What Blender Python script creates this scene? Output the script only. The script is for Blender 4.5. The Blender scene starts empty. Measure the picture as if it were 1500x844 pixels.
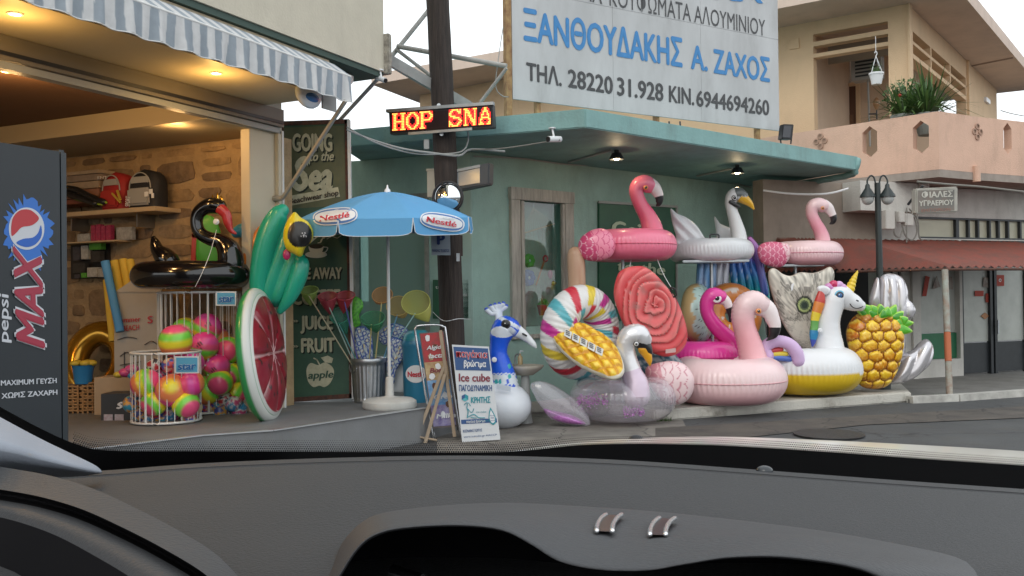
import bpy, bmesh, math, random
from mathutils import Vector as V, Matrix, noise
PI = math.pi
rnd = random.Random(7)
sc = bpy.context.scene
COL = sc.collection
R = math.radians

# ------------------------------------------------------------------ camera
F = 1350.0                      # focal length in pixels of a 1500 px wide frame
EYE = V((0, 0, 1.5))
PITCH, ROLL = math.atan2(13, F), R(0.7)
fw = V((0, math.cos(PITCH), math.sin(PITCH)))
rt = V((1, 0, 0)); up0 = V((0, -math.sin(PITCH), math.cos(PITCH)))
rr = (rt * math.cos(ROLL) - up0 * math.sin(ROLL)); uu = (up0 * math.cos(ROLL) + rt * math.sin(ROLL))
cd = bpy.data.cameras.new('camera'); cam = bpy.data.objects.new('camera', cd); COL.objects.link(cam)
cd.sensor_width = 36; cd.lens = 36 * F / 1500; cd.clip_start = 0.05; cd.clip_end = 2000
m = Matrix((rr, uu, -fw)).transposed().to_4x4(); m.translation = EYE
cam.matrix_world = m
sc.camera = cam

# ------------------------------------------------------------------ light: overcast dusk
w = bpy.data.worlds.new('World'); sc.world = w; w.use_nodes = True
nt = w.node_tree; nt.nodes.clear()
out = nt.nodes.new('ShaderNodeOutputWorld'); bg = nt.nodes.new('ShaderNodeBackground')
sky = nt.nodes.new('ShaderNodeTexSky'); sky.sky_type = 'NISHITA'; sky.sun_disc = False
SUN_EL, SUN_ROT = R(38), R(200)
sky.sun_elevation = SUN_EL; sky.sun_rotation = SUN_ROT; sky.dust_density = 4; sky.air_density = 1.5
bg.inputs['Strength'].default_value = 0.1
# a closed cloud deck: the sky's own blue only thinly mixed into an even pale grey
mx = nt.nodes.new('ShaderNodeMix'); mx.data_type = 'RGBA'
mx.inputs[0].default_value = 0.9
mx.inputs[7].default_value = (12.0, 12.4, 12.9, 1)
nt.links.new(sky.outputs[0], mx.inputs[6]); nt.links.new(mx.outputs[2], bg.inputs[0]); nt.links.new(bg.outputs[0], out.inputs[0])
sl = bpy.data.lights.new('sun', 'SUN'); sl.energy = 0.5; sl.angle = R(25); sl.color = (1, .96, .9)
so = bpy.data.objects.new('sun', sl); COL.objects.link(so)
sd = V((math.sin(SUN_ROT) * math.cos(SUN_EL), math.cos(SUN_ROT) * math.cos(SUN_EL), math.sin(SUN_EL)))
so.rotation_euler = (-sd).to_track_quat('-Z', 'Y').to_euler()
sc.view_settings.view_transform = 'Standard'; sc.view_settings.look = 'None'
sc.view_settings.exposure = 0.35; sc.view_settings.gamma = 1.0
sc.cycles.max_bounces = 8; sc.cycles.transparent_max_bounces = 16; sc.cycles.use_denoising = True
sc.cycles.caustics_reflective = False; sc.cycles.caustics_refractive = False
sc.cycles.sample_clamp_indirect = 6

# ------------------------------------------------------------------ pixel -> place helpers (measuring the photograph)
def ray(px, py):
    return (fw * F + rr * (px - 750) + uu * (422 - py)).normalized()
def W(px, py, Y):
    d = ray(px, py); return EYE + d * (Y / d.y)
def GZ(px, py, z=0.0):
    d = ray(px, py); return EYE + d * ((z - EYE.z) / d.z)
class Pl:
    """a vertical plane: origin o, horizontal direction u (seen left to right), n towards the viewer"""
    def __init__(s, o, u):
        s.o = V((o[0], o[1], 0)); s.u = V((u[0], u[1], 0)).normalized(); s.n = V((s.u.y, -s.u.x, 0))
    def off(s, d): return Pl(s.o + s.n * d, s.u)
    def at(s, px, py):
        d = ray(px, py); return EYE + d * ((s.o - EYE).dot(s.n) / d.dot(s.n))
    def uz(s, px, py):
        p = s.at(px, py); return ((p - s.o).dot(s.u), p.z)
    def q(s, u, z, o=0.0): return s.o + s.u * u + s.n * o + V((0, 0, z))

# ------------------------------------------------------------------ materials
MATS = {}
def mat(name, col=(.5, .5, .5), rough=.6, metal=0.0, var=0.0, vs=4.0, bump=0.0, bs=30.0, emit=None, es=1.0, alpha=1.0, col2=None, vc=False, coat=0.0, stretch=None, thr=None, ior=1.5, dirt=0.0, spec=None, crack=0.0):
    if name in MATS: return MATS[name]
    M = bpy.data.materials.new(name); M.use_nodes = True; t = M.node_tree; b = t.nodes['Principled BSDF']
    L = t.links.new; N = t.nodes.new
    b.inputs['Roughness'].default_value = rough; b.inputs['Metallic'].default_value = metal; b.inputs['IOR'].default_value = ior
    if coat: b.inputs['Coat Weight'].default_value = coat; b.inputs['Coat Roughness'].default_value = .12
    if spec is not None: b.inputs['Specular IOR Level'].default_value = spec
    b.inputs['Base Color'].default_value = (*col, 1)
    tc = N('ShaderNodeTexCoord'); mp = N('ShaderNodeMapping'); L(tc.outputs['Object'], mp.inputs[0])
    if stretch: mp.inputs['Scale'].default_value = stretch
    src = None
    if vc:
        a = N('ShaderNodeVertexColor'); a.layer_name = 'Col'; src = a.outputs[0]
    if var or col2:
        n = N('ShaderNodeTexNoise'); n.inputs['Scale'].default_value = vs; n.inputs['Detail'].default_value = 7; n.inputs['Roughness'].default_value = .62
        L(mp.outputs[0], n.inputs['Vector'])
        r = N('ShaderNodeMapRange'); L(n.outputs['Fac'], r.inputs[0])
        if thr: r.inputs[1].default_value, r.inputs[2].default_value = thr
        else: r.inputs[1].default_value, r.inputs[2].default_value = .3, .7
        mxx = N('ShaderNodeMix'); mxx.data_type = 'RGBA'
        if vc:
            mxx.blend_type = 'MULTIPLY'; mxx.inputs[0].default_value = 1
            L(src, mxx.inputs[6]); g = N('ShaderNodeMapRange'); L(r.outputs[0], g.inputs[0]); g.inputs[3].default_value = 1 - var; g.inputs[4].default_value = 1 + var * .3
            L(g.outputs[0], mxx.inputs[7])
        else:
            c2 = col2 or tuple(c * (1 - var) for c in col)
            mxx.inputs[6].default_value = (*col, 1); mxx.inputs[7].default_value = (*c2, 1); L(r.outputs[0], mxx.inputs[0])
        src = mxx.outputs[2]
    if dirt:
        n = N('ShaderNodeTexNoise'); n.inputs['Scale'].default_value = 1.6; n.inputs['Detail'].default_value = 9; n.inputs['Roughness'].default_value = .7
        mp2 = N('ShaderNodeMapping'); L(tc.outputs['Object'], mp2.inputs[0]); mp2.inputs['Scale'].default_value = (1.6, 1.6, .45)
        L(mp2.outputs[0], n.inputs['Vector'])
        r = N('ShaderNodeMapRange'); L(n.outputs['Fac'], r.inputs[0]); r.inputs[1].default_value, r.inputs[2].default_value = .5, .75
        r.inputs[4].default_value = dirt
        mxx = N('ShaderNodeMix'); mxx.data_type = 'RGBA'; mxx.inputs[7].default_value = (.09, .075, .055, 1)
        if src: L(src, mxx.inputs[6])
        else: mxx.inputs[6].default_value = (*col, 1)
        L(r.outputs[0], mxx.inputs[0]); src = mxx.outputs[2]
    if crack:      # a wandering net of fine dark cracks
        n = N('ShaderNodeTexNoise'); n.inputs['Scale'].default_value = 2.2; n.inputs['Detail'].default_value = 4; L(tc.outputs['Object'], n.inputs['Vector'])
        ad = N('ShaderNodeMixRGB'); ad.blend_type = 'ADD'; ad.inputs[0].default_value = .5; L(tc.outputs['Object'], ad.inputs[1]); L(n.outputs['Color'], ad.inputs[2])
        vo = N('ShaderNodeTexVoronoi'); vo.feature = 'DISTANCE_TO_EDGE'; vo.inputs['Scale'].default_value = crack; L(ad.outputs[0], vo.inputs['Vector'])
        r = N('ShaderNodeMapRange'); L(vo.outputs['Distance'], r.inputs[0]); r.inputs[1].default_value, r.inputs[2].default_value = .001 * crack, .014 * crack; r.inputs[3].default_value, r.inputs[4].default_value = .75, 0
        mxx = N('ShaderNodeMix'); mxx.data_type = 'RGBA'; mxx.inputs[7].default_value = (.02, .02, .02, 1)
        if src: L(src, mxx.inputs[6])
        else: mxx.inputs[6].default_value = (*col, 1)
        L(r.outputs[0], mxx.inputs[0]); src = mxx.outputs[2]
    if src: L(src, b.inputs['Base Color'])
    if bump:
        n = N('ShaderNodeTexNoise'); n.inputs['Scale'].default_value = bs; n.inputs['Detail'].default_value = 5
        L(mp.outputs[0], n.inputs['Vector']); bb = N('ShaderNodeBump'); bb.inputs['Strength'].default_value = bump; bb.inputs['Distance'].default_value = .02
        L(n.outputs['Fac'], bb.inputs['Height']); L(bb.outputs[0], b.inputs['Normal'])
    if emit: b.inputs['Emission Color'].default_value = (*emit, 1); b.inputs['Emission Strength'].default_value = es
    b.inputs['Alpha'].default_value = alpha
    MATS[name] = M; return M
def glassmat(name, tint=(1, 1, 1), refl=.06, rough=.02, haze=0.0, hcol=(.8, .8, .8)):
    """thin sheet: clear transmission with a weak mirror on top"""
    if name in MATS: return MATS[name]
    M = bpy.data.materials.new(name); M.use_nodes = True; t = M.node_tree; t.nodes.clear(); L = t.links.new; N = t.nodes.new
    o = N('ShaderNodeOutputMaterial'); tr = N('ShaderNodeBsdfTransparent'); tr.inputs[0].default_value = (*tint, 1)
    gl = N('ShaderNodeBsdfGlossy'); gl.inputs['Roughness'].default_value = rough
    fr = N('ShaderNodeFresnel'); fr.inputs[0].default_value = 1.45
    mt = N('ShaderNodeMath'); mt.operation = 'MULTIPLY'; mt.inputs[1].default_value = refl / .04; L(fr.outputs[0], mt.inputs[0])
    cl = N('ShaderNodeClamp'); L(mt.outputs[0], cl.inputs[0])
    gm = N('ShaderNodeNewGeometry'); fb_ = N('ShaderNodeMath'); fb_.operation = 'SUBTRACT'; fb_.inputs[0].default_value = 1; L(gm.outputs['Backfacing'], fb_.inputs[1])
    ff = N('ShaderNodeMath'); ff.operation = 'MULTIPLY'; L(cl.outputs[0], ff.inputs[0]); L(fb_.outputs[0], ff.inputs[1])   # the outer face mirrors, the inner face of the same sheet does not
    a = N('ShaderNodeMixShader'); L(ff.outputs[0], a.inputs[0]); L(tr.outputs[0], a.inputs[1]); L(gl.outputs[0], a.inputs[2])
    last = a.outputs[0]
    if haze:
        df = N('ShaderNodeBsdfPrincipled'); df.inputs['Base Color'].default_value = (*hcol, 1); df.inputs['Roughness'].default_value = .35
        h = N('ShaderNodeMixShader'); h.inputs[0].default_value = haze; L(last, h.inputs[1]); L(df.outputs[0], h.inputs[2]); last = h.outputs[0]
    L(last, o.inputs[0]); MATS[name] = M; return M

# ------------------------------------------------------------------ objects
ROOT = {}
def setp(o, label=None, cat=None, group=None, kind=None):
    if label: o['label'] = label
    if cat: o['category'] = cat
    if group: o['group'] = group
    if kind: o['kind'] = kind
    return o
def thing(name, label, cat, loc=(0, 0, 0), group=None):
    o = bpy.data.objects.new(name, None); COL.objects.link(o); o.location = loc; o.empty_display_size = .1
    ROOT[o.name] = V(loc); return setp(o, label, cat, group)
def wloc(o):
    p = V((0, 0, 0))
    while o: p = p + V(o.location); o = o.parent
    return p
def cat_r(pts, n=6, closed=False):
    """Catmull-Rom through tuples/vectors of any length"""
    P = [tuple(p) for p in pts]; N = len(P); o = []
    segs = N if closed else N - 1
    for i in range(segs):
        g = (lambda k: P[k % N]) if closed else (lambda k: P[max(0, min(N - 1, k))])
        a, b, c, d = g(i - 1), g(i), g(i + 1), g(i + 2)
        for j in range(n):
            t = j / n
            o.append(tuple(.5 * (2 * b[k] + (c[k] - a[k]) * t + (2 * a[k] - 5 * b[k] + 4 * c[k] - d[k]) * t * t + (3 * b[k] - a[k] - 3 * c[k] + d[k]) * t ** 3) for k in range(len(b))))
    if not closed: o.append(P[-1])
    return o
class MB:
    def __init__(s): s.v = []; s.f = []; s.c = []; s.hc = False; s.mi = []; s.cm = 0
    def vert(s, p, c=None):
        s.v.append(V(p)); s.c.append(c or (1, 1, 1)); s.hc = s.hc or (c is not None); return len(s.v) - 1
    def face(s, *i): s.f.append(tuple(i)); s.mi.append(s.cm)
    def poly(s, pts, c=None): s.face(*[s.vert(p, c) for p in pts])
    def hexa(s, P, c=None):
        """P: 8 corners, bottom ring then top ring"""
        i = [s.vert(p, c) for p in P]
        for f in ((3, 2, 1, 0), (4, 5, 6, 7), (0, 1, 5, 4), (1, 2, 6, 5), (2, 3, 7, 6), (3, 0, 4, 7)): s.face(*[i[k] for k in f])
    def box(s, a, b, c=None):
        (x0, y0, z0), (x1, y1, z1) = a, b
        s.hexa([(x0, y0, z0), (x1, y0, z0), (x1, y1, z0), (x0, y1, z0), (x0, y0, z1), (x1, y0, z1), (x1, y1, z1), (x0, y1, z1)], c)
    def obox(s, ctr, X, Y, Z, c=None):
        """oriented box from centre and three half-axis vectors"""
        ctr = V(ctr); P = []
        for z in (-1, 1):
            for x, y in ((-1, -1), (1, -1), (1, 1), (-1, 1)): P.append(ctr + X * x + Y * y + Z * z)
        s.hexa(P, c)
    def pbox(s, pl, u0, u1, z0, z1, o0, o1, c=None):
        s.hexa([pl.q(u0, z0, o1), pl.q(u1, z0, o1), pl.q(u1, z0, o0), pl.q(u0, z0, o0), pl.q(u0, z1, o1), pl.q(u1, z1, o1), pl.q(u1, z1, o0), pl.q(u0, z1, o0)], c)
    def prism(s, pts, d, c=None):
        """extrude planar polygon by vector d"""
        d = V(d); n = len(pts); a = [s.vert(p, c) for p in pts]; b = [s.vert(V(p) + d, c) for p in pts]
        s.face(*a); s.face(*reversed(b))
        for i in range(n): j = (i + 1) % n; s.face(a[j], a[i], b[i], b[j])
    def tube(s, path, rad, seg=12, closed=False, smooth=5, flat=1.0, upv=None, colfn=None, cap=True, pucker=None):
        """path: 3-D points; rad: number or list; flat: second radius / first (along the frame's side vector)"""
        n0 = len(path); rads = rad if isinstance(rad, (list, tuple)) else [rad] * n0
        P = [tuple(V(p)) + (rads[i],) for i, p in enumerate(path)]
        if smooth > 1: P = cat_r(P, smooth, closed)
        pts = [V(p[:3]) for p in P]; rs = [max(p[3], 1e-4) for p in P]
        n = len(pts)
        T = []
        for i in range(n):
            a = pts[(i - 1) % n] if (closed or i > 0) else pts[i]; b = pts[(i + 1) % n] if (closed or i < n - 1) else pts[i]
            T.append((b - a).normalized() if (b - a).length > 1e-9 else V((0, 0, 1)))
        if upv is None:
            upv = V((0, 1, 0)) if abs(T[0].y) < .8 else V((1, 0, 0))
        rings = []
        def ring(p, t, S, r, k):
            A = S; B = t.cross(S).normalized(); row = []
            for q in range(seg):
                th = 2 * PI * q / seg; rq = r
                if pucker: rq = r * pucker(k, th)
                pos = p + A * (math.cos(th) * rq * flat) + B * (math.sin(th) * rq)
                row.append(s.vert(pos, colfn(pos, k, th) if colfn else None))
            rings.append(row)
        S = V(upv); 
        for i in range(n):
            S = (S - T[i] * S.dot(T[i])); S = S.normalized() if S.length > 1e-6 else T[i].orthogonal().normalized()
            if i == 0 and cap and not closed:
                for a in (80, 60, 35): ring(pts[0] - T[0] * rs[0] * math.sin(R(a)) * .9, T[0], S, rs[0] * math.cos(R(a)), 0)
            ring(pts[i], T[i], S, rs[i], i / max(1, n - (0 if closed else 1)))
            if i == n - 1 and cap and not closed:
                for a in (35, 60, 80): ring(pts[i] + T[i] * rs[i] * math.sin(R(a)) * .9, T[i], S, rs[i] * math.cos(R(a)), 1)
            if upv is not None: S = V(upv)
        m = len(rings)
        for i in range(m if closed else m - 1):
            a, b = rings[i], rings[(i + 1) % m]
            for q in range(seg): k = (q + 1) % seg; s.face(a[q], a[k], b[k], b[q])
        if not closed and cap: s.face(*reversed(rings[0])); s.face(*rings[-1])
        return s
    def rod(s, a, b, r, seg=8, r2=None, c=None):
        a, b = V(a), V(b); t = (b - a).normalized(); A = t.orthogonal().normalized(); B = t.cross(A); r2 = r if r2 is None else r2
        x = [s.vert(a + A * math.cos(2 * PI * k / seg) * r + B * math.sin(2 * PI * k / seg) * r, c) for k in range(seg)]
        y = [s.vert(b + A * math.cos(2 * PI * k / seg) * r2 + B * math.sin(2 * PI * k / seg) * r2, c) for k in range(seg)]
        for k in range(seg): j = (k + 1) % seg; s.face(x[k], x[j], y[j], y[k])
        s.face(*reversed(x)); s.face(*y); return s
    def rods(s, pts, r, seg=6):
        for a, b in zip(pts, pts[1:]): s.rod(a, b, r, seg)
        return s
    def lathe(s, ctr, prof, seg=32, ax=None, colfn=None, capends=False):
        """prof: (radius, height) pairs; ax: 3x3 columns X,Y,Z"""
        ctr = V(ctr); X, Y, Z = ax or (V((1, 0, 0)), V((0, 1, 0)), V((0, 0, 1))); rows = []
        for r, h in prof:
            row = []
            for k in range(seg):
                a = 2 * PI * k / seg; p = ctr + X * math.cos(a) * r + Y * math.sin(a) * r + Z * h
                row.append(s.vert(p, colfn(p, a, h) if colfn else None))
            rows.append(row)
        for a, b in zip(rows, rows[1:]):
            for k in range(seg): j = (k + 1) % seg; s.face(a[k], a[j], b[j], b[k])
        if capends: s.face(*reversed(rows[0])); s.face(*rows[-1])
        return s
    def ball(s, ctr, rx, ry=None, rz=None, seg=16, rings=10, colfn=None, ax=None):
        ry = rx if ry is None else ry; rz = rx if rz is None else rz; ctr = V(ctr); X, Y, Z = ax or (V((1, 0, 0)), V((0, 1, 0)), V((0, 0, 1)))
        rows = []
        for i in range(rings + 1):
            ph = PI * i / rings; row = []
            for k in range(seg):
                a = 2 * PI * k / seg; l = (math.sin(ph) * math.cos(a), math.sin(ph) * math.sin(a), math.cos(ph))
                p = ctr + X * l[0] * rx + Y * l[1] * ry + Z * l[2] * rz
                row.append(s.vert(p, colfn(V(l)) if colfn else None))
            rows.append(row)
        for a, b in zip(rows, rows[1:]):
            for k in range(seg): j = (k + 1) % seg; s.face(a[k], b[k], b[j], a[j])
        return s
    def pad(s, bnd, ctr, N, T, rings=10, p=2.5, back=1.0, colfn=None, hfn=None, dome=0.0):
        """puffed cushion: bnd = closed list of 3-D points round ctr, N = front normal, T = half thickness"""
        bnd = [V(b) for b in bnd]; ctr = V(ctr); N = V(N).normalized(); n = len(bnd)
        for side in (1, -1):
            rows = []
            for i in range(rings + 1):
                r = math.sin(PI / 2 * i / rings) if p > 1 else i / rings; row = []
                h = T * (1 - r ** p) ** .5 if r < 1 else 0
                for k in range(n):
                    base = ctr + (bnd[k] - ctr) * r
                    hh = h * (1 if side > 0 else back)
                    if hfn and side > 0: hh = max(hh + hfn(base, r, k / n) * (1 if r < 1 else 0), 0 if r < 1 else 0)
                    pos = base + N * (hh * side)
                    row.append(s.vert(pos, colfn(base, r, k / n, side) if colfn else None))
                rows.append(row)
            for a, b in zip(rows, rows[1:]):
                for k in range(n):
                    j = (k + 1) % n
                    if side > 0: s.face(a[k], a[j], b[j], b[k])
                    else: s.face(a[j], a[k], b[k], b[j])
        return s
    def sub(s, o):
        k = len(s.v); s.v += o.v; s.c += o.c; s.f += [tuple(i + k for i in f) for f in o.f]; s.mi += o.mi; s.hc |= o.hc
    def build(s, name, material, parent=None, smooth=False, bevel=0.0, mats=None, **kw):
        org = wloc(parent) if parent else V((0, 0, 0))
        if not parent and len(s.v):
            org = sum(s.v, V((0, 0, 0))) / len(s.v); org.z = min(p.z for p in s.v)
            if kw.get('kind') == 'structure': org = V((0, 0, 0))
        me = bpy.data.meshes.new(name); me.from_pydata([tuple(p - org) for p in s.v], [], s.f)
        if s.hc:
            a = me.color_attributes.new('Col', 'FLOAT_COLOR', 'POINT'); buf = []
            for c in s.c: buf += [c[0], c[1], c[2], 1.0]
            a.data.foreach_set('color', buf)
        for M in (mats or [material]): me.materials.append(M)
        if mats: me.polygons.foreach_set('material_index', s.mi)
        bm = bmesh.new(); bm.from_mesh(me); bmesh.ops.remove_doubles(bm, verts=bm.verts, dist=1e-5)
        bmesh.ops.recalc_face_normals(bm, faces=bm.faces)
        if bevel:
            bmesh.ops.bevel(bm, geom=[e for e in bm.edges if len(e.link_faces) == 2 and e.calc_face_angle(0) > .5], offset=bevel, segments=2, affect='EDGES', clamp_overlap=True)
        bm.to_mesh(me); bm.free()
        if smooth:
            me.polygons.foreach_set('use_smooth', [True] * len(me.polygons))
            if smooth != 'all': me.set_sharp_from_angle(angle=R(50))
        me.update()
        o = bpy.data.objects.new(name, me); COL.objects.link(o); o.parent = parent
        if not parent: o.location = org
        setp(o, kw.get('label'), kw.get('cat'), kw.get('group'), kw.get('kind'))
        return o
def fromp(pl, pts, o=0.0):
    q = pl.off(o) if o else pl
    return [q.at(*p) for p in pts]
# ------------------------------------------------------------------ lettering
_cap = {}
def text_mb(s, bold=0.0, space=1.0, res=3):
    s = s.translate(str.maketrans('ΑΒΕΖΗΙΚΜΝΟΡΤΥΧο', 'ABEZHIKMNOPTYXo'))
    cu = bpy.data.curves.new('t', 'FONT'); cu.body = s; cu.size = 1; cu.offset = bold; cu.space_character = space; cu.resolution_u = res
    ob = bpy.data.objects.new('t', cu); COL.objects.link(ob)
    dg = bpy.context.evaluated_depsgraph_get(); dg.update()
    me = bpy.data.meshes.new_from_object(ob.evaluated_get(dg)); bpy.data.objects.remove(ob); bpy.data.curves.remove(cu)
    vs = [v.co.copy() for v in me.vertices]; fs = [tuple(p.vertices) for p in me.polygons]; bpy.data.meshes.remove(me)
    return vs, fs
def text(s, BL, BR, TL, material, parent, name='lettering', bold=.0, thick=.003, shear=0.0, cap=.73, space=1.0, arc=0.0, nrm=None):
    """fit a line of text: baseline BL-BR, cap height BL-TL (world points)"""
    v0, f0 = text_mb(s, 0.0, space)
    if not v0: return None
    vs, fs = [], []      # heavier strokes: the outline laid again, a hair to each side
    offs = [(0, 0)] if bold <= 0 else [(-bold, 0), (bold, 0), (0, bold * .6), (0, -bold * .6), (0, 0)]
    for q, (ox, oy) in enumerate(offs):
        k0 = len(vs); vs += [V((v.x + ox, v.y + oy, q * .0004)) for v in v0]; fs += [tuple(i + k0 for i in f) for f in f0]
    x0 = min(v.x for v in vs); x1 = max(v.x for v in vs); BL, BR, TL = V(BL), V(BR), V(TL); X = BR - BL; Z = TL - BL
    n = X.cross(Z).normalized() * thick if nrm is None else V(nrm) * thick
    mb = MB()
    for v in vs:
        a = (v.x - x0) / (x1 - x0); b = v.y / cap
        mb.vert(BL + X * a + Z * (b + arc * 4 * a * (1 - a)) + X.normalized() * (shear * b * Z.length) + n * (1 + v.z / max(thick, 1e-4)))
    for f in fs: mb.face(*f)
    org = wloc(parent)
    me = bpy.data.meshes.new(name); me.from_pydata([tuple(p - org) for p in mb.v], [], mb.f); me.materials.append(material); me.update()
    o = bpy.data.objects.new(name, me); COL.objects.link(o); o.parent = parent; return o
def ptext(s, pl, x0, y0, x1, y1, h, material, parent, off=.004, **k):
    q = pl.off(off); BL, BR, TL = q.at(x0, y0), q.at(x1, y1), q.at(x0, y0 - h)
    TL = BL + V((0, 0, TL.z - BL.z))
    return text(s, BL, BR, TL, material, parent, **k)
def quad(pl, pts, material, parent, name='panel', off=.003, th=.004):
    mb = MB(); P = fromp(pl, pts, off); mb.prism(P, -pl.n * th); return mb.build(name, material, parent)
def clone(root, loc, label=None, group=None, rot=None):
    r = root.copy(); COL.objects.link(r); r.location = loc
    if rot: r.rotation_euler = rot
    if label: r['label'] = label
    if group: r['group'] = group
    for ch in list(root.children):
        c = ch.copy(); COL.objects.link(c); c.parent = r
        for g in list(ch.children):
            d = g.copy(); COL.objects.link(d); d.parent = c
    return r
def lerp(a, b, t): return tuple(x + (y - x) * t for x, y in zip(a, b))
def sstep(a, b, x): t = max(0, min(1, (x - a) / (b - a))) if a != b else float(x > a); return t * t * (3 - 2 * t)
def nz(x, y=0, z=0): return noise.noise(V((x, y, z)))
# ================================================================== SETTING
white = mat('white_paint', (.74, .74, .72), .55, var=.12, vs=6)
cream = mat('cream_render', (.62, .57, .46), .8, var=.12, vs=3, bump=.15, bs=40, dirt=.12)
teal = mat('teal_render', (.36, .54, .48), .8, var=.2, vs=2.2, bump=.3, bs=45, dirt=.3)
teal2 = mat('teal_trim', (.225, .405, .395), .6, var=.2, vs=3, bump=.2, bs=30, dirt=.4)
tealp = mat('pale_teal_render', (.42, .58, .53), .75, var=.1, vs=2, bump=.2, bs=40, dirt=.1)
steel = mat('galvanised', (.5, .52, .54), .38, 1.0, var=.25, vs=9)
dmetal = mat('dark_metal', (.03, .035, .04), .45, var=.3, vs=9)
greyp = mat('grey_paint', (.36, .37, .36), .5, var=.15)
black = mat('black_plastic', (.012, .012, .014), .4)
whitep = mat('white_plastic', (.75, .76, .78), .35)
wood = mat('weathered_wood', (.56, .54, .48), .85, col2=(.30, .29, .26), vs=5, bump=.5, bs=14, stretch=(4, 4, .5))

# ---- ground
def flat(name, pts, z, m, kind='structure', parent=None, th=0.0):
    mb = MB()
    if th: mb.prism([(p[0], p[1], z - th) for p in pts], (0, 0, th))
    else: mb.poly([(p[0], p[1], z) for p in pts])
    return mb.build(name, m, parent, kind=kind)
asph = mat('asphalt', (.085, .088, .09), .8, col2=(.05, .052, .055), vs=.9, bump=.7, bs=110, dirt=.35, crack=.55)
flat('street', [(-300, -100), (300, -100), (300, 500), (-300, 500)], 0, asph)
apron = mat('worn_concrete', (.27, .25, .22), .85, col2=(.12, .11, .1), vs=1.7, bump=.6, bs=70, dirt=.45, crack=.9)
flat('concrete_apron', [GZ(640, 700), GZ(880, 647), GZ(1010, 636), GZ(1000, 616), GZ(760, 585), GZ(640, 585)], .004, apron)
patchm = mat('old_tarmac', (.12, .105, .09), .85, col2=(.055, .05, .048), vs=2.2, bump=.7, bs=90, dirt=.4, crack=1.1)
flat('tarmac_patch', [GZ(960, 628), GZ(1500, 596), GZ(1700, 594), GZ(1700, 612), GZ(1500, 613), GZ(1270, 623), GZ(1100, 641), GZ(960, 645)], .008, patchm)
mb = MB(); c = GZ(1214, 636, .016); mb.lathe((c.x, c.y, .010), [(.36, 0), (.36, .012), (.0, .012)], 28); mb.build('manhole_cover', mat('cast_iron', (.05, .05, .052), .5, .6, var=.3, vs=30, bump=.6, bs=60), smooth=True, label='round cast iron manhole cover in the tarmac in front of the unicorn', cat='manhole cover')

# ---- planes of the place
FAC = Pl((-2.5, 9.8), (.434, .901))
STW = Pl((-2.5, 9.8), (.901, -.434))
SOF = 3.35
t0, t1 = GZ(691, 223, SOF), GZ(1112, 274, SOF)
TW = Pl(t0, t1 - t0); TWL = (t1 - t0).length
TL = Pl(t0, (.933, -.359))
PZ = .35                                              # shop platform height

# ================================================================== platform of the left shop
plat = mat('grey_platform', (.19, .195, .2), .6, var=.22, vs=1.6, bump=.15, bs=60, dirt=.3)
e = [GZ(622, 598, PZ), GZ(400, 631, PZ), GZ(298, 638, PZ), GZ(150, 656, PZ), GZ(-250, 700, PZ)]
inner = [FAC.q(-9, 0, -1), FAC.q(-9, 0, -5.2), FAC.q(2.2, 0, -5.2), V((-1.6, 11.9, 0)), V((-.35, 11.2, 0))]
mb = MB(); mb.prism([(p.x, p.y, 0.0) for p in e + inner], (0, 0, PZ)); plo = mb.build('shop_platform', plat, kind='structure')
mb = MB()
for a, b in zip(e, e[1:]):
    d = (b - a).normalized(); mb.obox((a + b) / 2 + V((0, 0, .004)) , (b - a) / 2, V((-d.y, d.x, 0)) * .018, V((0, 0, .006)))
mb.build('edge_trim', mat('aluminium_trim', (.62, .63, .64), .35, .9), plo, kind='structure')
# tile joints on the platform face nearest the street

# ================================================================== left shop building
shop = thing('beach_shop', 'cream beach shop building with open front, stone wall inside and striped awning box', 'building', (-2.5, 9.8, 0))
UE = FAC.uz(565, 104)[0]
cz = 3.95
# upper wall (front face 0.96 m out from the opening)
Q = FAC.off(.96); ur = Q.uz(562, 60)[0]
mb = MB(); mb.pbox(FAC, -12, ur, cz, 8.5, -5, .96); mb.build('upper_wall', cream, shop)
mb = MB(); mb.pbox(FAC, ur + .002, ur + .07, cz - .02, cz + .42, .35, 1.02); mb.build('slab_end', mat('flaking_render', (.4, .37, .31), .9, col2=(.16, .14, .12), vs=14, bump=.6, bs=30), shop, bevel=.01)
mb = MB(); mb.pbox(FAC, -12, ur, cz - .06, cz - .003, -.1, .94); mb.build('soffit_board', mat('dark_green_paint', (.035, .07, .055), .6), shop)
ub = FAC.off(.9).uz(483, 148)[0]
lit = mat('fascia_cream', (.62, .52, .36), .5, var=.05)
mb = MB(); mb.pbox(FAC, -12, ub, 3.52, cz - .065, .02, .9); mb.build('awning_box', lit, shop)
# recessed front of the box: shade strip, track and frame
mb = MB(); mb.pbox(FAC, -12, .02, 3.33, 3.515, .02, .10); mb.build('door_track', mat('bronze_frame', (.17, .15, .125), .45, var=.1), shop)
mb = MB(); mb.pbox(FAC, -12, 0, 3.27, 3.325, -.04, .06); mb.build('head_frame', greyp, shop)
mb = MB(); mb.pbox(FAC, -12, .01, 3.36, 3.39, .102, .112); mb.build('track_groove', black, shop)
ja, jb = FAC.uz(366, 250)[0], FAC.uz(407, 250)[0]
mb = MB(); mb.pbox(FAC, ja, jb, PZ, 3.268, -.12, .0); mb.pbox(FAC, jb - .05, jb, PZ, 3.268, .002, .05); mb.build('door_jamb', mat('jamb_cream', (.58, .52, .4), .6, var=.06), shop, bevel=.004)
mb = MB(); mb.pbox(FAC, jb + .002, jb + .03, PZ, 3.3, .0, .06); mb.build('jamb_trim', white, shop)
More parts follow.
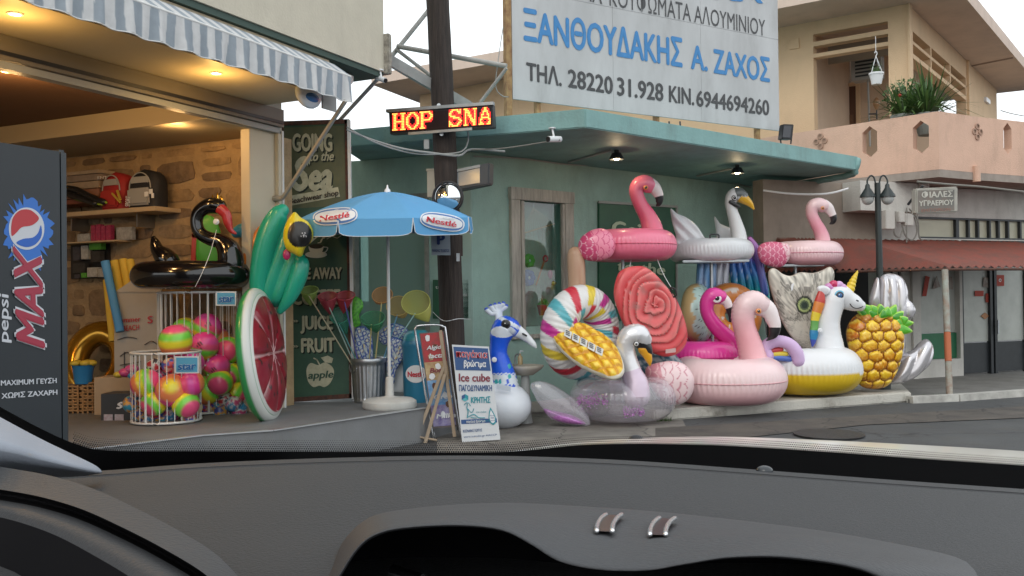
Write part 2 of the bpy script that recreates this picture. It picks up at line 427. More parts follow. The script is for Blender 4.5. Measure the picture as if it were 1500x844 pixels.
# room shell
mb = MB(); mb.pbox(FAC, -9, jb, 3.46, 3.5, -5, -.03); mb.build('shop_ceiling', mat('ceiling_board', (.17, .085, .045), .8, var=.1), shop)
mb = MB(); mb.pbox(STW, -4.9, .0, 3.26, 3.455, .002, 1.0); mb.build('ceiling_beam', mat('beam_cream', (.5, .42, .28), .8), shop)
mb = MB(); mb.pbox(FAC, -9, .2, PZ, 3.45, -5.2, -5); mb.pbox(STW, -9, -5, PZ, 3.45, 8.2, 8.4); mb.build('shop_back_wall', mat('warm_wall', (.5, .4, .27), .8), shop)
# behind the jamb, closing the building to the right
mb = MB(); mb.pbox(FAC, jb - .02, jb + .25, PZ, 8.4, -5.2, -.15); mb.build('end_wall', cream, shop)
# stone wall
mortar = mat('mortar', (.47, .33, .18), .9, var=.35, vs=5, bump=.8, bs=25)
mb = MB(); mb.pbox(STW, -5.0, -.03, PZ, 3.255, -.3, 0)
sw = mb.build('stone_wall', mortar, shop)
stm = [mat('stone_%d' % i, c, .9, col2=tuple(x * .55 for x in c), vs=7 + i, bump=1.0, bs=16) for i, c in enumerate([(.38, .26, .14), (.31, .21, .12), (.42, .29, .16), (.24, .165, .105), (.36, .26, .16)])]
z = PZ + .03
while z < 3.2:
    h = rnd.uniform(.16, .46); h = min(h, 3.24 - z); u = -4.95 + rnd.uniform(0, .2)
    while u < -.1:
        wd = rnd.uniform(.16, .72); wd = min(wd, -.04 - u)
        nsub = 2 if h > .25 and rnd.random() < .4 else 1
        for q in range(nsub):
            z0 = z + h / nsub * q; hh = h / nsub
            g = rnd.uniform(.016, .035); n = 9; pts = []
            for k in range(n):
                a = 2 * PI * (k + rnd.uniform(-.25, .25)) / n; ca, sa = math.cos(a), math.sin(a)
                sx = math.copysign(abs(ca) ** .55, ca); sz = math.copysign(abs(sa) ** .55, sa)
                pts.append((u + wd / 2 + sx * (wd / 2 - g) * rnd.uniform(.86, 1), z0 + hh / 2 + sz * (hh / 2 - g) * rnd.uniform(.82, 1)))
            d = rnd.uniform(.004, .026); cxx = u + wd / 2; czz = z0 + hh / 2
            sm = MB(); a = [sm.vert(STW.q(x, y, -.01)) for x, y in pts]; b = [sm.vert(STW.q(x, y, d * .7)) for x, y in pts]
            c3 = [sm.vert(STW.q(cxx + (x - cxx) * .8, czz + (y - czz) * .8, d + rnd.uniform(-.004, .006))) for x, y in pts]
            for k in range(n):
                j = (k + 1) % n; sm.face(a[k], a[j], b[j], b[k]); sm.face(b[k], b[j], c3[j], c3[k])
            sm.face(*c3); sm.build('stone', rnd.choice(stm), sw, smooth=True)
        u += wd
    z += h
# recessed downlights with their real light
warm = (1.0, .58, .17)
def spot(u, o, e):
    p = FAC.q(u, 3.518, o); mb = MB(); mb.lathe(p, [(.055, 0), (.055, -.006), (.04, -.008), (.04, .0)], 18); mb.build('downlight_ring', whitep, shop)
    mb = MB(); mb.lathe(p - V((0, 0, .004)), [(.038, 0), (.0, 0)], 16); mb.build('downlight_lens', mat('lamp_glow', (1, .8, .5), emit=(1, .7, .32), es=14), shop)
    l = bpy.data.lights.new('downlight_light', 'POINT'); l.energy = e; l.color = warm; l.shadow_soft_size = .05
    o2 = bpy.data.objects.new('downlight_light', l); COL.objects.link(o2); o2.parent = shop; o2.location = p - V((0, 0, .24)) - V((-2.5, 9.8, 0))
Q6 = FAC.off(.72)
for px, py in ((322, 106), (12, 22)):
    u = (GZ(px, py, 3.52) - FAC.o).dot(FAC.u); spot(u, .62, 8)
# shop ceiling lamps (their light is what warms the stone wall)
for px, u, d in ((0, -.9, .5), (1, -2.7, .5), (2, -4.6, .6)):
    p = FAC.q(u, 3.44, -d); mb = MB(); mb.lathe(p, [(.07, 0), (.07, -.03), (0, -.03)], 16); mb.build('ceiling_lamp', mat('lamp_glow'), shop)
    l = bpy.data.lights.new('ceiling_light', 'POINT'); l.energy = 38; l.color = (1, .56, .21); l.shadow_soft_size = .1
    o2 = bpy.data.objects.new('ceiling_light', l); COL.objects.link(o2); o2.parent = shop; o2.location = p - V((0, 0, .15)) - V((-2.5, 9.8, 0))

# awning with valance
aw = thing('striped_awning', 'grey and white striped awning with wavy valance over the open shop front', 'awning', FAC.q(0, 3.5, 1.1))
VP = FAC.off(1.12); ue, zb = VP.uz(514, 150); zt = VP.uz(514, 113)[1]
fabm = mat('awning_fabric', vc=True, rough=.85, var=.12, vs=12)
def stripe(u): return (.60, .60, .60) if ((u / .165) % 1) < .5 else (.29, .33, .37)
mb = MB(); N = 900; u0 = ue - 8.2; rows = []
for j in range(9):
    t = j / 8; row = []
    for i in range(N + 1):
        u = u0 + (ue - u0) * i / N
        wv = .016 * math.sin(u * 21 + .8 * math.sin(u * 2.3)) * t ** 1.2 + .012 * math.sin(u * 47) * t
        us = u + .02 * t * math.sin(u * 9)
        row.append(mb.vert(FAC.q(u, zt + (zb - zt) * t + .004 * t * math.sin(u * 20.9 * 1), 1.12 + wv), stripe(us)))
    rows.append(row)
for a, b in zip(rows, rows[1:]):
    for i in range(N): mb.face(a[i], a[i + 1], b[i + 1], b[i])
mb.build('valance', fabm, aw, smooth=True)
mb = MB(); rows = []
for j in range(3):
    t = j / 2; rows.append([mb.vert(FAC.q(u0 + (ue - u0) * i / N, zt + .012 + t * .14, 1.12 - t * .20), stripe(u0 + (ue - u0) * i / N)) for i in range(N + 1)])
for a, b in zip(rows, rows[1:]):
    for i in range(N): mb.face(a[i], a[i + 1], b[i + 1], b[i])
mb.build('canopy', fabm, aw, smooth=True)
mb = MB(); mb.rod(FAC.q(u0, zt + .005, 1.11), FAC.q(ue + .01, zt + .005, 1.11), .014); mb.build('front_bar', white, aw, smooth=True)
mb = MB(); mb.tube([FAC.q(u0 + (ue - u0) * i / 200, zb - .004 + .004 * math.sin((u0 + (ue - u0) * i / 200) * 20.9), 1.125 + .016 * math.sin((u0 + (ue - u0) * i / 200) * 21 + .8 * math.sin((u0 + (ue - u0) * i / 200) * 2.3))) for i in range(201)], .006, 5, smooth=1); mb.build('hem', white, aw, smooth=True)
mb = MB(); a = VP.at(506, 148); b = FAC.off(.12).at(414, 290); mb.rod(a, b, .022, 8); mb.rod(b, b - FAC.n * .12, .03, 8); mb.build('awning_arm', mat('arm_paint', (.35, .33, .29), .5, .2), aw, smooth=True)
# oval alarm siren under the box end
p = FAC.off(.905).at(452, 138)
th = thing('alarm_siren', 'white oval alarm box with blue lens on the awning box end', 'alarm', p)
ax = (FAC.u, V((0, 0, 1)), FAC.n)
mb = MB(); mb.ball(p, .19, .14, .06, ax=(FAC.u, V((0, 0, 1)), FAC.n)); mb.build('housing', whitep, th, smooth=True)
mb = MB(); mb.ball(p + FAC.n * .035 - V((0, 0, .035)), .11, .05, .04, ax=ax); mb.build('lens', mat('blue_lens', (.05, .16, .4), .15), th, smooth=True)
mb = MB(); mb.pbox(FAC, 0, .22, 0, .2, 0, .02); 
for i, v in enumerate(mb.v): mb.v[i] = v - FAC.o + p + FAC.u * .2 - V((0, 0, .1)) - FAC.n * .002
mb.build('cover_plate', greyp, th)
# little camera & brackets at the slab corner
def camera_fix(px, py, Y, label, dirv, s=1.0):
    p = W(px, py, Y); t = thing('security_camera', label, 'camera', p)
    d = V(dirv).normalized(); mb = MB(); mb.rod(p - d * .09 * s, p + d * .09 * s, .035 * s, 14); mb.build('camera_body', whitep, t, smooth=True)
    mb = MB(); mb.rod(p + d * .085 * s, p + d * .10 * s, .03 * s, 14); mb.build('lens', black, t, smooth=True)
    mb = MB(); mb.rod(p, p + V((-.02, .02, .12 * s)), .012, 8); mb.lathe(p + V((-.02, .02, .12 * s)), [(.04, 0), (.04, .012)], 14, capends=True); mb.build('bracket', whitep, t, smooth=True)
camera_fix(559, 116, 9.9, 'small white security camera under the cream slab corner left of the pole', (.6, -.6, -.35), .8)
camera_fix(812, 204, 10.2, 'white security camera under the teal canopy beside the canopy corner', (-.7, -.6, -.1))
mb = MB(); p = FAC.q(ur - .35, cz - .06, .7); mb.lathe(p, [(.04, 0), (.09, -.03), (.09, -.08), (.05, -.13)], 18, capends=True); mb.build('junction_dome', white, shop, smooth=True)

# ================================================================== green painted board GOING to the Sea
SG = Pl((-2.6, 10.35), (1, 0))
tl, tr, br, bl = (412, 181), (508, 178), (515, 580), (424, 586)
board = thing('menu_board', 'tall dark green painted board lettered GOING to the Sea with menu below', 'sign', SG.at(468, 583))
mb = MB(); P = fromp(SG, [bl, br, tr, tl]); mb.prism(P, (0, .05, 0)); mb.build('panel', mat('board_green', (.045, .105, .06), .55, col2=(.025, .065, .045), vs=2.5, bump=.1, bs=20), board)
mb = MB(); mb.prism(fromp(SG, [(421, 306), (507, 301), (504, 184), (415, 187)], .0025), (0, .002, 0)); mb.build('upper_panel', mat('board_olive', (.115, .12, .055), .55, col2=(.06, .075, .045), vs=3, bump=.1, bs=20), board)
def strip(pl, pts, wd, m, parent, name, o=.0, th=.02):
    q = pl.off(o); mb = MB()
    for a, b in zip(pts, pts[1:]):
        A, B = q.at(*a), q.at(*b); d = (B - A).normalized(); sdv = d.cross(q.n).normalized(); mb.obox((A + B) / 2, (B - A) / 2 + d * wd / 2, sdv * wd / 2, q.n * th / 2)
    return mb.build(name, m, parent)
rust = mat('rusty_edge', (.13, .05, .03), .8, col2=(.05, .03, .025), vs=20, bump=.4, bs=40)
strip(SG, [bl, tl, tr, br, bl], .05, rust, board, 'rusty_border', .004, .012)
strip(SG, [(511, 178), (518, 582)], .03, white, board, 'edge_trim', .0, .06)
strip(SG, [(409, 183), (421, 586)], .035, white, board, 'edge_trim', .0, .06)
ivory = mat('lettering_ivory', (.55, .52, .36), .6, col2=(.38, .36, .24), vs=18)
def sgt(s, x0, y0, x1, y1, h, m=ivory, **k):
    sh = mat('lettering_shadow', (.012, .02, .015), .8)
    if m is ivory: ptext(s, SG, x0 + 2, y0 + 2, x1 + 2, y1 + 2, h, sh, board, off=.005, thick=.001, **k)
    return ptext(s, SG, x0, y0, x1, y1, h, m, board, off=.008, thick=.002, **k)
sgt('GOING', 428, 221, 487, 221, 26, bold=.05)
sgt('to the', 452, 236, 488, 235, 14, bold=.03, shear=.25)
sgt('S', 428, 278, 451, 278, 50, bold=.05, shear=.12)
sgt('ea', 450, 278, 487, 276, 42, bold=.06, shear=.12, cap=.73)
quad(SG, [(419, 288), (495, 274), (498, 288), (422, 302)], ivory, board, 'ribbon', .008)
ptext('Beachwear shop', SG, 424, 299, 496, 286, 8.5, mat('ink_brown', (.04, .025, .015), .7), board, off=.02, thick=.001, bold=.03)
sgt('any}', 424, 353, 475, 353, 12, mat('chalk', (.6, .6, .52), .7), shear=.3)
strip(SG, [(479, 350), (486, 346), (494, 349), (500, 345)], .008, mat('chalk'), board, 'flourish', .006, .002)
# cup
mb = MB(); cc = SG.off(.012)
def ell(pl, cx, cy, rx, ry, n=24, a0=0, a1=360): return [pl.at(cx + rx * math.cos(R(a0 + (a1 - a0) * i / n)), cy + ry * math.sin(R(a0 + (a1 - a0) * i / n))) for i in range(n + (0 if a1 - a0 == 360 else 1))]
mb.prism(ell(cc, 463, 373, 16, 5), V((0, .003, 0))); mb.build('saucer', mat('chalk'), board)
mb = MB(); cc = SG.off(.016); mb.prism(ell(cc, 463, 361, 11, 13, 16, 0, 180), V((0, .003, 0))); mb.build('cup', mat('chalk'), board)
mb = MB(); cc = SG.off(.02); mb.prism(ell(cc, 463, 361, 10, 3.4), V((0, .003, 0))); mb.build('coffee', mat('coffee_black', (.01, .008, .006), .4), board)
mb = MB(); mb.tube([cc.at(474, 362), cc.at(480, 363), cc.at(477, 369), cc.at(472, 370)], .006, 6); mb.build('cup_handle', mat('chalk'), board, smooth=True)
sgt('TAKE AWAY', 421, 409, 501, 408, 17, bold=.05)
sgt('COFFEE', 428, 446, 499, 445, 22, bold=.05)
sgt('JUICE', 440, 482, 488, 482, 20, bold=.05)
sgt('FRUIT', 441, 516, 491, 515, 21, bold=.05)
for y in (469, 506): sgt('❧' if False else '»', 429, y + 3, 437, y + 3, 5, bold=.02)
mb = MB(); ap = [(449, 541), (455, 532), (466, 535), (476, 531), (487, 538), (489, 549), (483, 562), (475, 567), (468, 565), (459, 567), (451, 558)]
mb.prism([SG.off(.006).at(*p) for p in [(a, b) for a, b in cat_r(ap, 4, True)]], V((0, .002, 0))); mb.build('apple_emblem', ivory, board)
mb = MB(); mb.prism([SG.off(.006).at(*p) for p in [(470, 524), (480, 521), (488, 525), (486, 532), (476, 531)]], V((0, .002, 0))); mb.build('apple_leaf', ivory, board)
strip(SG, [(468, 534), (464, 527), (460, 525)], .014, ivory, board, 'apple_stalk', .006, .002)
ptext('apple', SG, 451, 555, 488, 553, 11, mat('board_green'), board, off=.012, thick=.001, bold=.03, shear=.2)

# ================================================================== teal kiosk building
kio = thing('teal_kiosk', 'low teal rendered building with flat canopy roof and shop window', 'building', t0 * 1 - V((0, 0, SOF)))
def wallgrid(pl, u0, u1, z0, z1, holes, th, m, parent, name, **k):
    us = sorted({u0, u1} | {x for h in holes for x in h[:2]}); zs = sorted({z0, z1} | {x for h in holes for x in h[2:]}); mb = MB()
    for a, b in zip(us, us[1:]):
        for c, d in zip(zs, zs[1:]):
            cu, cv = (a + b) / 2, (c + d) / 2
            if any(h[0] < cu < h[1] and h[2] < cv < h[3] for h in holes): continue
            mb.pbox(pl, a, b, c, d, -th, 0)
    # drop the faces the cells share
    key = {}
    for f in mb.f: key.setdefault(tuple(sorted(tuple(round(x, 4) for x in mb.v[i]) for i in f)), []).append(f)
    keep = [f for f in mb.f if len(key[tuple(sorted(tuple(round(x, 4) for x in mb.v[i]) for i in f))]) == 1]
    mb.f = keep; mb.mi = [0] * len(keep)
    return mb.build(name, m, parent, **k)
wu0, wz1 = TW.uz(757, 291); wu1 = TW.uz(826, 295)[0]; wz0 = TW.uz(790, 478)[1]
wallgrid(TW, 0, TWL, 0, SOF - .002, [(wu0, wu1, wz0, wz1)], .25, teal, kio, 'front_wall')
LU = TL.uz(470, 300)[0]
gl0, gl1 = TL.uz(514, 300)[0], TL.uz(628, 300)[0]; gz1 = TL.uz(570, 286)[1]
wallgrid(TL, LU, -.252, 0, SOF - .002, [(gl0, gl1, .75, gz1)], .25, teal, kio, 'side_wall')
mb = MB(); mb.pbox(TL, -.25, -.002, 0, SOF - .004, -.2, .03); mb.build('corner_pier', tealp, kio, bevel=.01)
# side window with frosted pane
mb = MB(); mb.pbox(TL, gl0, gl1, .75, gz1, -.13, -.12); mb.build('side_pane', glassmat('frosted_teal', (.6, .8, .76), .08, .15, .6, (.3, .48, .45)), kio)
mb = MB()
for a, b in ((gl0, gl0 + .06), (gl1 - .06, gl1)): mb.pbox(TL, a, b, .75, gz1, -.1, .02)
mb.pbox(TL, gl0 + .061, gl1 - .061, gz1 - .06, gz1, -.1, .018); mb.build('side_window_frame', mat('grey_wood', (.3, .32, .29), .8, var=.35, vs=8), kio)
mb = MB(); mb.pbox(TL, gl0, gl1, .75, gz1, -.5, -.45); mb.build('blind', mat('blind_teal', (.35, .5, .46), .8), kio)
# canopy
c0, c1, cL = GZ(858, 187, SOF), GZ(1258, 250, SOF), GZ(540, 213, SOF)
dl = (cL - c0).normalized(); cLL = c0 + dl * 3.12
hh = W(858, 159, c0.y).z - SOF
pts = [cLL, c0, c1, t1 + V((.05, .0, 0)), t1 - TW.n * 3, t0 - TW.n * 4, V((-1.95, 13.5, 0))]
mb = MB(); mb.prism([(p.x, p.y, SOF) for p in pts], (0, 0, hh)); mb.build('canopy_roof', teal2, kio, bevel=.012)
mb = MB(); mb.prism([(p.x + (q.x - p.x) * .0, p.y, SOF + hh) for p, q in zip(pts, pts)], (0, 0, .012))
pp = [c1 + V((0, 0, .05)), c1 - V((0, 0, .06)) + (t1 - c1) * .1, t1 + V((.1, -.1, -.1))]
mb = MB(); mb.tube([c1 + V((-.02, -.02, .15)), c1 + V((-.06, .0, .02)), c1 + (t1 - c1) * .12 - V((0, 0, .05)), c1 + (t1 - c1) * .9 - V((0, 0, .05))], .05, 10, smooth=4); mb.build('rain_pipe', teal2, kio, smooth=True)
mb = MB(); mb.rod(TW.q(TWL + .06, 0, -.02), TW.q(TWL + .06, SOF - .05, -.02), .075, 16); mb.build('downpipe', tealp, kio, smooth=True)
# soffit cable runs
cab = mat('grey_cable', (.33, .34, .33), .6)
def cable(name, pts, r, label=None, cat='cable', parent=None, m=None, smooth=5, **k):
    mb = MB(); mb.tube(pts, r, 6, smooth=smooth, cap=False); return mb.build(name, m or cab, parent, smooth=True, label=label, cat=cat if label else None, **k)
TW1 = TW.off(.03)
cable('soffit_cable', [TW1.at(x, y) for x, y in ((694, 229), (760, 232), (830, 241), (880, 243), (930, 250), (1000, 256), (1060, 265), (1100, 275))], .011, parent=kio)
for a, b in (((833, 238), (895, 220)), ((1021, 258), (1072, 247))):
    A = GZ(*a, SOF - .012); B = GZ(*b, SOF - .012); mb = MB(); mb.rod(A, B, .016, 8); mb.build('conduit', cab, kio, smooth=True)
# soffit spot lamps
for (px, py), lab in (((903, 229), 'small lit soffit spotlight above the hot pink flamingo'), ((1080, 251), 'small lit soffit spotlight above the white swan ring')):
    p = GZ(px, py - 9, SOF); t = thing('soffit_spotlight', lab, 'lamp', p, 'spotlights under the teal canopy')
    mb = MB(); mb.lathe(p, [(.03, 0), (.03, -.03), (.06, -.04), (.10, -.12), (.085, -.12), (.05, -.06)], 18); mb.build('lamp_shade', dmetal, t, smooth=True)
    mb = MB(); mb.ball(p - V((0, 0, .10)), .045, .045, .03, 12, 8); mb.build('bulb', mat('bulb_glow', (1, .9, .7), emit=(1, .72, .4), es=9), t, smooth=True)
    l = bpy.data.lights.new('spotlight_light', 'POINT'); l.energy = 5; l.color = (1, .75, .45); l.shadow_soft_size = .04
    o2 = bpy.data.objects.new('spotlight_light', l); COL.objects.link(o2); o2.parent = t; o2.location = (0, 0, -.15)
# shop window: weathered frame, glass, cream recess
win = thing('shop_window', 'tall window with weathered bare wood frame in the teal wall', 'window', TW.q((wu0 + wu1) / 2, wz0))
fr = []
ou0, oz1 = TW.uz(745, 274); ou1 = TW.uz(837, 280)[0]
for n_, (a, b, c, d) in {'jamb': (ou0, wu0 + .02, wz0 - .1, wz1 - .02), 'head': (ou0 - .01, ou1 + .01, wz1 - .018, oz1), 'sill': (ou0, ou1, wz0 - .16, wz0 - .102), 'jamb_': (wu1 - .02, ou1, wz0 - .1, wz1 - .02)}.items():
    mb = MB(); mb.pbox(TW, a, b, c, d, -.02, .05 if n_ != 'head' else .06); mb.build(n_.strip('_'), wood, win, bevel=.006)
mb = MB(); mb.pbox(TW, wu0 + .025, wu0 + .08, wz0 - .05, wz1 - .03, .0, .065); mb.pbox(TW, wu1 - .075, wu1 - .024, wz0 - .05, wz1 - .03, .0, .045); mb.build('sash', wood, win, bevel=.004)
mb = MB(); mb.pbox(TW, wu0 + .02, wu1 - .02, wz0, wz1 - .02, -.045, -.04); mb.build('pane', glassmat('shop_glass', (.86, .93, .92), .12, .01), win)
mb = MB(); mb.pbox(TW, wu0 - .3, wu1 + .5, wz0 - .2, wz1 + .1, -.33, -.29); mb.build('recess_back', mat('recess_teal', (.42, .58, .52), .8, col2=(.62, .66, .52), vs=1.2), win)
mb = MB(); mb.pbox(TW, wu0 - .3, wu1 + .5, wz0 - .2, wz0 - .15, -.289, -.255); mb.build('recess_floor', cream, win)
mb = MB(); mb.pbox(TW, wu1 + .42, wu1 + .45, wz0 - .149, wz1 + .1, -.289, -.255); mb.pbox(TW, wu0 - .3, wu0 - .27, wz0 - .149, wz1 + .1, -.289, -.255);  mb.build('recess_side', mat('recess_teal'), win)
mb = MB(); mb.pbox(TW, wu0 - .26, wu1 + .41, wz1 + .06, wz1 + .09, -.289, -.255); mb.build('recess_top', mat('recess_teal'), win)
# green board on the kiosk front
kb = thing('kiosk_board', 'dark green painted board lettered Going to the on the teal kiosk front', 'sign', TW.at(935, 470))
P = fromp(TW, [(878, 470), (991, 470), (991, 303), (878, 296)], .04); 
mb = MB(); mb.prism(P, -TW.n * .04); mb.build('panel', mat('board_green2', (.03, .13, .07), .5, col2=(.02, .08, .05), vs=2), kb)
for pr in ([(878, 296), (991, 303)], [(991, 303), (991, 470)]): strip(TW, pr, .035, dmetal if pr[0][0] > 900 and False else greyp, kb, 'frame_strip', .05, .03)
pale = mat('lettering_pale', (.5, .58, .42), .6)
ptext('Going', TW, 896, 345, 967, 350, 22, pale, kb, off=.05, thick=.001, bold=.05)
ptext('to the', TW, 903, 397, 974, 403, 17, pale, kb, off=.05, thick=.001, bold=.03, shear=.2)
ptext('Sea', TW, 900, 450, 975, 456, 34, pale, kb, off=.05, thick=.001, bold=.05, shear=.1)
# small dark green sign on side wall
sg2 = thing('events_sign', 'small dark green wall sign half hidden by the wooden pole', 'sign', TL.at(660, 467))
mb = MB(); P = fromp(TL, [(634, 467), (686, 467), (686, 410), (634, 410)], .03); mb.prism(P, -TL.n * .025); mb.build('panel', mat('board_green2'), sg2)
ptext('ts', TL, 638, 423, 644, 423, 5, white, sg2, off=.036, thick=.001)
ptext('nts', TL, 676, 434, 684, 434, 5, white, sg2, off=.036, thick=.001)
# white painted plinth under the floats
a, b, c = GZ(960, 618), GZ(1335, 589), GZ(1336, 578)
plin = mat('chipped_white_paint', (.50, .48, .43), .75, col2=(.22, .2, .17), vs=3.5, bump=.35, bs=35, thr=(.55, .72), dirt=.35)
pz = W(970, 600, GZ(970, 617).y).z
mb = MB(); bk = b + V((.35, 1.1, 0)); P = [a, b, bk, TW.q(TWL + .6, 0, .3), TW.q(.6, 0, .28), GZ(860, 605)]
mb.prism([(p.x, p.y, .0) for p in P], (0, 0, pz)); mb.build('white_plinth', plin, kind='structure', bevel=.02)

# ================================================================== billboard
A, B = GZ(751, 145, 3.9), GZ(1142, 192, 3.9)
BB = Pl(A, B - A); bw = (B - A).length; bu0 = BB.uz(743, 20)[0]
bill = thing('billboard', 'large weathered white billboard with blue and black Greek lettering on the roof', 'sign', BB.q(bw / 2, 3.9))
bm_ = mat('billboard_white', (.52, .53, .54), .55, col2=(.38, .385, .39), vs=1.6, dirt=.22, stretch=(1, 1, .35))
zs = [3.9, 5.25, 6.55, 7.6]
for j in range(3):
    for i in range(3):
        u0_, u1_ = bw * i / 3, bw * (i + 1) / 3
        mb = MB(); mb.pbox(BB, u0_ + .002, u1_ - .002, zs[j] + .002, zs[j + 1] - .002, -.03, 0); mb.build('sheet', bm_, bill)
rb = mat('rusty_frame', (.42, .28, .12), .7, col2=(.2, .09, .04), vs=12)
mb = MB(); mb.pbox(BB, -.09, -.012, 3.54, 7.7, -.06, .01); mb.build('frame_post', rb, bill)
mb = MB()
for u in (.4, bw * .5, bw - .4): mb.pbox(BB, u - .03, u + .03, 3.54, 7.6, -.10, -.032)
mb.build('back_post', rb, bill)
mb = MB()
for x in (980, 996): 
    p = BB.at(x, 178); mb.rod(p, p - V((0, 0, .16)) + BB.n * .02, .012)
mb.build('bracket', dmetal, bill)
ltr = mat('lettering_blue', (.045, .24, .55), .5, var=.2, vs=14); ink = mat('lettering_ink', (.035, .037, .04), .5, col2=(.07, .07, .075), vs=14)
ptext('ΜΕΤΑΛΛΙΚΑ', BB, 765, -26, 1118, 5 , 26, ltr, bill, thick=.001, bold=.03)
ptext('ΚΟΥΦΩΜΑΤΑ ΑΛΟΥΜΙΝΙΟΥ', BB, 893, 8, 1121, 53, 28, ink, bill, thick=.001)
ptext('ΓΙΑ', BB, 852, -1, 882, 6, 28, ink, bill, thick=.001, bold=.01)
ptext('ΞΑΝΘΟΥΔΑΚΗΣ', BB, 767, 58, 1000, 98, 46, ltr, bill, thick=.001, bold=.035)
ptext('Α.', BB, 1012, 100, 1037, 104, 36, ltr, bill, thick=.001, bold=.035)
ptext('ΖΑΧΟΣ', BB, 1045, 106, 1128, 120, 36, ltr, bill, thick=.001, bold=.035)
ptext('ΤΗΛ.', BB, 771, 117, 823, 126, 27, ink, bill, thick=.001, bold=.03)
ptext('28220', BB, 832, 127, 898, 138, 27, ink, bill, thick=.001, bold=.03)
ptext('31.928', BB, 904, 139, 972, 148, 27, ink, bill, thick=.001, bold=.03)
ptext('ΚΙΝ.', BB, 980, 149, 1017, 154, 25, ink, bill, thick=.001, bold=.03)
ptext('6944694260', BB, 1020, 155, 1127, 169, 24, ink, bill, thick=.001, bold=.03)
# floodlight at its right foot
p = W(1151, 194, BB.at(1142, 190).y - .2); t = thing('floodlight', 'small black floodlight on the canopy roof beside the billboard', 'lamp', p - V((0, 0, .14)))
mb = MB(); mb.obox(p, V((.08, .02, 0)), V((-.02, .05, 0)), V((.015, 0, .11))); mb.build('housing', black, t, bevel=.01)
mb = MB(); mb.obox(p - V((.0, .06, 0)), V((.06, .015, 0)), V((0, .004, 0)), V((.012, 0, .085))); mb.build('lamp_glass', mat('dark_glass', (.05, .05, .06), .1), t)
mb = MB(); mb.rod(p + V((-.09, 0, -.02)), p + V((-.07, 0, -.17)), .012); mb.rod(p + V((.09, 0, -.02)), p + V((.07, 0, -.17)), .012); mb.build('bracket', black, t)
# tubular truss between shop and billboard
trs = thing('tube_bracing', 'grey steel tube bracing between the cream slab corner and the billboard', 'frame', W(600, 90, 10.5))
def tr_(a, b, r, Ya, Yb): 
    mb = MB(); mb.rod(W(*a, Ya), W(*b, Yb), r, 10); mb.build('brace_tube', mat('old_paint_grey', (.42, .42, .4), .6, var=.25, vs=8), trs, smooth=True)
tr_((574, 82), (640, 0), .028, 11.2, 11.6); tr_((582, 68), (742, 97), .03, 11.2, 10.8); tr_((580, 72), (640, 118), .022, 11.2, 11.2)
tr_((704, 150), (742, 100), .02, 10.9, 10.7); tr_((556, 113), (494, 180), .022, 10.2, 10.6)
mb = MB(); a, b = W(556, 80, 10.1), W(690, 158, 10.95); d = (b - a).normalized(); sv = d.cross(V((0, 1, 0))).normalized(); mb.obox((a + b) / 2, (b - a) / 2, sv * .055, V((0, .07, 0))); mb.build('channel_beam', mat('old_paint_grey'), trs)
# ================================================================== pink corner house on the right
peach = mat('peach_render', (.70, .46, .345), .85, var=.13, vs=2, bump=.4, bs=60, dirt=.26)
yel = mat('yellow_render', (.76, .55, .35), .85, var=.1, vs=1.5, bump=.3, bs=60, dirt=.1)
eave = mat('eave_pink', (.68, .54, .45), .8, var=.12, vs=2, dirt=.15)
whit = mat('dirty_white_render', (.60, .58, .54), .85, var=.2, vs=2.5, bump=.3, bs=40, dirt=.3)
house = thing('corner_house', 'peach and yellow two storey corner house with carved balcony wall', 'house', (6, 15, 0))
ZB = 3.4
A, B, C, D = GZ(1134, 274, ZB), GZ(1376, 248, ZB), GZ(1429, 253, ZB), GZ(1500, 258, ZB)
D = C + (D - C) * 3.2; A = A + (A - B) * .25
# parapet: each stretch a wall with cut openings
def hexwall(pl, u0, u1, z0, z1, hexes, th, m, parent, name):
    """wall with hexagonal openings: hexes = (uc, zc, half width, half height)"""
    mb = MB(); us = [u0]
    for uc, zc, hw, hh in sorted(hexes):
        mb.pbox(pl, us[-1], uc - hw, z0, z1, -th, 0); us.append(uc + hw)
        k = hh * .62
        for s in (1, -1):
            for q in (1, -1):
                e = z1 if s > 0 else z0
                P = [pl.q(uc + q * hw, zc), pl.q(uc + q * hw, zc + s * k), pl.q(uc, zc + s * hh), pl.q(uc, e), pl.q(uc + q * hw, e)]
                mb.prism(P[1:], -pl.n * th)
    mb.pbox(pl, us[-1], u1, z0, z1, -th, 0)
    return mb.build(name, m, parent)
PZ1 = W(1376, 163, B.y).z
for n_, (a, b, hx, fl) in enumerate(((A, B, [(1276, 229), (1349, 201)][:0] + [(1274, 208), (1349, 201)], [(1202, 207)]), (B, C, [], []), (C, D, [(1476, 203)], []))):
    pl = Pl(a, b - a); Ln = (b - a).length; H = []
    for px, py in hx:
        u, z = pl.uz(px, py); H.append((u, z, (.125 if n_ < 2 else .10), .26))
    hexwall(pl, 0 if n_ == 0 else .0, Ln, ZB, PZ1, H, .14, peach, house, 'balcony_parapet')
    for px, py in fl + ([(1431, 193)] if n_ == 2 else []):
        u, z = pl.uz(px, py); mb = MB()
        for k in range(4):
            a2 = PI / 2 * k; mb.lathe(pl.q(u + math.cos(a2) * .075, z + math.sin(a2) * .085, .0), [(.0, .004), (.055, .004), (.05, .02), (.03, .02)], 12, ax=(pl.u, V((0, 0, 1)), pl.n))
        mb.build('carved_flower', mat('peach_shade', (.42, .27, .2), .9), house)
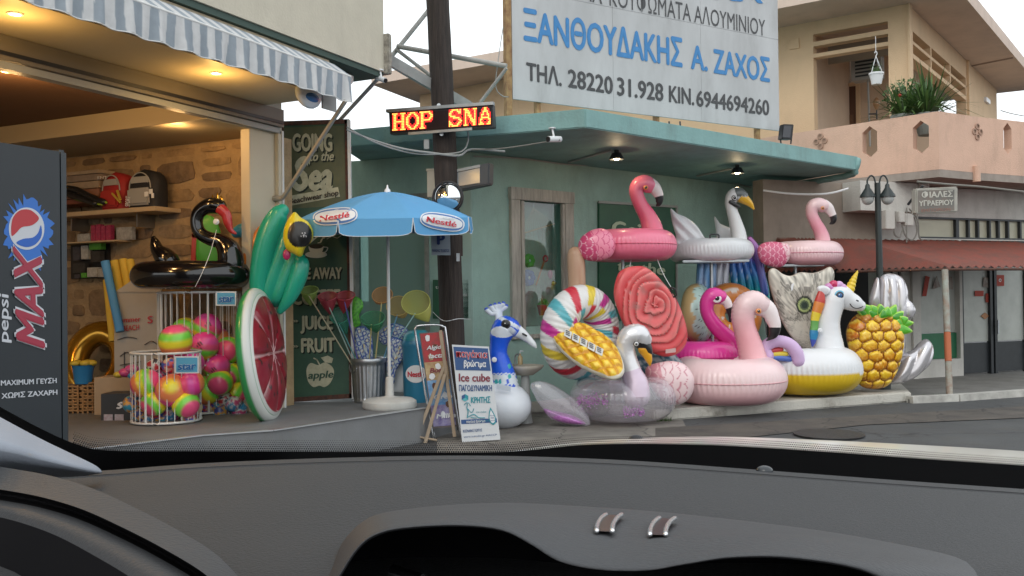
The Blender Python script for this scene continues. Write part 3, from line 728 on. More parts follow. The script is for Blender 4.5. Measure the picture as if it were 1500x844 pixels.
# coping + slab edge under the parapet
def fan(pts, z, th, m, name): 
    mb = MB(); mb.prism([(p.x, p.y, z) for p in pts], (0, 0, th)); return mb.build(name, m, house)
back = [D + V((3, 6, 0)), A + V((0, 6, 0))]
fan([A, B, C, D] + back, ZB - .12, .118, mat('slab_grey', (.36, .31, .27), .9, var=.25, dirt=.4), 'balcony_slab')
mb = MB(); p = C; mb.rod(V((p.x, p.y - .03, ZB - .15)), V((p.x, p.y - .03, ZB + .1)), .06, 10); mb.build('rain_spout', peach, house)
# upper floor
UC = ray(1331, 100); UC = EYE + UC * (16.2 / UC.y)
UL = Pl(UC, (.805, -.593)); URt = Pl(UC, (.6, .8))
ZR = 6.58
ho = []
u0, zt_ = UL.uz(1195, 84); u1 = UL.uz(1301, 66)[0]; zt_ = (UL.uz(1195, 84)[1] + UL.uz(1301, 67)[1]) / 2
ho.append((u0, u1, ZB + .4, zt_))
s1, s2 = UL.uz(1192, 56)[1], UL.uz(1192, 72)[1]
su0, su1 = UL.uz(1191, 60)[0], UL.uz(1301, 45)[0]
ho += [(su0, su1, s1 - .075, s1 + .075), (su0, su1, s2 - .1, s2 + .04)]
LU0 = UL.uz(615, 150)[0]
us = sorted({u0, su0})
wallgrid(UL, LU0, -.002, ZB, ZR, [(min(u0, su0), u1, ZB + .4, zt_), (min(u0, su0), u1, s1 - .07, s1 + .07), (min(u0, su0), u1, s2 - .09, s2 + .05)], .2, yel, house, 'upper_wall_left')
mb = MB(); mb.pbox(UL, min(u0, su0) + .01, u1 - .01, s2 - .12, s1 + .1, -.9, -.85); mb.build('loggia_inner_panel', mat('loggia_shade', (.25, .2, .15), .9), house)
r1 = URt.uz(1418, 200)[0]; zr1, zr2, zr3 = (URt.uz(1336, 48)[1], URt.uz(1336, 64)[1], URt.uz(1336, 80)[1])
rb_ = [(.18, r1 * .33), (r1 * .345, r1 * .66), (r1 * .675, r1 - .15)]
wallgrid(URt, .0, URt.uz(1461, 200)[0], ZB, ZR - .003, [(a, b, z - .085, z + .085) for a, b in rb_ for z in (zr1 - .05, zr2 - .08)] + [(.18, r1 - .15, ZB + .4, zr3 - .05)], .2, yel, house, 'upper_wall_right')
mb = MB(); mb.pbox(URt, -.04, .16, ZB, ZR - .002, .002, .04); mb.build('corner_pilaster', yel, house)
mb = MB(); mb.pbox(URt, r1 - .06, r1 + .1, ZB, ZR - .002, .002, .05); mb.build('corner_pilaster', yel, house)
# inside of the loggia
inn = mat('loggia_wall', (.68, .53, .40), .9, var=.08)
mb = MB(); mb.pbox(UL, u0 - .45, u0 - .25, ZB, ZR, -3.0, -.21); mb.build('loggia_side_wall', inn, house)
mb = MB(); mb.pbox(UL, u0 - .2, -.21, ZB, ZR - .01, -3.2, -3.0); mb.build('loggia_back_wall', inn, house)
dr = thing('loggia_door', 'small brown wooden door inside the upstairs loggia', 'door', UL.q(u0 + .5, ZB, -2.95))
a_, b_ = UL.off(-2.94).uz(1232, 150)[0], UL.off(-2.94).uz(1247, 150)[0]; dz = UL.off(-2.94).uz(1240, 128)[1]
mb = MB(); mb.pbox(UL, a_, b_ + .1, ZB, dz, -2.99, -2.94); mb.build('door_leaf', mat('door_brown', (.13, .06, .035), .6), dr)
mb = MB(); mb.pbox(UL, a_ - .08, a_ - .005, ZB, dz + .08, -2.99, -2.9); mb.pbox(UL, b_ + .105, b_ + .18, ZB, dz + .08, -2.99, -2.9); mb.pbox(UL, a_ - .004, b_ + .104, dz + .005, dz + .08, -2.99, -2.9); mb.build('door_frame', yel, dr)
for i in range(4):
    mb = MB(); zz = ZB + .5 + i * .38; mb.pbox(UL, a_ + .05, b_ + .04, zz, zz + .26, -2.938, -2.925); mb.build('door_panel', mat('door_brown2', (.18, .09, .05), .6), dr)
ac = UL.off(-1.6).at(1271, 96); t = thing('air_conditioner', 'white air conditioner unit high on the loggia back wall', 'air conditioner', ac)
mb = MB(); mb.obox(ac, UL.u * .28, UL.n * .14, V((0, 0, .3))); mb.build('casing', mat('ac_grey', (.35, .34, .32), .6), t, bevel=.01)
for k in range(7): mb = MB(); mb.obox(ac + UL.n * .145 + V((0, 0, -.22 + .07 * k)), UL.u * .2, UL.n * .008, V((0, 0, .016))); mb.build('grille_slat', dmetal, t)
mb = MB(); mb.rod(ac + V((0, 0, -.3)), ac + V((.02, 0, -1.6)), .02); mb.build('drain_hose', cab, t)
ln = UL.off(-1.5).at(1284, 152); t = thing('wall_lantern', 'small copper wall lantern inside the loggia', 'lamp', ln)
mb = MB(); mb.lathe(ln, [(.02, -.12), (.07, -.02), (.07, .05), (.02, .12)], 10, capends=True); mb.build('lantern_glass', mat('lantern', (.35, .2, .1), .3), t)
mb = MB(); mb.rod(ln - V((0, 0, .1)), ln - V((0, 0, .3)), .015); mb.rod(ln - V((0, 0, .2)), ln - V((.15, 0, .2)), .015); mb.build('bracket', dmetal, t)
# hanging pot
hp = W(1284, 124, 15.8); t = thing('hanging_pot', 'white hanging flower pot in the loggia opening', 'flower pot', hp)
mb = MB(); mb.lathe(hp, [(.0, 0), (.08, 0), (.115, .17), (.125, .17), (.125, .2), (.10, .2), (.09, .16)], 20); mb.build('pot', whitep, t, smooth=True)
mb = MB(); top = W(1283, 82, 15.8)
for k in range(4): mb.rod(hp + V((math.cos(k * PI / 2 + .5) * .12, math.sin(k * PI / 2 + .5) * .12, .19)), top, .005)
mb.tube([top, top + V((.02, 0, .04)), top + V((0, 0, .08)), top + V((-.02, 0, .05))], .008, 6); mb.rod(top + V((0, 0, .08)), V((top.x, top.y, zt_)), .005); mb.build('hanger', whitep, t)
grn = [mat('leaf_%d' % i, c, .5, var=.3, vs=9) for i, c in enumerate([(.07, .14, .035), (.045, .10, .025), (.11, .2, .05)])]
mb = MB()
for k in range(26):
    a = rnd.uniform(0, 6.3); b = hp + V((math.cos(a) * .05, math.sin(a) * .05, .19)); e_ = b + V((math.cos(a) * .07, math.sin(a) * .07, rnd.uniform(.05, .22))); s_ = V((-math.sin(a), math.cos(a), 0)) * .012; mb.poly([b - s_, b + s_, e_])
mb.build('foliage', grn[0], t)
# roof
e1, e2, e3, e4 = GZ(1138, 13, ZR), GZ(1205, 0, ZR), GZ(1417, 0, ZR), GZ(1500, 99, ZR)
eL = GZ(544, 124, ZR); dr_ = (e4 - e3).normalized(); dlv = (e1 - eL)
# front eave line runs through e1/e2; corner where it meets the right eave
da = (e2 - e1).normalized()
den = da.x * dr_.y - da.y * dr_.x; tt = ((e3 - e1).x * dr_.y - (e3 - e1).y * dr_.x) / den; cor = e1 + da * tt
g1 = GZ(1460, 137, ZR)
rp = [eL, GZ(740, 90, ZR), e1, cor, e4, e4 + dr_ * 1.5, GZ(1570, 125, ZR), g1, V((6, 30, ZR)), V((-1, 27, ZR)), GZ(588, 141, ZR), ]
mb = MB(); mb.prism([(p.x, p.y, ZR) for p in rp], (0, 0, .24)); mb.build('roof_slab', eave, house)
mb = MB(); mb.rod(GZ(1418, 97, ZR) - V((0, 0, .01)), GZ(1484, 84, ZR) - V((0, 0, .01)), .02); mb.build('roof_conduit', mat('conduit_pink', (.35, .27, .22), .8), house)
mb = MB(); mb.obox(UL.at(1164, 65), UL.u * .09, UL.n * .03, V((0, 0, .09))); mb.build('junction_box', yel, house)
mb = MB(); mb.obox(URt.at(1444, 148), URt.u * .25, URt.n * .06, V((0, 0, .05))); mb.build('wall_lamp', whitep, house)
# spiky plants behind the parapet
def spiky(px, py, Y, n, L, lab, name='spiky_plant', tub=True):
    b = W(px, py, Y); t = thing(name, lab, 'plant', b - V((0, 0, .35)))
    mb = MB(); mb.lathe(b - V((0, 0, .35)), [(.0, 0), (.14, 0), (.2, .3), (.22, .3), (.22, .35), (.18, .35), (.17, .3), (0, .3)], 18); mb.build('planter', mat('planter_grey', (.3, .34, .32), .7), t)
    m0 = [MB(), MB(), MB()]
    for k in range(n):
        a = rnd.uniform(0, 2 * PI); el = rnd.uniform(.05, 1.5) ** .9; l = L * rnd.uniform(.45, 1.1); d = V((math.cos(a) * math.cos(el), math.sin(a) * math.cos(el), math.sin(el)))
        s_ = d.cross(V((0, 0, 1))).normalized() * rnd.uniform(.012, .022); b0 = b + V((math.cos(a) * .06, math.sin(a) * .06, -.03)); mid = b0 + d * l * .55; tip = b0 + d * l + V((rnd.uniform(-.05, .05), 0, -rnd.uniform(.1, .45) * l * math.cos(el)))
        M_ = rnd.choice(m0); M_.poly([b0 - s_ * .6, b0 + s_ * .6, mid + s_, mid - s_]); M_.poly([mid - s_, mid + s_, tip])
    for k, M_ in enumerate(m0): M_.build('leaves', grn[k], t)
spiky(1325, 169, 15.2, 150, .78, 'spiky green yucca on the balcony left of the taller one')
spiky(1358, 167, 15.0, 200, .9, 'fuller spiky green yucca on the balcony corner')
b = W(1330, 140, 15.6); t = thing('flowering_shrub', 'leafy shrub with a few red blooms behind the balcony yuccas', 'plant', b - V((0, 0, .5)))
mb = MB(); mb.rod(b - V((0, 0, .5)), b, .02); mb.build('stem', mat('bark', (.1, .07, .05), .9), t); mm = [MB(), MB()]
for k in range(420):
    d = V((rnd.gauss(0, 1), rnd.gauss(0, 1), rnd.gauss(0, .8))).normalized() * rnd.uniform(.1, .36); p = b + V((d.x * 1.25, d.y, d.z * .8)); x = V((rnd.uniform(-1, 1), rnd.uniform(-1, 1), rnd.uniform(-1, 1))).normalized() * .045; y = x.orthogonal().normalized() * .028
    mm[k % 2].poly([p - x, p + y, p + x, p - y])
for k in (0, 1): mm[k].build('foliage', grn[k], t)
mb = MB()
for x, y in ((1326, 148), (1336, 152), (1318, 140)): mb.ball(W(x, y, 15.1), .03, seg=8, rings=5)
mb.build('blooms', mat('bloom_red', (.4, .03, .02), .5), t)
# ------------------------------------------------ ground floor
GP = Pl(W(1418, 557, 15.9), (.919, .394))
gf = thing('ground_floor_shop', 'closed white ground floor shop under the peach balcony', 'shop front', GP.o)
def gu(px): return GP.uz(px, 500)[0]
G0, G1 = gu(1130), gu(1500) + 5
zdoor = GP.uz(1420, 352)[1]; zc0, zc1 = GP.uz(1400, 350)[1], GP.uz(1400, 319)[1]
cwl = gu(1348)
wallgrid(GP, gu(1290), G1, .05, ZB - .13, [(cwl, G1 - .05, zc0, zc1), (gu(1350), gu(1407), .35, zdoor), (gu(1411), G1 - .05, .05, zdoor)], .25, whit, gf, 'shop_wall')
mb = MB(); mb.pbox(GP, gu(1124), gu(1290) - .002, 2.3, ZB - .125, -.3, -.05); mb.build('lintel_wall', mat('brown_render', (.34, .28, .23), .9, var=.2, dirt=.3), gf)
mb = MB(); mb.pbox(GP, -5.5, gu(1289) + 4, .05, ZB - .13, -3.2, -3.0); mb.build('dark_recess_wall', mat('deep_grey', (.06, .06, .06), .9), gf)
mb = MB(); mb.pbox(GP, gu(1240), gu(1340), ZB - .6, ZB - .13, -.04, .35); mb.build('beam_end', whit, gf)
# clerestory panes
gl_y = mat('aged_pane', (.50, .48, .36), .35, var=.12, vs=3)
x = [1350, 1408, 1424, 1438, 1455, 1468, 1482, 1500, 1515, 1530, 1545]
for a, b in zip(x, x[1:]):
    mb = MB(); mb.pbox(GP, gu(a) + .02, gu(b) - .02, zc0 + .03, zc1 - .03, -.1, -.08); mb.build('clerestory_pane', gl_y, gf)
mb = MB()
for a in x[1:]: mb.pbox(GP, gu(a) - .02 - (.03 if a in (1408,) else 0), gu(a) + .02, zc0 + .031, zc1 - .031, -.11, -.02)
mb.pbox(GP, cwl, G1 - .06, zc0, zc0 + .03, -.11, -.015); mb.pbox(GP, cwl, G1 - .06, zc1 - .03, zc1, -.11, -.015); mb.build('clerestory_frame', dmetal, gf)
# window and doors
paned = mat('whitewashed_glass', (.50, .52, .48), .4, var=.2, vs=4, dirt=.2)
zg0, zg1 = GP.uz(1380, 550)[1], GP.uz(1380, 492)[1]
mb = MB(); mb.pbox(GP, gu(1350), gu(1407), zg1 + .05, zdoor, -.12, -.1); mb.build('shop_pane', paned, gf)
mb = MB(); mb.pbox(GP, gu(1350), gu(1407), GP.uz(1380, 526)[1], zg1 + .04, -.12, -.08); mb.build('green_panel', mat('panel_green', (.02, .16, .07), .5, var=.2), gf)
mb = MB(); mb.pbox(GP, gu(1350), gu(1407), .351, GP.uz(1380, 526)[1] - .01, -.12, -.085); mb.build('grey_panel', greyp, gf)
for a, b in ((1413, 1456), (1462, 1508), (1512, 1556)):
    mb = MB(); mb.pbox(GP, gu(a) + .03, gu(b) - .03, .62, zdoor - .08, -.11, -.09); mb.build('door_pane', paned, gf)
    mb = MB(); mb.pbox(GP, gu(a) + .03, gu(b) - .03, .08, .6, -.11, -.085); mb.build('kick_panel', dmetal, gf)
    mb = MB(); mb.pbox(GP, gu(a) - .03, gu(a) + .03, .05, zdoor, -.12, -.03); mb.pbox(GP, gu(b) - .03, gu(b) + .03, .05, zdoor, -.12, -.035); mb.pbox(GP, gu(a) + .031, gu(b) - .031, zdoor - .08, zdoor, -.12, -.03); mb.build('door_frame', dmetal, gf)
strip(GP, [(1462, 470), (1462, 488)], .03, steel, gf, 'door_handle', .02, .03)
prd = mat('poster_red', (.38, .05, .03), .7); pwh = mat('poster_worn', (.42, .40, .36), .8, col2=(.22, .15, .13), vs=14)
for pts, m_ in (([(1459, 419), (1471, 419), (1471, 403), (1459, 403)], prd), ([(1428, 434), (1441, 434), (1441, 426), (1428, 426)], prd), ([(1444, 443), (1450, 443), (1450, 430), (1444, 430)], prd), ([(1437, 463), (1443, 468), (1449, 463), (1443, 458)], mat('poster_orange', (.4, .2, .1), .7)), ([(1351, 434), (1356, 404), (1362, 406), (1357, 434)], prd), ([(1366, 424), (1372, 404), (1378, 420)], pwh), ([(1388, 424), (1396, 424), (1395, 405), (1388, 407)], pwh), ([(1440, 420), (1450, 422), (1451, 407), (1441, 406)], pwh), ([(1280, 440), (1290, 440), (1290, 408), (1280, 408)], pwh)):
    quad(GP, pts, m_, gf, 'poster', -.07, .004)
for x_ in (1465,): ptext('O', GP, x_ - 2, 413, x_ + 2, 413, 5, whitep, gf, off=-.062, thick=.001, bold=.04)
# white mullions left of it
for a in (1299, 1310, 1321, 1338): mb = MB(); mb.pbox(GP, gu(a) - .05, gu(a) + .05, .05, 2.3, .002, .05); mb.build('mullion', whit, gf)
mb = MB(); mb.pbox(GP, gu(1301) + .01, gu(1319), .3, 2.2, -.0, .02); mb.build('dark_pane', mat('dark_glass'), gf)
# corrugated awning
ga = thing('corrugated_awning', 'rusty red corrugated metal awning along the closed shop', 'awning', GP.q(-1, 2.0, 1))
P0 = [GP.off(.05).at(x_, y) for x_, y in ((1110, 343), (1500, 359))]; yb = (P0[0].z + P0[1].z) / 2
redc = mat('rusty_red_tin', (.26, .07, .05), .7, col2=(.17, .075, .06), vs=5, bump=.2, bs=20, dirt=.2)
fa, fb, fc = W(1225, 362, 14.0), W(1384, 390, 13.2), W(1500, 391, 13.7); fb.z = fa.z = fc.z = (fb.z + fc.z) / 2; 
def corr(a, b, c_, d_, n, name):
    """a,b front edge; c_,d_ back edge: corrugated sheet"""
    mb = MB(); r0, r1, r2 = [], [], []
    for i in range(n * 4 + 1):
        t_ = i / (n * 4); z_ = .02 * math.cos(i * PI / 2); p = a.lerp(b, t_); q = c_.lerp(d_, t_)
        r0.append(mb.vert(p + V((0, 0, z_)))); r1.append(mb.vert(q + V((0, 0, z_)))); r2.append(mb.vert(p + V((0, 0, z_ - .012))))
    for i in range(n * 4): mb.face(r0[i], r0[i + 1], r1[i + 1], r1[i]); mb.face(r2[i], r2[i + 1], r0[i + 1], r0[i])
    return mb.build(name, redc, ga, smooth=True)
fz = fb.z; fc2 = fb + (fc - fb) * 2.5
zb_ = GP.uz(1400, 352)[1] - .02
back1 = GP.q((fb - GP.o).dot(GP.u) , zb_, .02); back0 = GP.q((fa - GP.o).dot(GP.u) - .3, zb_, .02); back2 = GP.q((fc2 - GP.o).dot(GP.u), zb_, .02)
corr(fa, fb, back0, back1, 16, 'tin_sheet'); corr(fb, fc2, back1, back2, 26, 'tin_sheet')
fl = W(1118, 350, 14.6); fl.z = fa.z
corr(fl, fa - V((.01, 0, 0)), GP.q((fl - GP.o).dot(GP.u), zb_, .02), back0, 14, 'tin_sheet')
mb = MB(); mb.rod(fb - V((0, 0, .04)), fa - V((0, 0, .04)), .02); mb.rod(fb - V((0, 0, .04)), fc2 - V((0, 0, .04)), .02); mb.build('edge_beam', mat('rusty_edge'), ga)
pb = GZ(1391, 581, .05); pt = V((fb.x, fb.y, fb.z - .05))
mb = MB(); mb.rod(pb, pb.lerp(pt, .27), .045, 12); mb.rod(pb.lerp(pt, .5), pt, .045, 12); mb.build('support_post', mat('peeling_post', (.33, .38, .34), .7, col2=(.25, .14, .1), vs=9), ga, smooth=True)
mb = MB(); mb.rod(pb.lerp(pt, .272), pb.lerp(pt, .498), .046, 12); mb.build('orange_band', mat('band_orange', (.42, .12, .05), .7), ga, smooth=True)
# shop sign
sp = Pl(W(1375, 292, 13.6), (.97, .24)); t = thing('gas_bottle_sign', 'small rusty framed wall sign with pale Greek lettering above the red awning', 'sign', sp.at(1375, 312))
mb = MB(); P = fromp(sp, [(1342, 314), (1404, 311), (1404, 273), (1342, 276)]); mb.prism(P, -sp.n * .12); mb.build('box', mat('sign_frame', (.45, .43, .38), .6, var=.3), t, bevel=.02)
quad(sp, [(1345, 311), (1398, 308), (1398, 278), (1345, 279)], mat('sign_grey', (.14, .15, .14), .6, col2=(.22, .17, .14), vs=6), t, 'sign_face', .004)
ptext('ΦΙΑΛΕΣ', sp, 1350, 290, 1396, 288, 9, mat('sign_letter', (.55, .53, .47), .6), t, off=.01, thick=.001, bold=.03)
ptext('ΥΓΡΑΕΡΙΟΥ', sp, 1346, 302, 1397, 300, 8, mat('sign_letter'), t, off=.01, thick=.001, bold=.03)
ptext('ΕΜΠΟΡΙΟΝ', sp, 1350, 311, 1392, 309, 5, mat('sign_rusty', (.3, .14, .1), .6), t, off=.01, thick=.001)
mb = MB(); mb.rod(W(1330, 300, 13.9), W(1352, 272, 13.7), .02); mb.build('bracket', dmetal, t)
# old wiring on the wall
ew = mat('old_cable', (.2, .19, .17), .7)
Gf = GP.off(.37); box_ = thing('meter_boxes', 'old white meter boxes and tangled cables beside the gas sign', 'electrical box', Gf.at(1320, 340))
for x_, y, w_, h_ in ((1301, 322, 9, 14), (1318, 318, 6, 8), (1329, 322, 8, 9)):
    p = Gf.at(x_, y); s_ = p.y / F; mb = MB(); mb.obox(p, GP.u * w_ * s_, GP.n * .05, V((0, 0, h_ * s_))); mb.build('meter_box', whit, box_, bevel=.008)
mb = MB()
for L_ in ([(1322, 330), (1326, 345), (1336, 352), (1343, 340), (1340, 320), (1333, 312)], [(1312, 326), (1310, 342), (1318, 348), (1322, 336)], [(1332, 306), (1344, 322), (1346, 345), (1350, 352)], [(1328, 305), (1328, 355)], [(1345, 262), (1345, 300), (1342, 330)]): mb.tube([Gf.off(.04).at(*p) for p in L_], .012, 6)
mb.build('wiring', ew, box_, smooth=True)
cable('hanging_cable', [W(1118, 279, 14.0), W(1160, 284, 13.9), W(1210, 284, 13.7), W(1243, 276, 13.6)], .016, label='white drooping cable under the peach balcony', cat='cable', m=whitep)
cable('wall_cable', [W(x_, y, 13.55) for x_, y in ((1343, 266), (1400, 271), (1440, 274), (1500, 281), (1540, 284))], .016, label='sagging cable along the wall below the right balcony', cat='cable', m=ew)
# pavement and kerb
kb_ = mat('pavement_concrete', (.24, .235, .22), .85, col2=(.15, .145, .135), vs=2, bump=.4, bs=60, dirt=.35)
ke = [GZ(1332, 584, .06), GZ(1400, 581, .06), GZ(1500, 574, .06)]; ke.append(ke[2] + (ke[2] - ke[1]) * 6)
mb = MB(); mb.prism([(p.x, p.y, 0) for p in ke + [GP.q(12, 0, -.3), GP.q(0, 0, -3.3), TW.q(TWL + 2.2, 0, -2.2), TW.q(TWL + .62, 0, .35)]], (0, 0, .05)); mb.build('pavement', kb_, kind='structure')
mb = MB()
for a, b in zip(ke, ke[1:]):
    n_ = max(1, int((b - a).length / .8)); d = (b - a).normalized(); s_ = V((-d.y, d.x, 0)) * .07
    for k in range(n_):
        c_ = a.lerp(b, (k + .5) / n_); c_.z = .045; mq = MB(); mq.obox(c_, (b - a) / n_ / 2 * .985, s_, V((0, 0, .045))); mq.build('kerb_stone', mat('kerb_white', (.55, .54, .5), .8, col2=(.3, .29, .27), vs=5), None, kind='structure')
# street lamp
lp = GZ(1296, 576, .05); Yl = 13.0; bx = W(1291, 300, Yl)
lp = V((W(1293, 560, Yl).x, Yl, .05)); t = thing('street_lamp', 'dark green double headed street lamp behind the pineapple float', 'street lamp', lp)
mb = MB(); zt2 = W(1290, 268, Yl).z; top = V((lp.x - .03, Yl, zt2)); mb.rod(lp, top, .055, 12, .04); mb.lathe((lp.x, lp.y, .05), [(.11, 0), (.11, .3), (.07, .4)], 14); mb.build('pole', mat('lamp_green', (.018, .026, .026), .45), t, smooth=True)
for s_ in (-1, 1):
    mb = MB(); mb.tube([top - V((0, 0, .25)), top + V((s_ * .02, 0, -.05)), top + V((s_ * .05, 0, .08)), top + V((s_ * .1, 0, .1)), top + V((s_ * .14, 0, .04)), top + V((s_ * .14, 0, -.02))], .012, 8); mb.build('arm', mat('lamp_green'), t, smooth=True)
    c_ = top + V((s_ * .14, 0, -.1)); mb = MB(); mb.lathe(c_, [(.015, .09), (.03, .07), (.035, .03), (.1, -.07), (.11, -.1), (.095, -.1)], 16); mb.build('lamp_shade', mat('lamp_green'), t, smooth=True)
    mb = MB(); mb.ball(c_ - V((0, 0, .12)), .085, .085, .09, 14, 10); mb.build('globe', mat('opal_glass', (.42, .43, .42), .2), t, smooth=True)
# far backdrop left: nothing but the pale sky; wires on the right
cable('overhead_wire', [W(1466, 162, 24), W(1500, 170, 26), W(1600, 185, 30)], .012, label='thin overhead wire against the sky right of the house', cat='cable', m=ew)

# weeds at the foot of the plinth and kerb
for px, py, lab in ((975, 617, 'small green weed tuft at the left foot of the white plinth'), (1373, 583, 'small weed tuft growing along the kerb by the striped post'), (1355, 584, 'low weed tuft at the kerb corner beyond the plinth end')):
    b = GZ(px, py, .004); mb = MB()
    for k in range(46):
        a = rnd.uniform(0, 6.28); q = b + V((rnd.gauss(0, .06), rnd.gauss(0, .02), 0)); d = V((math.cos(a) * .6, math.sin(a) * .6, 1)).normalized() * rnd.uniform(.03, .09); s_ = V((-math.sin(a), math.cos(a), 0)) * .005; mb.poly([q - s_, q + s_, q + d])
    mb.build('weed_tuft', grn[0], label=lab, cat='weed')
# ================================================================== INFLATABLES
vin = mat('printed_vinyl', vc=True, rough=.30, coat=.22, bump=.45, bs=4)
vinm = mat('printed_vinyl_matt', vc=True, rough=.42, coat=.08, bump=.4, bs=4)
blk = mat('black_vinyl', (.006, .006, .007), .12, coat=.6, bump=.15, bs=8)
clearv = glassmat('clear_vinyl', (.97, .95, .98), .10, .08, .22, (.80, .77, .84))
wht = mat('white_vinyl', (.74, .76, .80), .3, coat=.3, bump=.15, bs=7)
shadow_ = None
def sc_(Y): return Y / F
def scallop(px, py, size, w=.14, dirx=1):
    """fish-scale line test in pixel units; True on the line"""
    j0 = int(px * dirx / (size * .62)); best = None
    for j in (j0 - 1, j0, j0 + 1, j0 + 2):
        cx = j * size * .62; off = (j % 2) * size * .5; i = round((py - off) / size); cy = i * size + off
        d = math.hypot((px * dirx - cx + size * .15), py - cy)
        if d < size * .58: return d > size * .58 * (1 - w)
    return False
def mk_pucker(n, amp=.065):
    def f(k, th):
        e = math.exp(-((th - PI / 2) / .28) ** 2) + math.exp(-((th - 3 * PI / 2) / .28) ** 2)
        return 1 - amp * e * (.6 + .5 * math.sin(k * 2 * PI * n)) + .01 * nz(k * 30, th * 2)
    return f
def ring_px(pl_, pr, pt_, pb, Yf, colfn=None, n=300, seg=30, puck=70, ysc=1.0):
    """horizontal tube ring; silhouette in photo pixels, Yf = distance of its nearest point. returns (MB, Yc, z centre, tube radius, ring radius, centre)"""
    r = (pb - pt_) / 2 * Yf / F; 
    Yc = Yf + .5
    for _ in range(6): hw = (pr - pl_) / 2 * Yc / F; Rr = hw - r; Yc = Yf + r + Rr * ysc
    c = W((pl_ + pr) / 2, (pt_ + pb) / 2, Yf + r); z = c.z; cx = W((pl_ + pr) / 2, 430, Yc).x
    path = [V((cx + Rr * math.cos(2 * PI * i / n), Yc + Rr * ysc * math.sin(2 * PI * i / n), z)) for i in range(n)]
    mb = MB(); mb.tube(path, r, seg, closed=True, smooth=1, upv=V((0, 0, 1)), colfn=colfn, pucker=mk_pucker(puck) if puck else None)
    return mb, Yc, z, r, Rr, V((cx, Yc, z))
def neck_px(pts, Y, flat=1.0, colfn=None, seg=24, sm=8, dY=None):
    big = len(pts) >= 7 and colfn is not None; sm = 18 if big else sm
    P = [W(p[0], p[1], Y + (p[3] if len(p) > 3 else 0)) for p in pts]; s = Y / F
    mb = MB(); mb.tube(P, [p[2] * s for p in pts], seg, smooth=sm, flat=flat, upv=V((0, 1, 0)), colfn=colfn, pucker=mk_pucker(30, .06) if big else None); return mb
def pad_px(b, Y, T, colfn=None, n=6, rings=12, ctr=None, p=2.5, tilt=None, hfn=None, smooth=True, N=(0, -1, 0), back=1.0, mb=None):
    """cushion whose outline is b in photo pixels; T half thickness in metres; tilt(px,py)->extra depth"""
    bb = cat_r(b, n, True) if smooth else b
    cx = sum(q[0] for q in bb) / len(bb) if not ctr else ctr[0]; cy = sum(q[1] for q in bb) / len(bb) if not ctr else ctr[1]
    mb = mb or MB(); m = len(bb); Nv = V(N).normalized()
    for side in (1, -1):
        rows = []
        for i in range(rings + 1):
            r = math.sin(PI / 2 * i / rings); row = []
            for k in range(m):
                px, py = cx + (bb[k][0] - cx) * r, cy + (bb[k][1] - cy) * r
                h = T * max(0, 1 - r ** p) ** .5
                if hfn and side > 0 and r < .999: h += hfn(px, py, r) * min(1, (1 - r) * 8)
                d = tilt(px, py) if tilt else 0
                row.append(mb.vert(W(px, py, Y + d) + Nv * h * (side if side > 0 else -back), colfn(px, py, r, side) if colfn else None))
            rows.append(row)
        for a, b_ in zip(rows, rows[1:]):
            for k in range(m):
                j = (k + 1) % m
                mb.face(*( (a[k], a[j], b_[j], b_[k]) if side > 0 else (a[j], a[k], b_[k], b_[j])))
    return mb
def eye(px, py, Y, r, parent, white_=(.8, .8, .8), iris=(.01, .01, .01), fr=.55, rim=None):
    """printed eye: flat discs on the vinyl"""
    s = Y / F; p = W(px, py, Y); d = (EYE - p).normalized(); ax = (V((1, 0, 0)), V((0, 0, 1)), V((0, -1, 0)))
    mb = MB()
    if rim: mb.ball(p, r * 1.25 * s, r * 1.25 * s, .012, 20, 8, ax=ax, colfn=lambda l: rim)
    mb.ball(p - V((0, .004, 0)), r * s, r * s, .014, 20, 8, ax=ax, colfn=lambda l: white_)
    mb.ball(p - V((0, .008, 0)), r * fr * s, r * fr * s, .016, 16, 8, ax=ax, colfn=lambda l: iris)
    mb.ball(p - V((r * .18 * s, .014, -r * .18 * s)), r * .16 * s, r * .16 * s, .012, 10, 6, ax=ax, colfn=lambda l: (.9, .9, .9))
    return mb.build('eye', vin, parent, smooth=True)
def line_px(pts, Y, w, m, parent, name, sm=4):
    mb = MB(); mb.tube([W(p[0], p[1], Y + (p[2] if len(p) > 2 else 0)) for p in pts], w * Y / F, 6, smooth=sm); return mb.build(name, m, parent, smooth=True)
def valve(px, py, Y, parent):
    p = W(px, py, Y); mb = MB(); mb.lathe(p, [(.03, 0), (.03, .012), (.018, .015), (.018, .03), (0, .03)], 14, ax=(V((1, 0, 0)), V((0, 0, 1)), V((0, -1, 0)))); return mb.build('valve', whitep, parent, smooth=True)
dk = mat('printed_black', (.012, .01, .012), .35)
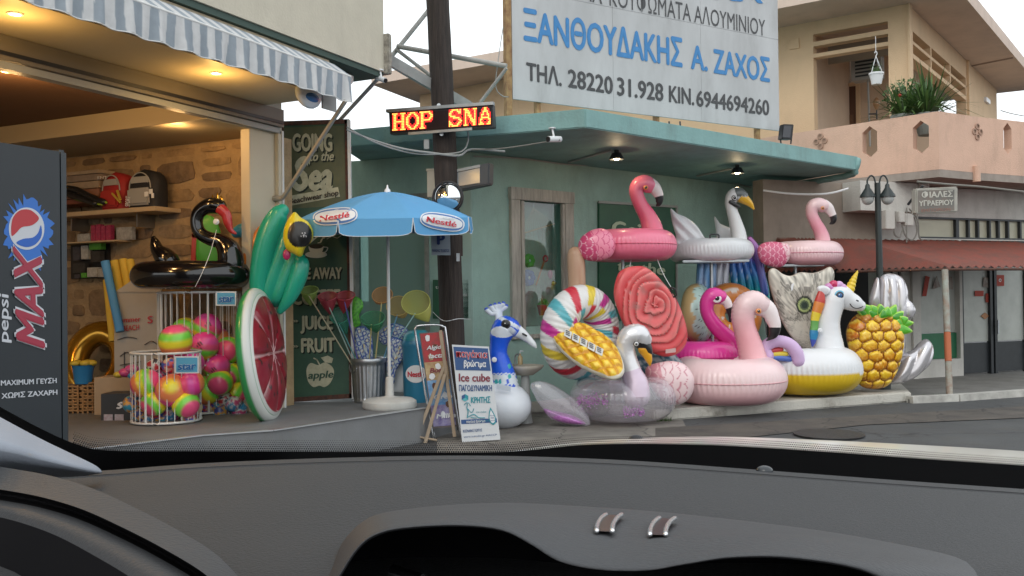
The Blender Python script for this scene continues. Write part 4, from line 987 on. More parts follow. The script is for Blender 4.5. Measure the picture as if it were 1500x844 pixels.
def flamingo(lab, body, Yf, neck, beak, eyep, cols, tail, Yoff=0.0, nr_=None, seam=None, eyer=4):
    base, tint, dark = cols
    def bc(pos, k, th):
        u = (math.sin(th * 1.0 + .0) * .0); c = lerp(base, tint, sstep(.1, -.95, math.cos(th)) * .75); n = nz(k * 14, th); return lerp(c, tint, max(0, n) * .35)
    mb, Yc, z, r, Rr, ctr = ring_px(*body, Yf, bc)
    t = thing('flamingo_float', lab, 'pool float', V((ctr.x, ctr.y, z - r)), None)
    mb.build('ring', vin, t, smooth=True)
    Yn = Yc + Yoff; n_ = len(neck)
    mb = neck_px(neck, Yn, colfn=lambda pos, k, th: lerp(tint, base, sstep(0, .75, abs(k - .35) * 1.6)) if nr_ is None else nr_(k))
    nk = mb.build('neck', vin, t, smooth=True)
    bl_ = len(beak)
    mb = neck_px(beak, Yn - .01, flat=.8, colfn=lambda pos, k, th: (.82, .72, .72) if k < .52 else (.015, .013, .015)); mb.build('beak', vin, nk, smooth=True)
    hr = eyep[2] * Yn / F
    eye(eyep[0], eyep[1], Yn - hr * .93, eyer, nk, (.75, .3, .1) if eyer < 5 else (.8, .8, .8), fr=.6)
    tp, Yt, T, tcol = tail
    mb = pad_px(tp, Yt if Yt else Yc, T, colfn=tcol, n=12, rings=22, p=2.2); mb.build('tail_wing', vin, t, smooth=True)
    # weld seam line round the ring
    P = [V((ctr.x + (Rr + r * .985) * math.cos(2 * PI * i / 120), ctr.y + (Rr + r * .985) * math.sin(2 * PI * i / 120), z)) for i in range(120)]
    mb = MB(); mb.tube(P, .006, 6, closed=True, smooth=1, colfn=lambda *a: dark); mb.build('weld_seam', vin, t, smooth=True)
    return t, Yc, z, r, Rr, ctr
# ---- rack trays and poles
def rack(px, ytop, Y, w_, lab, pbot):
    p = W(px, ytop, Y); t = thing('display_stand', lab, 'stand', V((p.x, p.y, 0 if pbot is None else pbot)))
    zb = pbot; mb = MB(); mb.rod((p.x, p.y, zb), (p.x, p.y, p.z - .03), .022, 12); mb.build('pole', steel, t, smooth=True)
    mb = MB(); mb.lathe((p.x, p.y, zb), [(.22, 0), (.22, .03), (.03, .05)], 20); mb.build('foot', steel, t, smooth=True)
    mb = MB(); h = w_ / 2 * Y / F; mb.box((p.x - h, p.y - .3, p.z - .03), (p.x + h, p.y + .3, p.z)); mb.build('tray', steel, t, bevel=.008)
    return t
rack(912, 376, 11.9, 96, 'steel pole stand with tray carrying the hot pink flamingo ring', pz)
rack(1042, 382, 12.65, 96, 'steel pole stand with tray carrying the white swan ring', pz)
rack(1165, 388, 13.5, 66, 'steel pole stand with tray carrying the pale pink flamingo ring', pz)
# ---- 1 hot pink flamingo
HP, HT, HD = (.84, .21, .32), (.74, .12, .22), (.6, .08, .16)
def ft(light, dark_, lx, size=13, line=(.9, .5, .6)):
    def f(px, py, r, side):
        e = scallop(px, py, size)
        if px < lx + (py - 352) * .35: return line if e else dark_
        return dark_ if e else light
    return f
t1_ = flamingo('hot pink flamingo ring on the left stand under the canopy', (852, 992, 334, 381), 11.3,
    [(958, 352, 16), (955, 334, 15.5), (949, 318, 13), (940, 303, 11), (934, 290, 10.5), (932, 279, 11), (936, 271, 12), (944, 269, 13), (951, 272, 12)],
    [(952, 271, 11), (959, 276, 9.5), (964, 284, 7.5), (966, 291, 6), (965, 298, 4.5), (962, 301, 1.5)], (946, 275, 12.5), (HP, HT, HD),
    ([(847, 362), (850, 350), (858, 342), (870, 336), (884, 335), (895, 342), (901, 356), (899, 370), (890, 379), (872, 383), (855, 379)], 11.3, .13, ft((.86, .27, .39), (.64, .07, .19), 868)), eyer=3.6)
# ---- 3 pale pink flamingo on stand
PP, PT, PD = (.80, .58, .60), (.74, .30, .38), (.6, .2, .28)
flamingo('pale pink flamingo ring on the right stand above the cat float', (1128, 1234, 352, 389), 13.0,
    [(1204, 372, 12), (1205, 352, 11), (1201, 338, 9.5), (1194, 325, 8.5), (1189, 313, 8.5), (1191, 303, 10), (1198, 300, 10.5), (1206, 302, 10)],
    [(1206, 301, 9.5), (1213, 305, 8), (1218, 312, 6), (1221, 319, 5), (1220, 325, 3.8), (1216, 328, 1.2)], (1205, 305, 10), (PP, PT, PD),
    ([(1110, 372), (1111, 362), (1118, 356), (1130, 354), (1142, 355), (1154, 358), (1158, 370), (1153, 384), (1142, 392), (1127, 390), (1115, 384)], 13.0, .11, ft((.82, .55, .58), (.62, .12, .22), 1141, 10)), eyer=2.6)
# ---- 11 big front flamingo
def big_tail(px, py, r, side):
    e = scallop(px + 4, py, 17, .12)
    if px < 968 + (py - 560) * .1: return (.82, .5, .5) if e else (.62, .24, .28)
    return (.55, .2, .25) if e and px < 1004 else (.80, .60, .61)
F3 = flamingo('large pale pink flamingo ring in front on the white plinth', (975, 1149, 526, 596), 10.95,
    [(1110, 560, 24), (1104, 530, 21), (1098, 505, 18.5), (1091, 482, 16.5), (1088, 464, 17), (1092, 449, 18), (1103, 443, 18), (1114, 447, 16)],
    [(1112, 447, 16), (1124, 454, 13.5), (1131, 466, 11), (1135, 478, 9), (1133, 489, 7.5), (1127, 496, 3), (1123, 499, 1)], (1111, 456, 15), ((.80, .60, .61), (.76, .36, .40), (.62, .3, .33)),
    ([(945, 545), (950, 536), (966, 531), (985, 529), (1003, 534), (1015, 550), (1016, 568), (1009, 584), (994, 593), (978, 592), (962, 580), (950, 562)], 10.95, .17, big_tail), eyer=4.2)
line_px([(1119, 466, -.04), (1122, 478, -.09), (1123, 490, -.1)], F3[1] - .03, .8, dk, F3[0], 'mouth_line')
# ---- 10 magenta flamingo
flamingo('magenta flamingo ring with big cartoon eye behind the pale pink one', (962, 1096, 500, 547), 11.9,
    [(1078, 515, 17), (1071, 500, 13), (1058, 488, 12), (1045, 474, 11), (1036, 458, 10), (1036, 443, 11), (1044, 434, 13), (1055, 435, 11)],
    [(1054, 436, 10), (1063, 441, 7.5), (1068, 450, 6), (1071, 461, 5), (1070, 470, 2.5)], (1050, 437, 11), ((.68, .05, .30), (.6, .03, .25), (.4, .01, .15)),
    ([(962, 517), (966, 508), (978, 504), (986, 515), (984, 532), (972, 536)], 11.95, .1, lambda *a: (.5, .03, .2)), eyer=7, Yoff=-.35)
# ---- 2 white swan on stand
def swc(pos, k, th): return lerp((.66, .67, .69), (.56, .57, .61), max(0, nz(k * 10, th)))
mb, Yc, z, r, Rr, ctr = ring_px(980, 1104, 348, 383, 12.2, swc)
t = thing('swan_float', 'white swan ring with black face and orange bill on the middle stand', 'pool float', V((ctr.x, ctr.y, z - r))); mb.build('ring', vin, t, smooth=True)
wc = lambda px, py, r_, side: (.66, .66, .68)
pad_px([(982, 306), (992, 313), (1006, 319), (1020, 330), (1030, 345), (1032, 352), (1010, 357), (992, 360), (990, 345), (985, 328)], Yc - Rr * .6, .07, wc, hfn=lambda px, py, r_: .012 * math.sin((px - py) * .35)).build('wing', vin, t, smooth=True)
pad_px([(1046, 317), (1052, 326), (1062, 331), (1072, 336), (1078, 350), (1058, 353), (1050, 348), (1048, 334)], Yc + Rr * .6, .06, wc).build('wing', vin, t, smooth=True)
nk = neck_px([(1082, 362, 13), (1082, 345, 11.5), (1077, 325, 9.5), (1072, 308, 8.2), (1070, 297, 8.5), (1073, 288, 10), (1080, 285, 11), (1087, 288, 10)], Yc, colfn=lambda pos, k, th: (.68, .68, .69) if k < .78 else ((.10, .11, .11) if pos.z > W(1080, 289, Yc).z and pos.x > W(1075, 289, Yc).x else (.68, .68, .69))).build('neck', vin, t, smooth=True)
neck_px([(1085, 288, 9), (1092, 293, 7), (1099, 299, 4.5), (1104, 306, 1.5)], Yc - .02, flat=.9, colfn=lambda *a: (.72, .40, .03)).build('beak', vin, nk, smooth=True)
neck_px([(1070, 296, 3), (1077, 300, 3.2), (1083, 303, 2)], Yc - .075, colfn=lambda *a: (.02, .02, .02)).build('cheek_mark', vin, nk, smooth=True)
eye(1076, 290, Yc - .09, 3.6, nk, (.75, .75, .75), fr=.7, rim=(.02, .02, .02))
mb = MB(); mb.tube([W(1040, 348, 12.3), W(1041, 344, 12.3), W(1052, 344, 12.3), W(1053, 348, 12.3)], .012, 6); mb.build('handle', dmetal, t, smooth=True)
# ---- 4 peacock
Yp = 10.7
t = thing('peacock_float', 'blue and white peacock float standing on the street beside the sandwich board', 'pool float', W(738, 627, Yp))
def egg(px, py, r_, side): return (.74, .77, .82)
mb = MB(); c = W(733, 594, Yp); s = Yp / F
mb.ball(c, 46 * s, 48 * s, 35 * s, 72, 28, colfn=lambda l: lerp((.74, .77, .82), (.6, .66, .74), .5 * max(0, nz(l.x * 3, l.z * 3))))
cc_ = c
for i, v in enumerate(mb.v):
    a = math.atan2(v.z - c.z, v.x - c.x); d = abs(v.y - c.y) / (48 * s)
    if d < .3: mb.v[i] = c + (v - c) * (1 - .022 * (1 - d / .3) * (.5 + .5 * math.sin(a * 46)))
mb.build('body', vinm, t, smooth=True)
def pk(pos, k, th):
    px = 750 + (pos.x / pos.y) * F; py = 435 - (pos.z - 1.5) / pos.y * F
    if py > 530:
        gx, gy = px / 5.6 + .5 * (int(py / 7.5) % 2), py / 7.5; h = noise.cell(V((int(gx) + .5, int(gy) + .5, 3)))
        if math.hypot((gx % 1) - .5, ((gy % 1) - .5) * .9) > .44: return (.66, .72, .78) if py > 546 else (.012, .11, .72)
        if py > 549: return (.66, .72, .78) if h < .22 else ((.015, .09, .62) if h < .74 else (.03, .38, .42))
        return (.012, .11, .72) if h < .7 else (.05, .42, .42)
    if py < 501: 
        if (px - 736) ** 2 / 330 + (py - 486) ** 2 / 75 < 1 and py > 478: return (.68, .73, .80)
        if abs(py - (467 + (px - 735) * .55)) < 3.2 and px > 728: return (.68, .73, .80)
    return (.01, .10, .72)
nk = neck_px([(741, 577, 21), (740, 562, 19.5), (737, 547, 17.5), (733, 532, 15.5), (730, 518, 13.5), (731, 504, 14), (734, 491, 17), (740, 480, 18), (748, 479, 14), (754, 483, 11)], Yp - .02, colfn=pk, seg=64, sm=16).build('neck', vin, t, smooth=True)
neck_px([(752, 482, 11), (764, 489, 8), (774, 497, 5.5), (782, 505, 4), (785, 509, 1.5)], Yp - .03, flat=.8, colfn=lambda pos, k, th: (.74, .77, .8) if k > .15 else (.012, .075, .58)).build('beak', vin, nk, smooth=True)
neck_px([(766, 489, 1.4), (771, 492, 1.4)], Yp - .1, colfn=lambda *a: (.01, .01, .01)).build('nostril', vin, nk, smooth=True)
eye(741, 475, Yp - .15, 7, nk, (.05, .05, .06), (.005, .005, .006), .8)
for i, (x, y) in enumerate(((713, 452), (719, 447), (725, 445), (731, 444), (737, 443), (741, 447))):
    mb = neck_px([(729 + i, 470, 3.2), (727 + i * 1.2, 460, 3), ((x + 727) / 2, y + 8, 3), (x, y + 2, 3.6), (x, y, 2)], Yp - .01 + .012 * i, flat=.7, colfn=lambda pos, k, th: (.7, .75, .82) if k < .8 else (.02, .08, .5)); mb.build('crest_feather', vin, nk, smooth=True)
valve(724, 527, Yp - .16, t)
quad(Pl((0, Yp - .36), (1, 0)), [(727, 562), (748, 566), (748, 574), (727, 570)], mat('clear_patch', (.6, .66, .74), .3), t, 'repair_patch', 0, .003)
# ---- 5 candy stripe ring (leans upright against the wall)
cw, cr, ct, cy_, cm = (.72, .71, .70), (.58, .035, .06), (.10, .40, .46), (.72, .55, .05), (.5, .03, .26)
seqs = [cr, cw, ct, cw, cm, cw, cy_, cw]
Yk = 11.0; kc = W(850, 487, Yk); yaw = R(38); Ux = V((math.cos(yaw), math.sin(yaw), 0)); Uz = V((math.sin(yaw) * .10, -.10, 1)).normalized()
def candy(pos, k, th):
    a = (k * 24 + th / PI * 1.4 + .4 * math.sin(th)) % 8
    return seqs[int(a)] if .08 < (a % 1) < .99 else cw
t = thing('candy_ring', 'upright swirl ring float striped red, teal, yellow and magenta on white', 'pool float', W(850, 560, Yk))
s = Yk / F; rt_ = 25 * s; Rz = 70 * s - rt_; n = 480
P = [kc + Ux * math.cos(2 * PI * i / n) * Rz * .98 + Uz * math.sin(2 * PI * i / n) * Rz for i in range(n)]
mb = MB(); Nn = Ux.cross(Uz); mb.tube(P, rt_, 40, closed=True, smooth=1, upv=Nn, colfn=candy, pucker=lambda k, th: 1 + .012 * math.sin(k * 2 * PI * 48)); mb.build('ring', vinm, t, smooth=True)
# ---- 7 rose
Yr = 11.1
rc = W(955, 457, Yr); 
def rosec(px, py, r_, side):
    if side < 0: return (.70, .62, .42)
    dx, dy = (px - 958) / 48, (py - 448) / 62; rr_ = math.hypot(dx * .95 + dy * .12, dy - dx * .1); a = math.atan2(dy, dx)
    f = (rr_ * 4.6 + .55 * nz(math.cos(a) * 1.3, math.sin(a) * 1.3, rr_ * 2.4) - a / (2 * PI)) % 1
    c = lerp((.46, .03, .035), (.74, .13, .13), sstep(0, .5, f)); c = lerp(c, (.78, .24, .22), sstep(.6, .9, f) * .7)
    if f > .94: c = (.34, .12, .11)
    n_ = nz(px * .09, py * .09, 3); c = lerp(c, (.28, .16, .14), max(0, n_) * (.75 if rr_ < .75 else .35))
    if rr_ > .93: c = lerp(c, (.62, .05, .06), .6)
    return c
def roseh(px, py, r_):
    dx, dy = (px - 958) / 48, (py - 448) / 62; rr_ = math.hypot(dx * .95 + dy * .12, dy - dx * .1); a = math.atan2(dy, dx)
    f = (rr_ * 4.6 + .55 * nz(math.cos(a) * 1.3, math.sin(a) * 1.3, rr_ * 2.4) - a / (2 * PI)) % 1; return .018 * sstep(0, .8, f) * sstep(1, .93, f)
t = thing('rose_float', 'round red rose shaped lilo hung on strings beneath the left stand', 'pool float', W(955, 525, Yr))
ro = [(905, 402), (916, 393), (930, 390), (944, 391), (958, 400), (972, 415), (988, 434), (999, 458), (1006, 482), (1006, 500), (998, 514), (986, 521), (970, 522), (950, 514), (932, 500), (916, 480), (904, 452), (899, 428)]
pad_px(ro, Yr, .10, rosec, n=14, rings=46, p=5, tilt=lambda px, py: (px - 955) * .0035 - .05, hfn=roseh, back=.9, ctr=(958, 448)).build('cushion', vinm, t, smooth=True)
for a, b in (((911, 378), (906, 403)), ((893, 380), (897, 404)), ((966, 380), (990, 437))): pass
mb = MB(); mb.tube([W(925, 378, 11.6), W(922, 395, 11.25), W(921, 408, Yr - .14)], .004, 5); mb.tube([W(962, 378, 11.6), W(972, 402, 11.3), W(985, 424, Yr - .02)], .004, 5); mb.build('hanging_string', whitep, t, smooth=True)
mb = MB(); mb.obox(W(921, 409, Yr - .17), V((.035, 0, .01)), V((0, .01, 0)), V((-.01, 0, .05))); mb.build('grommet', dmetal, t, bevel=.006)
mb = MB(); mb.tube([W(982, 422, Yr - .02), W(989, 424, Yr - .04), W(990, 433, Yr - .04), W(985, 434, Yr - .02)], .012, 6, closed=True); mb.build('grab_handle', dk, t, smooth=True)
mb = MB(); tg = [W(975, 512, Yr - .125), W(990, 510, Yr - .12), W(990, 516, Yr - .115), W(975, 518, Yr - .12)]; mb.prism(tg, (0, .003, 0)); mb.build('care_label', mat('label_grey', (.6, .4, .38), .6), t)
# ---- 6 waffle
Yw = 10.55
def wafc(px, py, r_, side):
    if side < 0 or r_ > .965: return (.70, .66, .54)
    px += 3 * nz(px * .07, py * .07, 2); py += 3 * nz(px * .07, py * .07, 6)
    x, y = (px - 860) * .9 + (py - 512) * .45, (py - 512) * 1.6 - (px - 860) * .62
    u, v_ = x / 25, y / 25; a, b_ = (u + v_) % 1, (u - v_) % 1; e = min(a, 1 - a, b_, 1 - b_)
    c = (.80, .50, .03) if e > .13 else (.56, .26, .01)
    if e > .33: c = (.88, .66, .10)
    n_ = nz(px * .13, py * .13, 1); return lerp(c, (.75, .36, .02), max(0, n_))
def wafh(px, py, r_):
    x, y = (px - 860) * .9 + (py - 512) * .45, (py - 512) * 1.6 - (px - 860) * .62
    u, v_ = x / 25, y / 25; a, b_ = (u + v_) % 1, (u - v_) % 1; e = min(a, 1 - a, b_, 1 - b_); return .03 * sstep(0, .3, e)
t = thing('waffle_float', 'yellow waffle patterned round lilo lying tilted against the striped ring', 'pool float', W(862, 556, Yw))
wo = [(807, 488), (812, 478), (828, 471), (848, 473), (868, 482), (888, 494), (905, 512), (914, 535), (912, 550), (896, 556), (876, 549), (852, 538), (830, 522), (813, 504)]
pad_px(wo, Yw, .09, wafc, n=12, rings=30, p=4, tilt=lambda px, py: (505 - py) * .009, hfn=wafh, N=(-.1, -.75, .62), back=1.1).build('cushion', vinm, t, smooth=True)
lb = mat('label_white', (.62, .62, .6), .5)
A_, B_ = (827, 496), (884, 527)
for k in range(5):
    tk = k / 5; x0 = A_[0] + (B_[0] - A_[0]) * tk; y0 = A_[1] + (B_[1] - A_[1]) * tk; x1 = x0 + 10; y1 = y0 + 5.4
    f = lambda x, y: W(x, y, Yw + (505 - y) * .009) + V((-.1, -.75, .62)).normalized() * .125
    mb = MB(); mb.prism([f(x0, y0 + 5), f(x1, y1 + 5), f(x1 + 2, y1 - 5), f(x0 + 2, y0 - 5)], (0, .004, -.003)); mb.build('warning_label', lb, t)
    mb = MB(); g = lambda x, y: f(x, y) + V((0, -.004, .003))
    for q in range(3): mb.prism([g(x0 + 2.5, y0 + 3.4 - q * 2.6), g(x0 + 8.5, y0 + 6.4 - q * 2.6), g(x0 + 8.8, y0 + 5.2 - q * 2.6), g(x0 + 2.8, y0 + 2.2 - q * 2.6)], (0, .001, 0))
    mb.build('label_print', ink, t)
# ---- 8 clear swan
Ys = 10.35
mb, Yc, z, r, Rr, ctr = ring_px(832, 988, 554, 621, Ys, lambda *a: (1, 1, 1), puck=60)
mb.hc = False
t = thing('clear_swan_float', 'transparent swan float with purple glitter and silver neck on the street', 'pool float', V((ctr.x, ctr.y, z - r)))
mb.build('ring', clearv, t, smooth=True)
pad_px([(777, 566), (784, 559), (800, 560), (822, 571), (845, 588), (860, 606), (864, 622), (850, 624), (826, 621), (806, 614), (797, 602), (787, 588)], Ys + .25, .09, None, n=10, p=2.2).build('tail_wing', clearv, t, smooth=True)
pad_px([(948, 556), (968, 567), (982, 580), (987, 594), (975, 592), (960, 583)], Yc, .05, None, p=2.2).build('wing', clearv, t, smooth=True)
pad_px([(838, 572), (866, 560), (905, 556), (920, 562), (915, 572), (880, 578), (850, 582)], Yc + .1, .12, None, p=2.2).build('inner_seat', clearv, t, smooth=True)
glit = mat('purple_glitter', (.36, .07, .38), .3, .3, col2=(.6, .3, .6), vs=60)
pad_px([(796, 599), (812, 602), (834, 607), (850, 614), (858, 621), (846, 622), (824, 619), (806, 612)], Ys + .245, .075, None, p=2.2).build('glitter_fill', glit, t, smooth=True)
def gl_patch(x0, x1, y, h, n_):
    mb = MB()
    for k in range(n_):
        p = W(rnd.uniform(x0, x1), y + rnd.gauss(0, h), Ys + rnd.uniform(.02, .08)); d = V((rnd.uniform(-1, 1), rnd.uniform(-1, 1), rnd.uniform(-1, 1))).normalized() * .010; e = d.orthogonal().normalized() * .010; mb.poly([p - d, p + e, p + d, p - e])
    mb.build('glitter', glit, t, kind='stuff')
gl_patch(913, 944, 603, 3.5, 260); gl_patch(845, 890, 586, 5, 200)
sil = mat('silver_vinyl', (.64, .62, .65), .22, .55, var=.12, vs=3, coat=.3)
nk = neck_px([(932, 580, 21), (931, 562, 19), (926, 548, 16), (921, 532, 14.5), (917, 516, 14), (917, 502, 15), (923, 493, 16.5), (934, 491, 17), (942, 498, 14)], Ys + .18, colfn=lambda pos, k, th: (.72, .71, .73) if k > .3 else (.62, .5, .6)).build('neck', mat('pearl_vinyl', vc=True, rough=.25, metal=.35, coat=.3), t, smooth=True)
neck_px([(938, 499, 12), (945, 508, 10), (948, 516, 8.5)], Ys + .17, colfn=lambda pos, k, th: (.015, .014, .015)).build('face_mark', vin, nk, smooth=True)
neck_px([(943, 511, 9), (948, 520, 7), (951, 529, 4.5), (952, 535, 1.5)], Ys + .15, flat=.8, colfn=lambda *a: (.75, .35, .02)).build('beak', vin, nk, smooth=True)
eye(932, 504, Ys + .0, 3.4, nk, (.7, .7, .7), fr=.6, rim=(.02, .02, .02))
# ---- 9 donuts
def donut(cx, cy, rx, ry, tr, Y, lab, colfn, yaw_):
    s = Y / F; c = W(cx, cy, Y); ya = R(yaw_); ux = V((math.cos(ya), math.sin(ya), 0)); uz = V((0, .12, 1)).normalized(); t = thing('donut_float', lab, 'pool float', W(cx, cy + ry, Y))
    Ra = ry * s - tr * s; P = [c + ux * math.cos(2 * PI * i / 160) * Ra + uz * math.sin(2 * PI * i / 160) * Ra for i in range(160)]
    mb = MB(); mb.tube(P, tr * s, 30, closed=True, smooth=1, upv=ux.cross(uz), colfn=colfn); mb.build('ring', vin, t, smooth=True); return t
def dn1(pos, k, th):
    f = math.cos(th) + .18 * math.sin(k * 2 * PI * 9)
    if f > .35: return (.04, .03, .02) if abs(math.sin(k * 60 + th * 3)) < .09 else (.45, .62, .58)
    return (.50, .36, .17)
donut(1022, 459, 20, 44, 16, 12.8, 'beige doughnut float with pale blue icing between rose and magenta flamingo', dn1, 62)
def dn2(pos, k, th):
    f = math.cos(th) + .2 * nz(k * 30, 2)
    return (.72, .66, .58) if (nz(k * 22, th * 1.3) > .42 and f > 0) else lerp((.66, .24, .05), (.50, .15, .03), max(0, nz(k * 12, th)))
donut(1070, 462, 46, 48, 19, 13.1, 'glossy orange doughnut float behind the two flamingo heads', dn2, 12)
# ---- 12 unicorn
Yu = 11.75
def uni(pos, k, th): return (.72, .73, .75) if math.cos(th) > -.12 - .10 * math.sin(k * 2 * PI + .6) else (.66, .44, .015)
mb, Yc, z, r, Rr, ctr = ring_px(1098, 1258, 510, 580, Yu, uni, seg=56)
t = thing('unicorn_float', 'white unicorn float with yellow horn, rainbow mane and yellow base', 'pool float', V((ctr.x, ctr.y, z - r))); mb.build('ring', vinm, t, smooth=True)
Yn = Yc - .12
nk = neck_px([(1213, 525, 25), (1212, 505, 23), (1211, 488, 20), (1211, 470, 19), (1215, 452, 19), (1221, 439, 19), (1230, 434, 18), (1242, 440, 14.5), (1253, 445, 12), (1260, 448, 8.5)], Yn, colfn=lambda *a: (.72, .73, .75)).build('neck', vinm, t, smooth=True)
eye(1230, 433, Yn - .155, 6.2, nk, (.02, .02, .03), (.03, .12, .3), .62, rim=(.12, .42, .6))
line_px([(1245, 445, 0), (1249, 450, -.01), (1256, 452, .0), (1264, 449, .05)], Yn - .118, .7, dk, nk, 'smile')
neck_px([(1254, 440, 1.1), (1257, 441, 1.1)], Yn - .11, colfn=lambda *a: (.02, .02, .03)).build('nostril', vin, nk, smooth=True)
hp_ = [(1243, 428, 7.5), (1247, 418, 6), (1251, 408, 4), (1255, 400, 2), (1256, 397, .8)]
mb = MB(); s = Yn / F; Pq = cat_r([tuple(W(a, b, Yn)) + (c_ * s,) for a, b, c_ in hp_], 10)
mb.tube([p[:3] for p in Pq], [p[3] * (1 + .09 * math.sin(i * 1.25)) for i, p in enumerate(Pq)], 20, smooth=1, colfn=lambda *a: (.74, .52, .03)); mb.build('horn', vin, nk, smooth=True)
pad_px([(1197, 421), (1206, 418), (1216, 423), (1215, 430), (1206, 433), (1199, 429)], Yn - .13, .04, lambda px, py, r_, s_: (.72, .73, .75) if r_ > .6 else (.62, .6, .63)).build('ear', vinm, nk, smooth=True)
for i, (x, y, c_) in enumerate(((1214, 420, (.58, .25, .5)), (1221, 416, (.55, .03, .12)), (1229, 417, (.62, .36, .62)), (1234, 421, (.62, .36, .62)))):
    neck_px([(x - 4, y + 3, 4.5), (x, y, 5.5), (x + 4, y + 3, 4.5)], Yn - .06, colfn=lambda pos, k, th, c_=c_: c_).build('forelock', vin, nk, smooth=True)
mane = [(.50, .04, .03), (.66, .22, .04), (.72, .55, .04), (.12, .34, .08), (.03, .22, .42), (.04, .06, .35)]
def mcol(pos, k, th): return mane[min(5, int(k * 6.2))]
neck_px([(1203, 428, 5), (1201, 441, 8), (1197, 455, 7.5), (1194, 466, 6.5), (1193, 477, 6), (1192, 490, 6.5), (1191, 501, 4), (1190, 507, 1.5)], Yn - .14, colfn=mcol, flat=.6).build('mane', vin, nk, smooth=True)
mb = neck_px([(1125, 522, 9), (1120, 512, 9), (1126, 504, 9), (1140, 500, 9), (1155, 504, 9.5), (1166, 516, 10), (1170, 530, 9)], Yu + .12, colfn=lambda *a: (.60, .42, .66)); mb.build('tail_arch', vinm, t, smooth=True)
for i, (c_, dx) in enumerate((((.55, .06, .07), 0), ((.72, .58, .06), 7), ((.10, .18, .55), 14))):
    neck_px([(1116 + dx * .5, 517 + dx * .45, 4.4), (1130 + dx * .8, 514 + dx * .7, 5.2), (1144 + dx, 512 + dx, 4.2)], Yu + .16, colfn=lambda pos, k, th, c_=c_: c_).build('tail_ribbon', vin, t, smooth=True)
valve(1201, 484, Yn - .21, t)
# ---- 13 cat
def catc(px, py, r_, side):
    if side < 0 or r_ > .985: return (.42, .36, .30)
    ex, ey = px - 1175, py - 447; d = math.hypot(ex / 13, ey / 14)
    if d < .34 and abs(ex) < 6: return (.03, .05, .04)
    if d < .72: return (.42, .50, .20) if d > .52 else (.10, .14, .08)
    if d < .95: return (.03, .035, .03)
    a = math.atan2(py - 500, px - 1195) ; f = nz(a * 26, math.hypot(px - 1195, py - 500) * .07, 4) * 1.35
    g = nz(px * .22, py * .07, 9) ; v_ = .48 + .34 * f + .22 * g
    if f > .15 and nz(px * .05, py * .05, 2) > .0: v_ *= .35
    if py > 470 and px < 1190: v_ = min(.66, v_ + .22)
    if py < 425 and px < 1140: v_ = .5 + .2 * f
    v_ = max(.06, min(.68, v_)); return (v_, v_ * .93, v_ * .80)
Yq = 12.7
t = thing('cat_float', 'photo printed tabby cat face lilo with one green eye between two flamingos', 'pool float', W(1180, 520, Yq))
co = [(1126, 397), (1134, 393), (1146, 401), (1158, 404), (1172, 399), (1190, 400), (1204, 396), (1216, 391), (1222, 400), (1221, 420), (1224, 445), (1223, 475), (1216, 500), (1205, 516), (1190, 517), (1172, 506), (1155, 488), (1141, 462), (1131, 432), (1126, 412)]
pad_px(co, Yq, .1, catc, n=16, rings=46, p=4, ctr=(1178, 450), tilt=lambda px, py: (px - 1180) * .002).build('cushion', vinm, t, smooth=True)
mb = MB(); mb.obox(W(1160, 421, Yq - .14), V((.018, 0, .01)), V((0, .006, 0)), V((.012, 0, .05))); mb.build('hang_tag', whitep, t)
# ---- 14 pineapple
Yi = 12.6
CELL = [(x, y) for r0 in range(9) for x, y in [(1243 + c0 * 19 + (r0 % 2) * 9.5 - r0 * 1.5 + rnd.uniform(-2.6, 2.6), 462 + r0 * 14.5 + rnd.uniform(-2, 2)) for c0 in range(-1, 7)]]
def cellv(px, py):
    px += 3.2 * nz(px * .06, py * .06, 5); py += 2.6 * nz(px * .07, py * .07, 8)
    d = sorted((math.hypot((px - x) / 1.05, py - y), x, y) for x, y in CELL)[:2]; return d[0][0], d[1][0] - d[0][0], d[0][1], d[0][2]
_pc = {}
def pinec(px, py, r_, side):
    if side < 0: return (.45, .2, .03)
    d, e, x, y = cellv(px, py); _pc[(px, py)] = e
    if e < 1.6: return (.22, .06, .005)
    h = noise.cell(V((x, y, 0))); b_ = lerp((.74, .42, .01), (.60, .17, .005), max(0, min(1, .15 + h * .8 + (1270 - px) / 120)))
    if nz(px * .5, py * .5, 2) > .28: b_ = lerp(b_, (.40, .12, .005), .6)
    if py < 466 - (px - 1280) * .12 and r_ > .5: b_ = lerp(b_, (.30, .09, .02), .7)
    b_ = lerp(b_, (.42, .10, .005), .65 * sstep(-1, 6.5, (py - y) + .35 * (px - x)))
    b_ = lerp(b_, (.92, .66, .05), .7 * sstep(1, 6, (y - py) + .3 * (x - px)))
    return lerp(b_, (.9, .72, .16), .8 * max(0, nz(px * .35, py * .35, 7)))
def pineh(px, py, r_): 
    d, e, x, y = cellv(px, py); return .035 * sstep(0, 6, e)
t = thing('pineapple_float', 'yellow and orange pineapple float with green crown at the plinth end', 'pool float', W(1280, 570, Yi))
po = [(1240, 487), (1246, 470), (1258, 459), (1272, 455), (1290, 456), (1306, 461), (1318, 472), (1323, 490), (1322, 510), (1318, 530), (1309, 552), (1298, 566), (1280, 570), (1262, 566), (1253, 552), (1249, 530), (1243, 508)]
pad_px(po, Yi, .2, pinec, n=12, rings=40, p=2.5, hfn=pineh).build('body', vin, t, smooth=True)
